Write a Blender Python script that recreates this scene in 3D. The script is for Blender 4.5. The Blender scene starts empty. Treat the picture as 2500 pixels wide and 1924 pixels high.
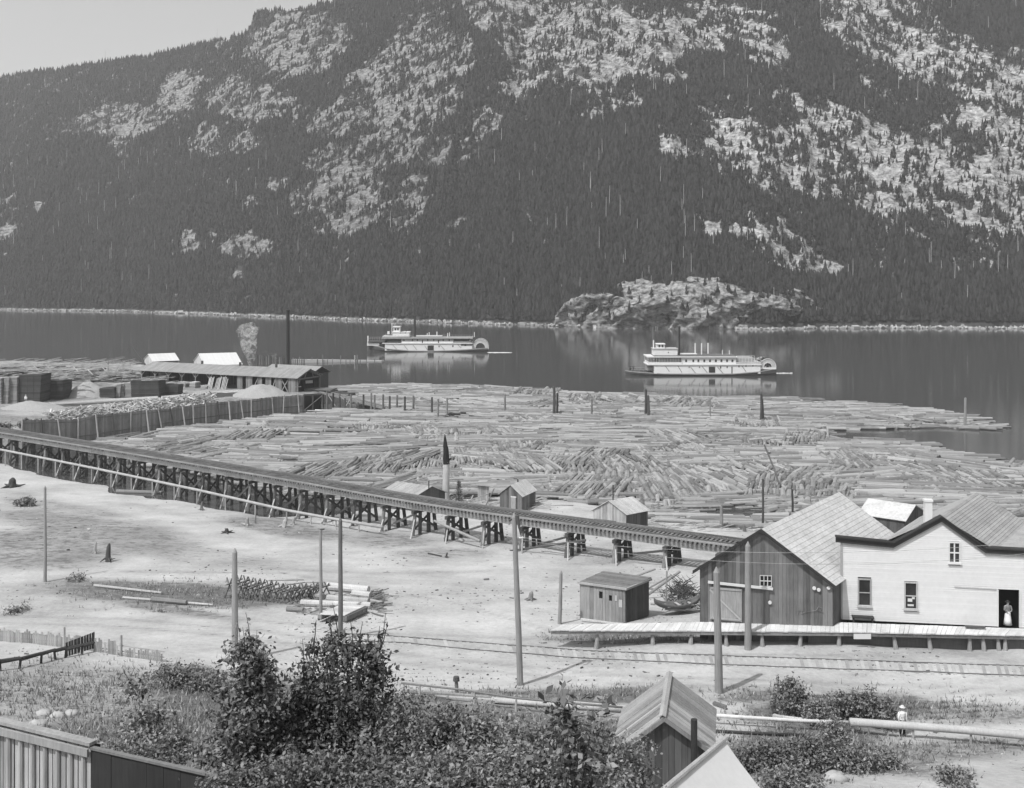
import bpy, math, random
import numpy as np
from mathutils import Vector, Matrix

# ------------------------------------------------------------------ camera, sky, sun, exposure
SC = bpy.context.scene
COL = SC.collection
F = 2680.0          # focal length in photograph pixels (photo 2500 x 1924)
CX, HY = 1250.0, 665.0
CZ = 30.0           # camera height above the lake
cam_d = bpy.data.cameras.new('camera')
cam = bpy.data.objects.new('camera', cam_d); COL.objects.link(cam)
cam.location = (0, 0, CZ); cam.rotation_euler = (math.radians(90), 0, 0)
cam_d.sensor_width = 36.0; cam_d.lens = 36.0 * F / 2500.0
cam_d.shift_y = -(962.0 - HY) / 2500.0
cam_d.clip_start = 0.5; cam_d.clip_end = 9000
SC.camera = cam

SUN_TO = Vector((-4.6, -5.0, 10.0)).normalized()     # towards the sun
w = bpy.data.worlds.new('World'); SC.world = w; w.use_nodes = True
wn = w.node_tree; wn.nodes.clear()
sky = wn.nodes.new('ShaderNodeTexSky'); sky.sky_type = 'NISHITA'; sky.sun_disc = False
sky.sun_elevation = math.asin(SUN_TO.z)
sky.sun_rotation = math.atan2(SUN_TO.x, SUN_TO.y)
sky.altitude = 500; sky.dust_density = 3.0
bw = wn.nodes.new('ShaderNodeRGBToBW')
bg = wn.nodes.new('ShaderNodeBackground'); bg.inputs['Strength'].default_value = 0.15
wo = wn.nodes.new('ShaderNodeOutputWorld')
wn.links.new(sky.outputs['Color'], bw.inputs[0]); wn.links.new(bw.outputs[0], bg.inputs['Color'])
wn.links.new(bg.outputs[0], wo.inputs['Surface'])
sl = bpy.data.lights.new('sun', 'SUN'); sl.energy = 3.2; sl.angle = math.radians(0.6); sl.color = (1, 1, 1)
sun = bpy.data.objects.new('sun', sl); COL.objects.link(sun)
sun.rotation_euler = SUN_TO.to_track_quat('Z', 'Y').to_euler()
SC.view_settings.view_transform = 'Standard'; SC.view_settings.look = 'None'
SC.view_settings.exposure = 0.42; SC.view_settings.gamma = 1.0
SC.cycles.max_bounces = 6; SC.cycles.diffuse_bounces = 2; SC.cycles.glossy_bounces = 3
SC.cycles.transparent_max_bounces = 8; SC.cycles.volume_bounces = 3
SC.cycles.use_denoising = True

rnd = random.Random(7)
RN = np.random.RandomState(11)

# ------------------------------------------------------------------ projections
def onz(px, py, z):
    Y = (CZ - z) * F / (py - HY)
    return Vector(((px - CX) / F * Y, Y, z))
def aty(px, py, Y):
    return Vector(((px - CX) / F * Y, Y, CZ - (py - HY) / F * Y))
def zat(py, Y): return CZ - (py - HY) / F * Y

# ------------------------------------------------------------------ materials (all grey: the photograph has no colour)
class NT:
    def __init__(s, name):
        s.m = bpy.data.materials.new(name); s.m.use_nodes = True
        s.t = s.m.node_tree; s.t.nodes.clear()
        s.out = s.n('ShaderNodeOutputMaterial')
    def n(s, typ, **k):
        x = s.t.nodes.new(typ)
        for a, b in k.items(): setattr(x, a, b)
        return x
    def l(s, a, b): s.t.links.new(a, b)
    def val(s, x, sock):
        if isinstance(x, (int, float)): sock.default_value = x
        else: s.l(x, sock)
    def math(s, op, a, b=0.0, c=None, clamp=False):
        m = s.n('ShaderNodeMath', operation=op); m.use_clamp = clamp
        s.val(a, m.inputs[0]); s.val(b, m.inputs[1])
        if c is not None: s.val(c, m.inputs[2])
        return m.outputs[0]
    def noise(s, vec, scale, detail=4, rough=0.55, dist=0.0):
        t = s.n('ShaderNodeTexNoise'); t.inputs['Scale'].default_value = scale
        t.inputs['Detail'].default_value = detail; t.inputs['Roughness'].default_value = rough
        t.inputs['Distortion'].default_value = dist
        if vec is not None: s.l(vec, t.inputs['Vector'])
        return t.outputs['Fac']
    def coord(s, kind='Object', scale=(1, 1, 1), rot=(0, 0, 0)):
        c = s.n('ShaderNodeTexCoord'); mp = s.n('ShaderNodeMapping')
        mp.inputs['Scale'].default_value = scale; mp.inputs['Rotation'].default_value = rot
        s.l(c.outputs[kind], mp.inputs['Vector']); return mp.outputs[0]
    def ramp(s, x, a, b, lo=0.0, hi=1.0):
        r = s.n('ShaderNodeMapRange'); r.interpolation_type = 'SMOOTHSTEP'
        s.val(x, r.inputs[0]); s.val(a, r.inputs[1]); s.val(b, r.inputs[2]); s.val(lo, r.inputs[3]); s.val(hi, r.inputs[4])
        return r.outputs[0]
    def mix(s, f, a, b):
        m = s.n('ShaderNodeMix'); m.data_type = 'FLOAT'
        s.val(f, m.inputs[0]); s.val(a, m.inputs[2]); s.val(b, m.inputs[3]); return m.outputs[0]
    def done(s, base, rough=0.8, bump=None, bdist=0.05, bstr=0.5, spec=0.2, metal=0.0):
        p = s.n('ShaderNodeBsdfPrincipled')
        if isinstance(base, (int, float)): p.inputs['Base Color'].default_value = (base, base, base, 1)
        else: s.l(base, p.inputs['Base Color'])
        s.val(rough, p.inputs['Roughness']); p.inputs['Specular IOR Level'].default_value = spec
        p.inputs['Metallic'].default_value = metal
        if bump is not None:
            b = s.n('ShaderNodeBump'); b.inputs['Distance'].default_value = bdist; b.inputs['Strength'].default_value = bstr
            s.l(bump, b.inputs['Height']); s.l(b.outputs[0], p.inputs['Normal'])
        s.l(p.outputs[0], s.out.inputs['Surface'])
        s.p = p
        return s.m
    def island(s):
        g = s.n('ShaderNodeNewGeometry'); o = s.n('ShaderNodeObjectInfo')
        return s.math('FRACT', s.math('ADD', g.outputs['Random Per Island'], o.outputs['Random']))

M = {}
def wood(name, base, var=0.35, scale=1.0, grain=(6, 6, 0.6), rough=0.85, amp=1.0):
    if base > .55: amp = .22
    t = NT(name); r = t.island()
    n1 = t.noise(t.coord('Object', grain), 2.0 * scale, 5, 0.65)
    n2 = t.noise(t.coord('Object'), 0.8, 3)
    v = t.math('MULTIPLY', t.math('SUBTRACT', r, 0.5), 2 * var)
    v = t.math('ADD', v, t.math('MULTIPLY', t.math('SUBTRACT', n1, 0.5), 0.9 * amp))
    v = t.math('ADD', v, t.math('MULTIPLY', t.math('SUBTRACT', n2, 0.5), 0.6 * amp))
    if name == 'log': v = t.math('SUBTRACT', v, t.math('MULTIPLY', t.ramp(r, .84, .88), .75))
    c = t.math('MULTIPLY', t.math('MAXIMUM', t.math('ADD', v, 1.0), 0.25), base)
    M[name] = t.done(c, rough, bump=n1, bdist=0.01, bstr=0.6)
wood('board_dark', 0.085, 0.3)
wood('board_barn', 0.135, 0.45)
wood('board_mid', 0.17, 0.35)
wood('board_light', 0.34, 0.25)
wood('board_pale', 0.5, 0.15)
wood('roof_mid', 0.30, 0.12, grain=(3, 3, 3))
wood('roof_light', 0.42, 0.10, grain=(3, 3, 3))
wood('roof_grey', 0.24, 0.12, grain=(3, 3, 3))
wood('roof_dark', 0.16, 0.2, grain=(3, 3, 3))
wood('pile', 0.07, 0.35)
wood('pile_grey', 0.17, 0.3)
wood('timber_deck', 0.15, 0.3, grain=(2, 2, 2))
wood('stringer', 0.24, 0.15, grain=(1, 1, 6))
wood('pole', 0.25, 0.12, grain=(9, 9, 0.4))
wood('slab', 0.36, 0.45)
wood('log', 0.25, 0.5, grain=(1.2, 6, 6))
wood('lumber_shaded', 0.07, 0.3, grain=(1, 1, 12))  # dark stack sides: their shade is put into the lumber colour
wood('lumber_end', 0.27, 0.25, grain=(1, 1, 12))
wood('lumber_top', 0.36, 0.4, grain=(1, 1, 1))
wood('bark', 0.06, 0.2)
wood('char', 0.02, 0.2)
wood('snag', 0.38, 0.1, grain=(8, 8, 0.3))
wood('white_paint', 0.61, 0.04, grain=(2, 2, 2), rough=0.6)
wood('ship_white', 0.66, 0.03, grain=(1, 1, 3), rough=0.55)
wood('ship_grey', 0.30, 0.05)
wood('trim_dark', 0.035, 0.1, rough=0.6)
wood('iron', 0.03, 0.2, grain=(3, 3, 3), rough=0.5)
wood('steel', 0.12, 0.1, grain=(3, 3, 3), rough=0.45)
wood('canvas', 0.56, 0.04, grain=(2, 2, 2), rough=0.9)
wood('shed_board', .24, .22); wood('pale_board', .34, .25); wood('picket', .3, .3); wood('chip', .22, .8); wood('tar', .035, .1); wood('shed_roof', .27, .35); wood('barn_roof', .50, .05, grain=(2, 2, 2)); wood('barn_door', .30, .1); wood('dock_board', .55, .12); wood('fence_board', .24, .25); wood('ship_cover', .42, .05); wood('skin', 0.38, 0.02); wood('cloth_dark', 0.03, 0.05); wood('cloth_mid', 0.18, 0.05); wood('cloth_white', 0.7, 0.03)
def plain(name, base, rough=0.8, spec=0.2):
    t = NT(name); n = t.noise(t.coord('Object'), 3.0, 5)
    M[name] = t.done(t.math('MULTIPLY', t.math('ADD', t.math('MULTIPLY', n, 0.6), 0.7), base), rough, bump=n, bdist=0.02)
plain('stone', 0.36); plain('interior_shade', 0.012, 0.9); plain('hull_dark', 0.07, 0.5)  # the near-black one paints in the shade inside buildings
plain('sawdust', 0.30, 0.95); plain('foam', 0.6, 0.9)
t = NT('glass'); M['glass'] = t.done(t.math('MULTIPLY', t.noise(t.coord('Object'), 2.0), 0.05), 0.12, spec=0.5)
def leafmat(name, base, var, rough=0.55, spec=0.35, trans=0.25):
    t = NT(name); r = t.island()
    n = t.noise(t.coord('Object'), 0.9, 3)
    c = t.math('MULTIPLY', t.math('ADD', t.math('MULTIPLY', r, var * 2), 1 - var), base)
    c = t.math('MULTIPLY', c, t.math('ADD', n, 0.5))
    t.done(c, rough, spec=spec)
    tr = t.n('ShaderNodeBsdfTranslucent'); t.l(c, tr.inputs[0]); ms = t.n('ShaderNodeMixShader'); ms.inputs[0].default_value = trans
    t.l(t.p.outputs[0], ms.inputs[1]); t.l(tr.outputs[0], ms.inputs[2]); t.l(ms.outputs[0], t.out.inputs['Surface'])
    M[name] = t.m
leafmat('leaf', 0.15, 0.85); leafmat('leaf_dark', 0.105, 0.85); leafmat('leaf_mid', 0.2, 0.8); leafmat('weed', 0.27, 0.7)
leafmat('conifer', 0.03, 0.6, 0.9, 0.05, 0.1)

# ------------------------------------------------------------------ mesh builder
class MB:
    def __init__(s): s.v = []; s.f = []
    def add(s, vs, fs):
        o = len(s.v); s.v.extend([tuple(a) for a in vs]); s.f.extend([tuple(i + o for i in f) for f in fs]); return s
    def box(s, c, size, rz=0.0, rot=None):
        h = Vector(size) / 2; R = rot if rot is not None else Matrix.Rotation(rz, 3, 'Z'); c = Vector(c)
        vs = [c + R @ Vector((x * h.x, y * h.y, z * h.z)) for x in (-1, 1) for y in (-1, 1) for z in (-1, 1)]
        return s.add(vs, [(0, 1, 3, 2), (4, 6, 7, 5), (0, 4, 5, 1), (2, 3, 7, 6), (0, 2, 6, 4), (1, 5, 7, 3)])
    def bar(s, a, b, w, h=None, up=(0, 0, 1)):
        a = Vector(a); b = Vector(b); h = h or w; d = b - a; L = d.length
        if L < 1e-6: return s
        d /= L; up = Vector(up)
        if abs(d.dot(up)) > 0.98: up = Vector((0, 1, 0))
        x = d.cross(up).normalized(); z = x.cross(d)
        return s.box((a + b) / 2, (w, L, h), rot=Matrix((x, d, z)).transposed())
    def tube(s, a, b, r0, r1=None, n=8, caps=True, jit=0.0):
        a = Vector(a); b = Vector(b); r1 = r0 if r1 is None else r1; d = (b - a).normalized()
        up = Vector((0, 0, 1)) if abs(d.z) < 0.95 else Vector((0, 1, 0))
        x = d.cross(up).normalized(); y = d.cross(x)
        vs = []
        for c, r in ((a, r0), (b, r1)):
            for i in range(n):
                t = 2 * math.pi * i / n; rr = r * (1 + rnd.uniform(-jit, jit))
                vs.append(c + x * math.cos(t) * rr + y * math.sin(t) * rr)
        fs = [(i, (i + 1) % n, n + (i + 1) % n, n + i) for i in range(n)]
        if caps: fs += [tuple(range(n))[::-1], tuple(range(n, 2 * n))]
        return s.add(vs, fs)
    def chain(s, pts, rs, n=8):
        pts = [Vector(p) for p in pts]; vs = []; up = Vector((0.3, 1, 0.2)).normalized()
        for k, p in enumerate(pts):
            d = (pts[min(k + 1, len(pts) - 1)] - pts[max(k - 1, 0)]).normalized()
            x = d.cross(up)
            if x.length < 1e-3: x = d.cross(Vector((1, 0, 0)))
            x.normalize(); y = d.cross(x)
            for i in range(n):
                t = 2 * math.pi * i / n; vs.append(p + (x * math.cos(t) + y * math.sin(t)) * rs[k])
        fs = []
        for k in range(len(pts) - 1):
            fs += [(k * n + i, k * n + (i + 1) % n, (k + 1) * n + (i + 1) % n, (k + 1) * n + i) for i in range(n)]
        fs += [tuple(range(n))[::-1], tuple(range((len(pts) - 1) * n, len(pts) * n))]
        return s.add(vs, fs)
    def prism(s, pts, off):          # polygon (3d points) extruded by vector off
        pts = [Vector(p) for p in pts]; off = Vector(off); n = len(pts)
        return s.add(pts + [p + off for p in pts], [tuple(range(n))[::-1], tuple(range(n, 2 * n))] + [(i, (i + 1) % n, n + (i + 1) % n, n + i) for i in range(n)])
    def build(s, name, mat, parent=None, smooth=False):
        me = bpy.data.meshes.new(name); me.from_pydata(s.v, [], s.f); me.update()
        import bmesh
        bm = bmesh.new(); bm.from_mesh(me); bmesh.ops.recalc_face_normals(bm, faces=bm.faces); bm.to_mesh(me); bm.free()
        if smooth: me.polygons.foreach_set('use_smooth', [True] * len(me.polygons))
        me.materials.append(M[mat] if isinstance(mat, str) else mat)
        o = bpy.data.objects.new(name, me); COL.objects.link(o)
        if parent is not None:
            o.parent = parent; me.transform(Matrix.Translation(-parent.location)) if parent.type == 'EMPTY' and not parent.parent else None
            if parent.type == 'MESH': me.transform(Matrix.Identity(4))
        return o
def tag(o, label=None, cat=None, group=None, kind=None):
    if label: o['label'] = label
    if cat: o['category'] = cat
    if group: o['group'] = group
    if kind: o['kind'] = kind
    return o
def empty(name, loc, label, cat, group=None):
    o = bpy.data.objects.new(name, None); COL.objects.link(o); o.location = loc
    o.empty_display_size = 0.3
    bpy.context.view_layer.update() if False else None
    return tag(o, label, cat, group)
def sub(mb, name, mat, part, smooth=False):      # a sub-part: built in world coordinates like its part
    o = mb.build(name, mat, None, smooth)
    top = part
    while top.parent is not None: top = top.parent
    if top.type == 'EMPTY': o.data.transform(Matrix.Translation(-top.location))
    o.parent = part
    return o
def npmesh(name, verts, faces, mat, smooth=False, parent=None):
    """verts (n,3), faces (m,k) numpy arrays"""
    me = bpy.data.meshes.new(name); k = faces.shape[1]
    me.vertices.add(len(verts)); me.vertices.foreach_set('co', verts.astype(np.float32).ravel())
    me.loops.add(faces.size); me.loops.foreach_set('vertex_index', faces.astype(np.int32).ravel())
    me.polygons.add(len(faces)); me.polygons.foreach_set('loop_start', np.arange(0, faces.size, k, dtype=np.int32))
    if smooth: me.polygons.foreach_set('use_smooth', np.ones(len(faces), dtype=bool))
    me.update(calc_edges=True); me.materials.append(M[mat] if isinstance(mat, str) else mat)
    o = bpy.data.objects.new(name, me); COL.objects.link(o)
    if parent is not None:
        me.transform(Matrix.Translation(-parent.location)); o.parent = parent
    return o
def attr(o, name, arr):
    a = o.data.attributes.new(name, 'FLOAT', 'POINT'); a.data.foreach_set('value', np.asarray(arr, dtype=np.float32).ravel())

# ------------------------------------------------------------------ value noise
_T = np.random.RandomState(5).rand(256, 256)
def vn(x, y, s=0):
    x = np.asarray(x, float) + s * 17.3; y = np.asarray(y, float) + s * 41.7
    xi = np.floor(x).astype(int); yi = np.floor(y).astype(int); fx = x - xi; fy = y - yi
    fx = fx * fx * (3 - 2 * fx); fy = fy * fy * (3 - 2 * fy)
    a = _T[xi & 255, yi & 255]; b = _T[(xi + 1) & 255, yi & 255]; c = _T[xi & 255, (yi + 1) & 255]; d = _T[(xi + 1) & 255, (yi + 1) & 255]
    return (a * (1 - fx) + b * fx) * (1 - fy) + (c * (1 - fx) + d * fx) * fy
def fbm(x, y, o=4, s=0, g=0.5):
    r = 0; a = 1.0; t = 0
    for i in range(o): r = r + a * vn(x * 2 ** i, y * 2 ** i, s + i * 3); t += a; a *= g
    return r / t
def sstep(a, b, x): t = np.clip((x - a) / (b - a), 0, 1); return t * t * (3 - 2 * t)

# ------------------------------------------------------------------ ground height (thin radial interpolation of surveyed points)
GP = []
for px, py, z in [(-300,1085,0),(0,1130,0),(90,1155,0),(260,1186,0),(450,1226,0),(560,1250,0),(660,1262,0),(760,1262,.15),(850,1262,.2),(950,1238,.2),(1100,1222,.2),(1250,1215,.25),
      (1400,1222,.3),(1500,1250,.3),(1600,1285,.3),(1750,1292,.3),(1900,1290,.3),(2100,1275,.3),(2500,1262,.3),(3000,1255,.3),
      (110,1420,3.6),(0,1300,2.4),(-400,1320,2.5),(300,1370,3.0),(500,1300,1.6),(700,1330,1.5),(573,1595,5),(0,1560,5.2),(-400,1600,5.2),(300,1640,6),(0,1700,7.2),(300,1760,8.2),
      (831,1545,4.7),(783,1505,4.3),(1000,1420,3.1),(1270,1672,5),(1367,1520,4.2),(1500,1525,4.25),(1755,1690,5),(1700,1580,4.8),(2100,1583,4.8),(2500,1590,4.8),(3100,1600,4.8),
      (2203,1800,4.45),(2500,1800,4.8),(1660,1850,6),(1100,1750,6),(700,1700,6),(2400,1900,7),(1900,1924,7.5),(300,1924,10.5),
      (933,1294,.9),(1087,1322,1.0),(1276,1345,1.25),(1477,1371,1.4),(1694,1391,1.8),(1850,1400,2.4),(2100,1420,2.6),
      (1100,1228,.5),(1260,1243,.6),(1500,1290,.6),(1700,1305,.6),(1250,1672,5.0),(900,1600,4.7),(2000,1670,4.8)]:
    p = onz(px, py, z); GP.append((p.x, p.y, z))
for px, py in [(-300,1050),(0,1090),(260,1140),(450,1178),(660,1208),(850,1210),(1000,1190),(1250,1180),(1500,1200),(1750,1235),(2100,1225),(2500,1215),(3000,1205)]:
    p = onz(px, py, 0); GP.append((p.x, p.y + 3, -2.0))
GP += [(-60,230,-6),(0,230,-6),(60,230,-6),(150,200,-6),(-150,230,-6),(150,100,1.5),(-150,140,1.0),(150,60,5),(-150,60,6),
       (-14,24,17.0),(-6,22,17.3),(0,21,17.2),(5,22,16.4),(9,24,14.5),(14,26,13.2),(24,30,11.0),(-30,26,16),(40,30,11),(6.5,33,11.8),
       (0,8,25.5),(12,8,24),(-15,8,25.5),(0,-2,28.2),(0,-25,33),(-60,-25,33),(60,-25,31),(150,-20,28),(-150,-20,33),(70,20,15),(-70,20,18)]
GP = np.array(GP); _n = len(GP)
_D = np.sqrt(((GP[:, None, :2] - GP[None, :, :2]) ** 2).sum(-1))
_A = np.zeros((_n + 3, _n + 3)); _A[:_n, :_n] = _D - np.eye(_n) * 0.4; _A[:_n, _n] = 1; _A[:_n, _n + 1:] = GP[:, :2]; _A[_n, :_n] = 1; _A[_n + 1:, :_n] = GP[:, :2].T
_W = np.linalg.solve(_A, np.concatenate([GP[:, 2], np.zeros(3)]))
def gz(x, y, detail=True):
    x = np.atleast_1d(np.asarray(x, float)); y = np.atleast_1d(np.asarray(y, float))
    out = np.empty(x.shape).ravel(); xr = x.ravel(); yr = y.ravel()
    for i in range(0, len(xr), 20000):
        xx = xr[i:i + 20000]; yy = yr[i:i + 20000]
        d = np.sqrt((xx[:, None] - GP[None, :, 0]) ** 2 + (yy[:, None] - GP[None, :, 1]) ** 2)
        out[i:i + 20000] = d @ _W[:_n] + _W[_n] + _W[_n + 1] * xx + _W[_n + 2] * yy
    out = out.reshape(x.shape)
    return out + (fbm(x / 5.0, y / 5.0, 4, 3) - 0.5) * 0.35
def G(x, y): return float(gz(x, y)[0])
def onground(px, py):
    """world point where the pixel ray meets the ground"""
    k = (py - HY) / F; u = (px - CX) / F
    lo = 30.0 if py > 1300 else 60.0
    ys = np.linspace(lo, 175, 1200); g = gz(u * ys, ys); ray = CZ - k * ys
    i = int(np.argmax(g >= ray)) if (g >= ray).any() else len(ys) - 1
    Y = ys[i]; return Vector((u * Y, Y, g[i]))

# ---- ground sheet
STEP = 0.5
gx = np.arange(-160, 160 + STEP, STEP); gy = np.arange(-30, 172 + STEP, STEP)
GXX, GYY = np.meshgrid(gx, gy, indexing='ij'); GZZ = gz(GXX, GYY)
# past the waterline the sheet dives and runs out under the lake
V = np.stack([GXX, GYY, GZZ], -1).reshape(-1, 3)
ny = len(gy); I = (np.arange(len(gx) - 1)[:, None] * ny + np.arange(ny - 1)[None, :]).ravel()
FQ = np.stack([I, I + ny, I + ny + 1, I + 1], -1)
ys_ = np.maximum(V[:, 1], 6.0)
gpx = CX + F * V[:, 0] / ys_; gpy = HY + F * (CZ - V[:, 2]) / ys_
def blobs(px, py, L):
    r = np.zeros_like(px)
    for cx, cy, rx, ry, ang, s in L:
        a = math.radians(ang); dx = px - cx; dy = py - cy
        x = dx * math.cos(a) - dy * math.sin(a); y = dx * math.sin(a) + dy * math.cos(a)
        d = np.sqrt((x / rx) ** 2 + (y / ry) ** 2)
        r = np.maximum(r, s * (1 - sstep(0.55, 1.3, d)))
    return r
VEG = [(420,1450,330,32,-3,.75),(560,1470,120,18,-4,.6),(430,1490,180,12,-8,.5),(60,1340,260,55,-3,.5),(250,1300,300,45,-10,.46),(700,1290,190,22,-8,.5),(450,1350,260,30,-8,.3),(150,1240,200,14,-8,.35),(900,1480,200,26,-4,.2),
       (950,1320,120,22,0,.45),(1080,1350,130,16,0,.4),(0,1250,150,30,0,.25),(1150,1450,200,40,0,.15),(1300,1420,150,40,0,.1),
       (440,1665,110,36,10,.9),(150,1700,330,90,0,.36),(330,1800,330,60,0,.62),(600,1760,300,110,0,.9),(1000,1820,700,110,0,.95),
       (1200,1700,330,16,2,.6),(1500,1700,200,22,4,.8),(1850,1700,120,16,4,.6),(2060,1735,260,45,2,.9),(2370,1745,200,30,0,.5),
       (1950,1830,220,75,10,.95),(2150,1850,170,45,-10,.6),(2350,1830,230,30,4,.5),(2330,1890,60,22,0,.45),
       (1560,1560,260,14,0,.7),(1900,1600,300,6,0,.3),(1480,1368,180,14,2,.28),(1850,1330,50,20,0,.3)]
veg = blobs(gpx, gpy, VEG) * (V[:, 1] > 12) + (V[:, 1] <= 28) * 0.9 * (np.abs(V[:, 0] + 1) < 9)
veg = np.clip(veg, 0, 1)
t = NT('ground')
at = t.n('ShaderNodeAttribute'); at.attribute_name = 'veg'
oc = t.coord('Object')
n1 = t.noise(t.coord('Object', (0.7, 1, 1)), 0.3, 8, 0.7); n2 = t.noise(oc, 3.0, 6, 0.7); n3 = t.noise(t.coord('Object', (0.7, 1, 1)), 1.2, 7, 0.75)
n4 = t.noise(oc, 0.12, 6, 0.6); n5 = t.noise(oc, 14.0, 4, 0.8)
soil = t.math('ADD', t.math('MULTIPLY', n1, 0.36), t.math('MULTIPLY', n2, 0.26))
soil = t.math('ADD', soil, t.math('ADD', t.math('MULTIPLY', n4, 0.40), t.math('MULTIPLY', n5, 0.22)))
soil = t.math('MAXIMUM', t.math('SUBTRACT', soil, 0.22), 0.08)
k = t.math('ADD', at.outputs['Fac'], t.math('MULTIPLY', t.math('SUBTRACT', n3, 0.5), 2.6))
k = t.ramp(k, 0.25, 0.85)
k = t.math('MULTIPLY', k, t.ramp(at.outputs['Fac'], 0.02, 0.2))
soil = t.math('MULTIPLY', soil, t.math('SUBTRACT', 1.0, t.math('MULTIPLY', at.outputs['Fac'], .6)))
dark = t.math('ADD', t.math('MULTIPLY', n2, 0.20), 0.03)
M['ground'] = t.done(t.mix(k, soil, dark), 0.95, bump=n2, bdist=0.08, bstr=0.7, spec=0.1)
def nearline(px, py, L, w_):
    d = np.full(px.shape, 1e9)
    for (x0, y0), (x1, y1) in zip(L[:-1], L[1:]):
        dx, dy = x1 - x0, (y1 - y0); t_ = np.clip(((px - x0) * dx + (py - y0) * dy) / (dx * dx + dy * dy), 0, 1); d = np.minimum(d, np.hypot((px - x0 - t_ * dx) * .5, py - y0 - t_ * dy))
    return np.exp(-(d / w_) ** 2)
rut = 0
for L_, w_ in [([(-100,1500),(300,1512),(640,1540),(1000,1600),(1500,1650),(2100,1670),(2600,1690)], 3.5), ([(-100,1518),(300,1530),(640,1560),(1000,1622),(1500,1668),(2100,1684),(2600,1702)], 3.5), ([(0,1430),(500,1500),(900,1545),(1300,1560)], 3), ([(300,1395),(700,1400),(1100,1470),(1350,1540)], 3), ([(-50,1300),(200,1330),(500,1380),(900,1400),(1200,1395)], 4)]:
    rut = np.maximum(rut, nearline(gpx, gpy, L_, w_))
veg = np.clip(np.maximum(veg, rut * .30 * (V[:, 1] > 30)), 0, 1)
ground = npmesh('ground', V, FQ, 'ground', True); attr(ground, 'veg', veg); tag(ground, kind='structure')
# lake bed far beyond, one big low sheet
b = MB(); b.add([(-5000, 168, -7), (5000, 168, -7), (5000, 6000, -7), (-5000, 6000, -7)], [(0, 1, 2, 3)]); tag(b.build('lake_bed', 'ground'), kind='structure')
for nm, (x0, x1, y0, y1, z0, z1) in {'hillside_west': (-3000, -159.8, -900, 172, 40, -2), 'hillside_east': (159.8, 3000, -900, 172, 40, -2)}.items():
    b = MB(); b.add([(x0, y0, 60), (x1, y0, 60), (x1, -30, 28), (x0, -30, 28), (x0, y1, -3), (x1, y1, -3)], [(0, 1, 2, 3), (3, 2, 5, 4)]); tag(b.build(nm, 'ground'), kind='structure')
b = MB(); b.add([(-159.8, -900, 60), (159.8, -900, 60), (159.8, -30, 28), (-159.8, -30, 28)], [(0, 1, 2, 3)]); tag(b.build('hillside_south', 'ground'), kind='structure')

# ---- lake
t = NT('water')
wv = t.noise(t.coord('Object', (0.25, 1.2, 1)), 0.9, 5, 0.6)
wl = t.noise(t.coord('Object', (0.01, 0.03, 1)), 1.0, 3)
M['water'] = t.done(0.06, t.math('ADD', t.math('MULTIPLY', wl, 0.08), 0.03), bump=wv, bdist=0.03, bstr=0.38, spec=0.5)
t.p.inputs['IOR'].default_value = 1.33
b = MB(); b.add([(-5000, 60, 0), (5000, 60, 0), (5000, 6000, 0), (-5000, 6000, 0)], [(0, 1, 2, 3)]); tag(b.build('lake', 'water'), kind='structure')

# ------------------------------------------------------------------ the mountain across the lake
def interp(xs, tab): xs = np.asarray(xs, float); a = np.array(tab, float); return np.interp(xs, a[:, 0], a[:, 1])
SHORE = [(-1500,750),(-600,752),(0,757),(300,761),(600,771),(800,779),(1000,786),(1300,795),(1420,799),(1600,802),(1950,803),(2150,801),(2500,803),(3100,806),(4000,815)]
RIDGE = [(-1500,330),(-600,260),(-200,215),(0,195),(90,178),(150,172),(370,138),(480,112),(560,96),(600,82),(612,66),(622,38),(640,30),(700,27),(800,14),(870,0),(960,-40),(1200,-170),(1700,-330),(2500,-380),(3100,-300),(4000,-250)]
SLOPE = [(-1500,.55),(0,.60),(500,.66),(640,.80),(900,.85),(1300,.95),(1800,.9),(2500,.85),(4000,.8)]
cols = np.arange(-1300, 3900, 4.0); NR = 430
Ys = CZ * F / (interp(cols, SHORE) - HY)
Ys = Ys + (fbm(cols / 60, cols * 0, 4, 9) - .5) * 24
tr_ = (HY - interp(cols, RIDGE)) / F; slp = interp(cols, SLOPE)
Yr = (CZ + slp * Ys) / (slp - tr_); Zr = CZ + tr_ * Yr
tt = np.concatenate([[-0.05], np.linspace(0, 1.0, NR - 40), np.linspace(1.01, 1.5, 39)])
U = ((cols - CX) / F)[:, None]
T = tt[None, :] * np.ones((len(cols), 1))
YY = Ys[:, None] + T * (Yr - Ys)[:, None]; XX = U * YY
prof = np.where(T < 1, np.sign(T) * np.abs(T) ** 0.94, 1 + (T - 1) * 0.02)
ZZ = Zr[:, None] * prof
env = np.clip(T, 0, 1) ** 0.6 * (1 - np.clip(T, 0, 1) ** 3) + 0.05
relief = (fbm(XX / 160, YY / 260, 5, 21) - .5) * 95 + (0.5 - np.abs(fbm(XX / 55 + YY / 400, YY / 220, 4, 33) - .5) * 2) * 22
ZZ = ZZ + relief * env * sstep(0, 0.12, T)
PX = CX + F * U + 0 * YY
PY = HY + F * (CZ - ZZ) / YY
gl = np.abs((PX - (1010 + (680 - PY) * 0.48)) / 1.0)
ZZ = ZZ - 26 * np.exp(-(gl / 55) ** 2) * env * sstep(0.15, .4, T)
HC = onz(1690, 803, 0)
isk = np.zeros(XX.shape, bool)
hd = np.full(XX.shape, 9.0)
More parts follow.
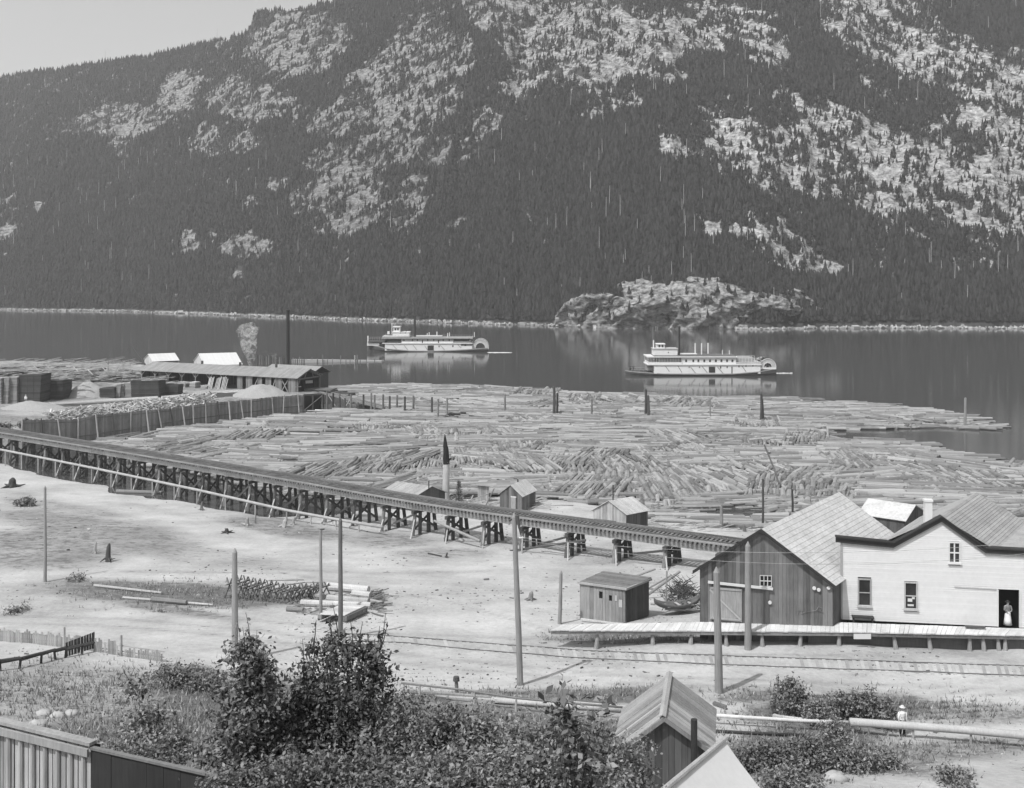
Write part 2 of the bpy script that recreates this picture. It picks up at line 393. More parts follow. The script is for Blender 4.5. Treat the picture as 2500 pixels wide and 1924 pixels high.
ROCK = [(720,110,130,85,10,.72),(560,235,70,45,30,.6),(430,240,60,40,60,.85),(300,298,95,42,0,.7),(200,300,70,20,20,.5),(640,255,85,45,20,.62),(505,350,50,40,0,.5),(598,355,40,30,30,.6),(300,370,30,30,0,.35),
 (1000,180,175,85,22,.64),(1010,80,90,50,30,.45),(850,285,110,45,22,.66),(1000,270,140,60,15,.72),(900,380,170,50,10,.66),(1050,370,60,40,40,.62),(840,480,120,80,5,.7),(875,540,70,30,20,.85),(740,500,40,50,0,.55),(675,455,34,18,20,.75),(615,500,25,18,0,.6),(990,500,45,90,-20,.68),
 (600,608,68,30,0,.9),(462,600,30,26,0,.55),(462,573,20,10,0,.5),(580,670,14,22,0,.7),(770,570,26,9,0,.6),(1090,330,14,150,-40,.0),
 (1190,260,22,60,-38,.72),(1140,340,16,50,-35,.7),(1260,160,24,60,-45,.6),
 (1420,85,210,95,0,.78),(1250,30,120,60,0,.7),(1700,70,190,60,0,.78),(1870,120,60,50,0,.8),(1570,150,190,34,18,.74),(1390,150,90,30,20,.75),(1290,170,50,50,30,.62),(1640,192,90,16,5,.6),(1545,250,24,22,0,.65),(1470,270,70,20,10,.5),(1400,220,80,30,10,.45),(1480,230,60,25,0,.45),
 (1840,360,130,70,-10,.95),(1650,360,45,36,-40,.85),(1780,320,60,28,0,.7),(1730,395,60,22,-20,.7),(1900,430,140,45,-12,.98),(2060,330,150,60,-20,.78),(2130,410,190,100,-20,.78),(2250,480,150,50,0,.7),(2060,500,160,22,-10,.5),
 (2250,120,380,85,-38,.68),(2400,230,250,90,-40,.78),(2100,90,120,50,-35,.6),(2150,230,130,22,-35,.42),(2380,400,170,130,-30,.76),(2420,520,130,70,-20,.72),(2480,330,160,200,0,.66),
 (1890,590,75,60,-40,.98),(1960,655,95,24,-5,.95),(1945,610,50,25,-40,.85),(1740,567,34,24,-20,.85),(1800,568,34,16,0,.75),(1820,610,30,16,0,.6),(2140,640,34,24,-40,.85),(2150,560,34,14,-20,.75),(2230,583,50,18,0,.62),(2400,610,45,50,20,.6),(2345,648,24,14,0,.6),
 (1112,550,34,12,25,.6),(1333,597,9,9,0,.9),(1390,390,34,7,5,.6),(1340,395,10,5,0,.7),(1300,540,60,12,0,.25),(0,568,34,26,0,.9),(90,505,14,12,0,.7),(10,490,30,10,0,.5),(430,730,16,14,0,.6),(600,735,60,12,0,.4),
 (-200,400,200,60,0,.5),(2800,300,300,200,0,.7),(-700,450,300,60,0,.5)]
RL = blobs(PX, PY, [(a_, b_, c_ * 1.12, d_ * 1.18, e_, min(1.0, f_ + .12)) for a_, b_, c_, d_, e_, f_ in ROCK])
shore_d = (YY - Ys[:, None])
RL = np.where(ZZ < 0.7 + 1.2 * fbm(XX / 9, YY / 9, 3, 8), 1.3, RL)
side = sstep(1150, 1350, PX)
ang = np.where(PX < 1200, math.radians(24), math.radians(-30))
ca, sa = np.cos(ang), np.sin(ang)
sx = XX * ca + ZZ * sa; sy = -XX * sa + ZZ * ca
fine = fbm(sx / 20, sy / 6.5, 5, 44, 0.72)
fine2 = fbm(sx / 4.0, sy / 1.8, 3, 51, 0.6)
RL = np.maximum(RL, .10 * (T > .25)); HALO = blobs(PX, PY, [(a_, b_, c_ * 1.9, d_ * 1.9, e_, .50 * f_) for a_, b_, c_, d_, e_, f_ in ROCK]); RL = np.maximum(RL, HALO * (PY < 700)); mask = RL * 0.83 + (fine - .5) * 2.3 + (fine2 - .5) * 1.9
RM = sstep(0.50, 0.66, mask) * (RL > 0.05)
crag = (fbm(sx / 9, sy / 4, 3, 61) - .5) * 7 * sstep(.2, .7, RL) * sstep(0.0, .05, T)
ZZ = ZZ + crag
PY = HY + F * (CZ - ZZ) / YY
V = np.stack([XX, YY, ZZ], -1).reshape(-1, 3); nr = len(tt)
I = (np.arange(len(cols) - 1)[:, None] * nr + np.arange(nr - 1)[None, :]).ravel()
FQ = np.stack([I, I + nr, I + nr + 1, I + 1], -1)
t = NT('mountain')
at = t.n('ShaderNodeAttribute'); at.attribute_name = 'rock'
oc = t.coord('Object'); f1 = t.noise(oc, 0.35, 8, 0.7); f2 = t.noise(t.coord('Object', (1, 1, 1.6), (0, 0.4, 0)), 0.06, 5, 0.6)
f3 = t.noise(t.coord('Object', (1, 1, 2.2), (0, -0.5, 0)), 0.22, 6, 0.75)
rk = t.math('MAXIMUM', t.math('ADD', t.math('MULTIPLY', t.math('SUBTRACT', f1, .5), 0.9), t.math('ADD', t.math('MULTIPLY', t.math('SUBTRACT', f3, .5), 1.3), 0.27)), 0.03)
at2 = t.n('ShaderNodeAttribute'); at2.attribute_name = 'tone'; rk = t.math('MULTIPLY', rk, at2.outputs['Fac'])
sc = t.math('ADD', t.math('MULTIPLY', f1, 0.07), 0.02)
mk = t.ramp(t.math('ADD', at.outputs['Fac'], t.math('MULTIPLY', t.math('SUBTRACT', f1, 0.5), 0.9)), 0.35, 0.6)
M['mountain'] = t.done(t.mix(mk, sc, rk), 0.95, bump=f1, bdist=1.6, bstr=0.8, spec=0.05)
mountain = npmesh('mountain', V, FQ, 'mountain', True); attr(mountain, 'rock', RM); attr(mountain, 'tone', .70 + .33 * sstep(1000, 1700, PX) - .12 * sstep(.6, .35, fbm(XX / 120, ZZ / 90, 3, 97))); tag(mountain, kind='structure')  # left rock's colour dimmed to paint in weaker light and haze; noise added

# ---- conifer forest on it (one mass) -----------------------------------
def cones(P, H, R, rs, nside=5):
    """two stacked ragged cones per tree"""
    n = len(P); out = []; fcs = []; base = 0
    ang0 = rs.rand(n, 1) * 6.28
    for z0, z1, rr in ((0.08, 0.68, 1.0), (0.42, 1.0, 0.62)):
        a = ang0 + np.arange(nside)[None, :] * (2 * math.pi / nside) + z0 * 2
        r = R[:, None] * rr * (0.7 + 0.6 * rs.rand(n, nside))
        ring = np.stack([P[:, 0:1] + np.cos(a) * r, P[:, 1:2] + np.sin(a) * r, P[:, 2:3] + H[:, None] * (z0 + 0.08 * rs.rand(n, nside))], -1)
        tip = np.stack([P[:, 0] + (rs.rand(n) - .5) * R * .25, P[:, 1], P[:, 2] + H * z1], -1)[:, None, :]
        vs = np.concatenate([ring, tip], 1)       # n, nside+1, 3
        idx = base + np.arange(n)[:, None] * (nside + 1)
        for i in range(nside):
            fcs.append(np.concatenate([idx + i, idx + (i + 1) % nside, idx + nside], 1))
        out.append(vs.reshape(-1, 3)); base += n * (nside + 1)
    return np.concatenate(out), np.concatenate(fcs)
rs = np.random.RandomState(3)
NC, NT_ = XX.shape
DP = np.abs(np.diff(PY, axis=1))[:-1, :]      # pixel height of each cell
inview = (PX[:-1, :-1] > -250) & (PX[:-1, :-1] < 2750) & (PY[:-1, :-1] > -40)
rockc = RM[:-1, :-1]; rl = RL[:-1, :-1]
wgt = (np.clip(DP, 0.25, 8) ** 0.9) * np.where(inview, 1.0, 0.30) * (ZZ[:-1, :-1] > 1.8) * (T[:-1, :-1] < 1.03)
wgt = wgt * np.where(rockc > 0.5, 0.03, 1.0) * (1 - .6 * sstep(.15, .8, rl))
talus = blobs(PX[:-1, :-1], PY[:-1, :-1], [(1570,150,170,28,18,1),(1400,170,90,22,20,1)])
wgt = wgt * (1 - 0.8 * talus)
cum = np.cumsum(wgt.ravel()); NTREE = 230000
pick = np.searchsorted(cum, rs.rand(NTREE) * cum[-1]); ci, ri = pick // (NT_ - 1), pick % (NT_ - 1)
fa, fb = rs.rand(NTREE), rs.rand(NTREE)
def bil(A): return (A[ci, ri] * (1 - fa) + A[ci + 1, ri] * fa) * (1 - fb) + (A[ci, ri + 1] * (1 - fa) + A[ci + 1, ri + 1] * fa) * fb
P = np.stack([bil(XX), bil(YY), bil(ZZ) - 0.4], -1)
H = (3.4 + 4.6 * rs.rand(NTREE) ** 2.0) * np.where(RL[ci, ri] > .4, .78, 1.0) * (0.75 + .5 * fbm(P[:, 0] / 60, P[:, 1] / 60, 3, 70)); pass
R = H * (0.16 + 0.09 * rs.rand(NTREE))
vv, ff = cones(P, H, R, rs)
tag(npmesh('conifer_forest', vv, ff, 'conifer'), 'dark conifer forest covering the mountainside across the lake', 'forest', kind='stuff')
# pale dead trunks standing in it
sel = rs.choice(NTREE, 520, replace=False); b = MB()
for i in sel:
    if 380 < CX + F * P[i, 0] / P[i, 1] < 1350 and rnd.random() < .6: continue
    h = rnd.uniform(8, 17); p = Vector(P[i]); b.tube(p, p + Vector((rnd.uniform(-.4, .4), 0, h)), .22, .1, 4, False)
tag(b.build('dead_trunks', 'snag'), 'thin pale dead tree trunks scattered through the mountainside forest', 'dead trees', kind='stuff')
# rocky headland: a dome of its own
nth, nph = 420, 110
th_ = np.linspace(0, 2 * math.pi, nth)[:, None] * np.ones((1, nph)); ph_ = np.linspace(-.12, math.pi / 2, nph)[None, :] * np.ones((nth, 1))
hcx, hcy = HC.x + 9, HC.y + 30
cth, sth = np.cos(th_), np.sin(th_); cph = np.sign(np.cos(ph_)) * np.abs(np.cos(ph_)) ** .62; sph = np.sin(ph_)
rr = 1 + (fbm(cth * 3 + 9, sth * 3 + ph_ * 2, 4, 81) - .5) * .5 * sstep(1.5, 1.0, ph_)
prx = 66 * (1 + .10 * (cth < 0)) 
hX = hcx + prx * cth * cph * rr; hY = hcy + 34 * sth * cph * rr; hZ = 26.5 * np.abs(sph) ** .8 * np.sign(sph) * (.76 + .45 * fbm(hX / 20 + 3, hY / 20, 4, 82))
hX = hX + (fbm(hX / 7, hZ / 5 + hY / 9, 4, 84) - .5) * 7; hY = hY + (fbm(hX / 9, hZ / 6, 5, 83) - .5) * 10 * sstep(1.4, .9, ph_); hZ = hZ + (fbm(hX / 6, hY / 6, 4, 85) - .5) * 5 * sstep(.0, .3, ph_)
hY = hY + (np.abs(fbm(hX / 5, hZ / 7, 4, 88, .6) - .5) - .12) * 9; hX = hX + (fbm(hZ / 3, hY / 4, 3, 89) - .5) * 2.5
hm = sstep(.42, .52, fbm(hX / 16 + hZ / 9, hZ / 7, 4, 86, .65) + .24 - .16 * sstep(12, 22, hZ))
I = (np.arange(nth - 1)[:, None] * nph + np.arange(nph - 1)[None, :]).ravel()
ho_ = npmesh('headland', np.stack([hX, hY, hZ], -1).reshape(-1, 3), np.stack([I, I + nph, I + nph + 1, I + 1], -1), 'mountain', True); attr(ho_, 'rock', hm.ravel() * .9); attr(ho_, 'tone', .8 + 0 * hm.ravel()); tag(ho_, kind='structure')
pk_ = np.flatnonzero((hm.ravel() < .4) & (hZ.ravel() > 1.5) & (ph_.ravel() < 1.5)); pk_ = pk_[rs.rand(len(pk_)) < min(1, 900 / max(1, len(pk_)))]
pk2 = np.flatnonzero((hZ.ravel() > 2) & (ph_.ravel() < 1.5)); pk_ = np.concatenate([pk_, pk2[rs.rand(len(pk2)) < 240 / len(pk2)]])
Pk = np.stack([hX, hY, hZ], -1).reshape(-1, 3)[pk_] - np.array([0, 0, .3]); Hk = 2.2 + 3.6 * rs.rand(len(Pk)); vv, ff = cones(Pk, Hk, Hk * (.2 + .12 * rs.rand(len(Pk))), rs)
tag(npmesh('headland_trees', vv, ff, 'conifer'), 'small dark trees dotting the rocky headland behind the right steamboat', 'trees', kind='stuff')
# boulders along the far shore
b = MB()
for k in range(1500):
    c = rnd.uniform(-200, 2700); j = int((c + 1300) / 4); p = Vector((float(U[j, 0]) * (Ys[j] + rnd.uniform(-1, 5)), float(Ys[j]) + rnd.uniform(-2, 3), rnd.uniform(0, .9)))
    s = rnd.uniform(.3, 1.3) * (1 if rnd.random() < .96 else 1.9)
    b.box(p, (s * 1.6, s, s * .8), rot=Matrix.Rotation(rnd.uniform(0, 3), 3, Vector((rnd.random(), rnd.random(), rnd.random())).normalized()))
tag(b.build('shore_rocks', 'stone'), 'pale rocks strewn along the far shoreline', 'rocks', kind='stuff')

# ------------------------------------------------------------------ generic gabled board building
def boards(mb, a, b, z0, ztop, n_out, bw_=0.3, th=0.04, gap=0.012, holes=()):
    """vertical boards between ground points a, b (Vectors xy); ztop(t) gives the top, z0 number or function"""
    a = Vector((a[0], a[1], 0)); b = Vector((b[0], b[1], 0)); L = (b - a).length; d = (b - a) / L; n = Vector(n_out)
    k = max(2, int(L / bw_)); x = 0.0
    ws = [rnd.uniform(.8, 1.2) for _ in range(k)]; s = L / sum(ws); acc = 0
    for wv_ in ws:
        x0 = acc + gap / 2; acc += wv_ * s; x1 = acc - gap / 2; xm = (x0 + x1) / 2
        zb = z0(xm / L) if callable(z0) else z0
        segs = [(zb, None)]
        for (h0, h1, hz0, hz1) in holes:
            if h0 * L < xm < h1 * L:
                segs = [(zb, hz0), (hz1, None)] if hz0 > zb + .02 else [(hz1, None)]
        th_ = th + rnd.uniform(-.012, .012)
        for (s0, s1) in segs:
            p0 = a + d * x0; p1 = a + d * x1; o = n * th_
            t0 = (ztop(x0 / L) if s1 is None else s1); t1 = (ztop(x1 / L) if s1 is None else s1)
            q = [Vector((p0.x, p0.y, s0)), Vector((p1.x, p1.y, s0)), Vector((p1.x, p1.y, t1)), Vector((p0.x, p0.y, t0))]
            mb.prism(q, o)
def house(name, label, cat, eC, eG, eS, ze, zb, rise, wall='board_mid', roof='roof_mid', over=0.25, bw_=0.3, door=None, group=None, wall2=None, rname='roof', holesG=(), plankroof=True, th=0.05, base_fn=None):
    """eC near corner at eave level, gable wall C-G, eave wall C-S (xy points)"""
    C_ = Vector((eC[0], eC[1], 0)); Gp = Vector((eG[0], eG[1], 0)); Sp = Vector((eS[0], eS[1], 0)); D_ = Gp + (Sp - C_)
    t = empty(name, (C_.x, C_.y, zb), label, cat, group)
    u = (Gp - C_); v = (Sp - C_); W = u.length; L = v.length; u /= W; v /= L
    def tri(s): return ze + rise * (1 - abs(2 * s - 1)) - .04
    m = MB()
    nG = -v; nS = -u
    nG = Vector((nG.x, nG.y, 0)); nS = Vector((nS.x, nS.y, 0))
    boards(m, C_, Gp, zb, tri, nG, bw_, holes=holesG); m.build('wall', wall, t)
    m = MB(); boards(m, C_, Sp, zb, lambda s: ze - .02, nS, bw_); m.build('wall', wall2 or wall, t)
    m = MB(); boards(m, Gp, D_, zb, lambda s: ze - .02, -nS, bw_); boards(m, Sp, D_, zb, tri, -nG, bw_); m.build('wall', wall, t)
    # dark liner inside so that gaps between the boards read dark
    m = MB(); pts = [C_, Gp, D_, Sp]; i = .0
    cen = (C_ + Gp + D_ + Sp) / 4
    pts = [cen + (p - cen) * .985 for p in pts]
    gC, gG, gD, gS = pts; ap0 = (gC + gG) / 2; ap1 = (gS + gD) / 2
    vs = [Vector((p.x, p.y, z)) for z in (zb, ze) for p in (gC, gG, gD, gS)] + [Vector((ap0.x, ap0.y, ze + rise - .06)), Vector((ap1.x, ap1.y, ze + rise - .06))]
    m.add(vs, [(0, 4, 8, 5, 1), (1, 5, 6, 2), (2, 6, 9, 7, 3), (3, 7, 4, 0)]); m.build('shade_liner', 'interior_shade', t)
    # roof: two slopes of boards or one slab each, with overhang
    for sgn in (0, 1):
        m = MB()
        E0 = (C_ if sgn == 0 else Gp); out = (-u if sgn == 0 else u)
        hw = W / 2; sl_ = rise / hw
        a0 = E0 - v * over; ridge0 = (C_ + Gp) / 2 - v * over
        e = Vector((a0.x, a0.y, ze)) + Vector((out.x, out.y, -sl_)) * over; r = Vector((ridge0.x, ridge0.y, ze + rise))
        LL = L + 2 * over; vv_ = Vector((v.x, v.y, 0))
        nrm = (r - e).cross(vv_).normalized(); nrm = nrm if nrm.z > 0 else -nrm
        if plankroof:
            k = max(3, int(LL / .28))
            for i in range(k):
                s0 = LL * i / k; s1 = LL * (i + 1) / k - .012; o = nrm * (th + rnd.uniform(-.012, .012))
                m.prism([e + vv_ * s0, e + vv_ * s1, r + vv_ * s1, r + vv_ * s0], o)
        else:
            m.prism([e, e + vv_ * LL, r + vv_ * LL, r], nrm * th)
        m.build(rname, roof, t)
    return t, C_, Gp, Sp, D_, u, v

# ------------------------------------------------------------------ log boom
def poly(pts): return [(onz(x, y, 0).x, onz(x, y, 0).y) for x, y in pts]
def inpoly(x, y, P):
    c = False; j = len(P) - 1
    for i in range(len(P)):
        if (P[i][1] > y) != (P[j][1] > y) and x < (P[j][0] - P[i][0]) * (y - P[i][1]) / (P[j][1] - P[i][1]) + P[i][0]: c = not c
        j = i
    return c
FIELD = poly([(215,1082),(310,1066),(400,1050),(600,1026),(785,1007),(860,1000),(862,965),(795,950),(850,945),(1000,941),(1180,945),(1370,955),(1520,967),(1700,972),(1900,974),(2100,985),(2300,1003),(2420,1025),(2475,1046),
              (2420,1054),(2300,1045),(2150,1050),(2032,1053),(2045,1074),(2160,1078),(2280,1090),(2330,1107),(2500,1130),(2800,1165),(2950,1290),(1880,1300),(1700,1288),(1600,1276),(1450,1240),(1250,1212),(1100,1214),(950,1232),(700,1215),(500,1170),(330,1135),(210,1110)])
HOLES = [poly([(1690,1252),(1790,1242),(1870,1256),(1885,1266),(1760,1268)]), poly([(1085,1012),(1130,1012),(1125,1028),(1090,1024)]), poly([(795,975),(860,990),(930,1000),(890,1008),(800,1004)])]
xs = [p[0] for p in FIELD]; ys2 = [p[1] for p in FIELD]
CLUMPS = [(1500,1150,130,28,60),(1680,1190,170,40,-52),(1620,1110,90,16,62),(1850,1150,110,30,-58),(1980,1190,120,36,50),(830,1065,70,9,75),(900,1050,50,8,-70),(1050,1065,60,10,-68),(1000,1140,90,16,60),(740,1160,60,12,65),(1070,1165,50,14,-60),(1290,1100,80,10,66),(450,1090,80,8,58),
          (1340,965,60,5,60),(1180,960,60,5,-60),(1420,980,70,6,72),(1600,985,90,8,-66),(1700,990,60,6,65),(1270,1030,90,6,70),(2100,1130,80,20,55),(2250,1160,130,25,-50),(930,1128,40,12,-62),(620,1075,60,8,70),(1180,1060,70,8,-62),(1450,1060,80,9,66),(1650,1075,90,10,-64),(1800,1040,70,7,62),(1900,1090,80,10,70),(1080,1105,70,10,62),(880,1020,60,5,66),(1330,1140,60,10,-70),(700,1110,70,8,-64),(2350,1190,90,20,64),(1400,1185,70,20,-35),(1150,1118,70,6,-40),(1560,1215,70,12,-58)]
logs = []
def clump_at(x, y):
    px = CX + F * x / y; py = HY + F * CZ / y
    for cx, cy, rx, ry, a in CLUMPS:
        if ((px - cx) / rx) ** 2 + ((py - cy) / ry) ** 2 < 1: return a
    return None
npatch = 0
for gxp in np.arange(min(xs), max(xs), 7.5):
    for gyp in np.arange(min(ys2), max(ys2), 6.0):
        cx = gxp + rnd.uniform(-3, 3); cy = gyp + rnd.uniform(-2.5, 2.5)
        if not inpoly(cx, cy, FIELD): 
            if rnd.random() < .5: continue
        a = clump_at(cx, cy)
        base = math.radians((82 if a > 0 else -82) + (abs(a) - 60) * .6 + rnd.uniform(-14, 14)) if a is not None else math.radians((float(fbm(cx / 28, cy / 16, 3, 90)) - .5) * 60 + rnd.gauss(0, 5))
        if a is None and rnd.random() < .28: base = math.radians(rnd.uniform(-75, 75))
        half = rnd.uniform(3.2, 5.2); zo = rnd.uniform(-.05, .5) + (0.15 if a is not None else 0)
        big = rnd.uniform(.8, 1.2); s = -half
        while s < half:
            r = rnd.choice([.15, .18, .21, .24, .28, .33, .40]) * big; s += r
            along = rnd.uniform(-8, -5)
            while along < 4.5:
                L = rnd.uniform(3.6, 5.2) if a is not None else rnd.choice([3.6, 4.4, 5.0, 5.4, 6.5, 8, 11])
                m_ = along + L / 2; th = base + rnd.gauss(0, .04)
                x = cx + math.cos(base) * m_ - math.sin(base) * s; y = cy + math.sin(base) * m_ + math.cos(base) * s
                ok = all(inpoly(x + math.cos(th) * L * q, y + math.sin(th) * L * q, FIELD) for q in (-.42, 0, .42)) and not any(inpoly(x + math.cos(th) * L * q, y + math.sin(th) * L * q, H_) for H_ in HOLES for q in (-.35, 0, .35))
                if ok and rnd.random() < .93 and y > 118:
                    logs.append((x, y, max(-.03, zo + rnd.uniform(-.05, .12)) + r * .35, th, L, r, rnd.gauss(0, .012)))
                along += L + rnd.uniform(.05, .8)
            s += r * 1.02
print('logs', len(logs))
def logends(l):
    x, y, z, th, L, r, p = l; d = Vector((math.cos(th), math.sin(th), p)).normalized() * L / 2; c = Vector((x, y, z)); return c - d, c + d
vis = []
for i, l in enumerate(logs):
    x, y, z, th, L, r, p = l; px = CX + F * x / y; py = HY + F * (CZ - z) / y
    hid = px < 1790 and py > np.interp(px, [0, 320, 700, 1106, 1400, 1800], [1040, 1090, 1150, 1225, 1268, 1318])
    hid = hid or (px > 1850 and py > np.interp(px, [1850, 2045, 2200, 2390, 2500], [1285, 1200, 1240, 1190, 1235])) or px > 2480
    if 200 < px and not hid and 1.5 < L * abs(math.cos(th)) : vis.append((r * L * (.3 + abs(math.cos(th))) / y ** 2 * (1 + z), i))
    elif 200 < px and not hid: vis.append((r * L * .4 / y ** 2, i))
vis.sort(reverse=True); near = set(i for _, i in vis[:296])
b = MB()
for i, l in enumerate(logs):
    if i in near: continue
    p0, p1 = logends(l); b.tube(p0, p1, l[5], l[5] * rnd.uniform(.75, .95), 8, jit=.05)
tag(b.build('floating_logs', 'log'), 'thousands of pale sawlogs packed on the water out to the boom line', 'logs', kind='stuff')
protos = []
for k in range(10):
    m = MB(); q = rnd.uniform(.76, .94); kk = 5
    m.chain([(-.5 + j / (kk - 1), rnd.uniform(-.03, .03) * .4, 0) for j in range(kk)], [1 - (1 - q) * j / (kk - 1) for j in range(kk)], 10)
    me = bpy.data.meshes.new('log'); me.from_pydata([(v[0], v[1], v[2]) for v in m.v], [], m.f); me.update(); me.materials.append(M['log']); protos.append(me)
for i in sorted(near):
    x, y, z, th, L, r, p = logs[i]
    o = bpy.data.objects.new('log', protos[i % 10]); COL.objects.link(o)
    o.location = (x, y, z); o.rotation_euler = (rnd.uniform(0, 6), -p, th + (math.pi if rnd.random() < .5 else 0)); o.scale = (L, r, r)
    tag(o, 'grey sawlog afloat among the largest, nearest logs of the jammed boom', 'log', 'loose logs nearest the shore')
# grounded logs along the beach behind the trestle, each findable
BEACH = [((1790,1262),(1560,1256),.33,'long thick pale log grounded in shallow water right of the light shed'),
         ((1590,1268),(1720,1275),.25,'dark wet log lying just right of the light shed'),
         ((1905,1281),(1730,1276),.3,'pale log on the beach above the barn roof'),
         ((1700,1285),(1760,1282),.3,'short pale log with dark end near the thin leaning posts'),
         ((1800,1289),(1880,1283),.34,'dark-ended thick log lying next to the barn ridge'),
         ((1330,1238),(1400,1236),.2,'short dark log on the shore between the two gabled huts'),
         ((1305,1222),(1345,1212),.16,'slim dark log against the right side of the small brown hut')]
for (a, c), r, lab in [((x[0], x[1]), x[2], x[3]) for x in BEACH]:
    p0 = onz(*a, .4); p1 = onz(*c, .4); m = MB(); mid = (p0 + p1) / 2 + Vector((0, .2, 0)); m.chain([p0, mid, p1], [r, r * .95, r * .85], 10)
    tag(m.build('beach_log', 'log'), lab, 'log')
b = MB()
for k in range(170):       # floating and stranded waste between trestle and boom
    px = rnd.uniform(1120, 1320) if k % 2 else rnd.uniform(1560, 1850); py = rnd.uniform(1205, 1245) if k % 2 else rnd.uniform(1262, 1300)
    p = onground(px, py); a = rnd.uniform(-.6, .6); d = Vector((math.cos(a), math.sin(a), rnd.uniform(-.05, .25))) * rnd.uniform(.4, 1.6)
    b.bar(p + Vector((0, 0, .08)) - d, p + Vector((0, 0, .12)) + d, rnd.uniform(.06, .22), rnd.uniform(.03, .08))
tag(b.build('driftwood', 'board_light'), 'scattered boards and driftwood on the beach behind the trestle', 'driftwood', kind='stuff')

# ------------------------------------------------------------------ standing piles in the boom
PG = 'single pilings standing in the log boom'
def pile(px, pt, pb, r, label, mat='pile', lean=0, group=PG, name='piling', z=-.8, cap=True):
    base = onz(px, pb, 0); top = Vector((base.x + lean, base.y, zat(pt, base.y)))
    m = MB(); mid = (base + top) / 2 + Vector((r * .3, 0, 0)); base.z = z
    m.chain([base, mid, top, top + Vector((0, 0, r * .4))], [r * 1.1, r, r * .9, r * .45], 9)
    return tag(m.build(name, mat), label, 'piling', group)
PILES = [(1232,963,1012,.22,'short pale piling just left of the tallest dark one','pile_grey'),(1352,944,1018,.30,'tall dark piling in the boom below the gap between the steamers','pile'),(1359,960,1016,.24,'shorter piling pressed against the right side of the tall dark one','pile'),
 (1444,975,1020,.18,'slim grey piling midway between the two dark pairs','pile_grey'),(1576,952,1022,.28,'dark leaning piling of the pair near the boom edge','pile'),(1583,966,1024,.26,'shorter right-hand piling of the pair near the boom edge','pile'),
 (1733,975,1028,.14,'thin faint piling between the pair and the tall right one','pile_grey'),(1858,962,1035,.26,'tall dark piling under the stern of the right-hand steamer','pile'),(1863,975,1032,.2,'short stub touching the tall piling under the steamer stern','pile'),
 (2355,972,1044,.26,'pale piling standing alone on the far right log tongue','pole'),(1912,1085,1200,.12,'bent thin stake rising from the logs above the barn','pile_grey'),(1935,1195,1262,.13,'short dark stake beside the bent thin one','pile'),
 (1862,1170,1292,.13,'tall thin dark post standing straight up behind the barn ridge','pile'),(1760,1238,1292,.2,'stubby grey stake on the beach left of the tall thin post','pile_grey'),(1818,1282,1310,.2,'low stub poking above the left barn roof','pile_grey')]
for px, pt, pb, r, lab, mt in PILES: pile(px, pt, pb, r, lab, mt, lean=(-2.6 if px == 1912 else rnd.uniform(-.2, .2)), group=None)
# pairs far out near the old pier
pile(866, 868, 884, .25, 'left one of two stub pilings alone in open water left of the left steamer', 'snag', group=None)
pile(872, 867, 885, .25, 'right one of two stub pilings alone in open water left of the left steamer', 'pile_grey', group=None)

# ------------------------------------------------------------------ jack ladder and its two rows of posts
jl = empty('log_ramp', tuple(onz(800, 1000, 0)), 'long log haul ramp sloping from the sawmill mouth down into the water', 'log ramp')
def q3(px, py, pb): p = onz(px, pb, 0); p.z = zat(py, p.y); return p
m = MB(); a = q3(780, 955, 985); bb = q3(1010, 1012, 1012)
dirv = (bb - a).normalized(); side_ = Vector((-dirv.y, dirv.x, 0)).normalized()
for o in (-.8, .8): m.bar(a + side_ * o, bb + side_ * o, .4, .45)
m.build('rail', 'pile_grey', jl)
m = MB()
for k in range(46):
    p = a.lerp(bb, k / 46); m.bar(p - side_ * .75 + Vector((0, 0, -.05)), p + side_ * .75 + Vector((0, 0, -.05)), .25, .12)
m.build('trough', 'board_mid', jl)
m = MB(); a2 = q3(755, 953, 985); m.box(a2 + Vector((1, 1.0, .25)), (9.5, 4.6, .25), rz=-.15); m.build('landing', 'board_mid', jl)
JP = [(798,953,1002),(813,960,998),(829,963,1001),(842,972,1002),(856,962,1003),(873,982,1001),(887,963,1005),(906,960,1004),(914,964,1008),(935,963,1006),(951,967,1010),(969,965,1004),(988,968,1011),(1009,967,1008),(1054,970,1014),(1069,974,1024),(1091,972,1017)]
for px, pt, pb in JP:
    base = onz(px, pb, 0); m = MB(); m.chain([(base.x, base.y, -.8), (base.x + .05, base.y, zat(pt, base.y))], [.26, .21], 8)
    m.build('post', 'pile' if rnd.random() < .5 else 'pile_grey', jl)
m = MB()
for (x0, y0, x1, y1, pb) in [(800,963,818,990,998),(858,968,842,995,1002),(829,966,858,990,1002)]: m.bar(q3(x0, y0, pb), q3(x1, y1, pb), .15)
m.build('brace', 'board_light', jl)
m = MB(); p0 = onz(770, 1003, .1); p1 = onz(1062, 1018, .1)
m.chain([p0, (p0 + p1) / 2 + Vector((0, 1, 0)), p1], [.32, .32, .28], 8); tag(m.build('boom_stick', 'board_pale'), 'long pale boom log chained along the foot of the ramp posts', 'log')

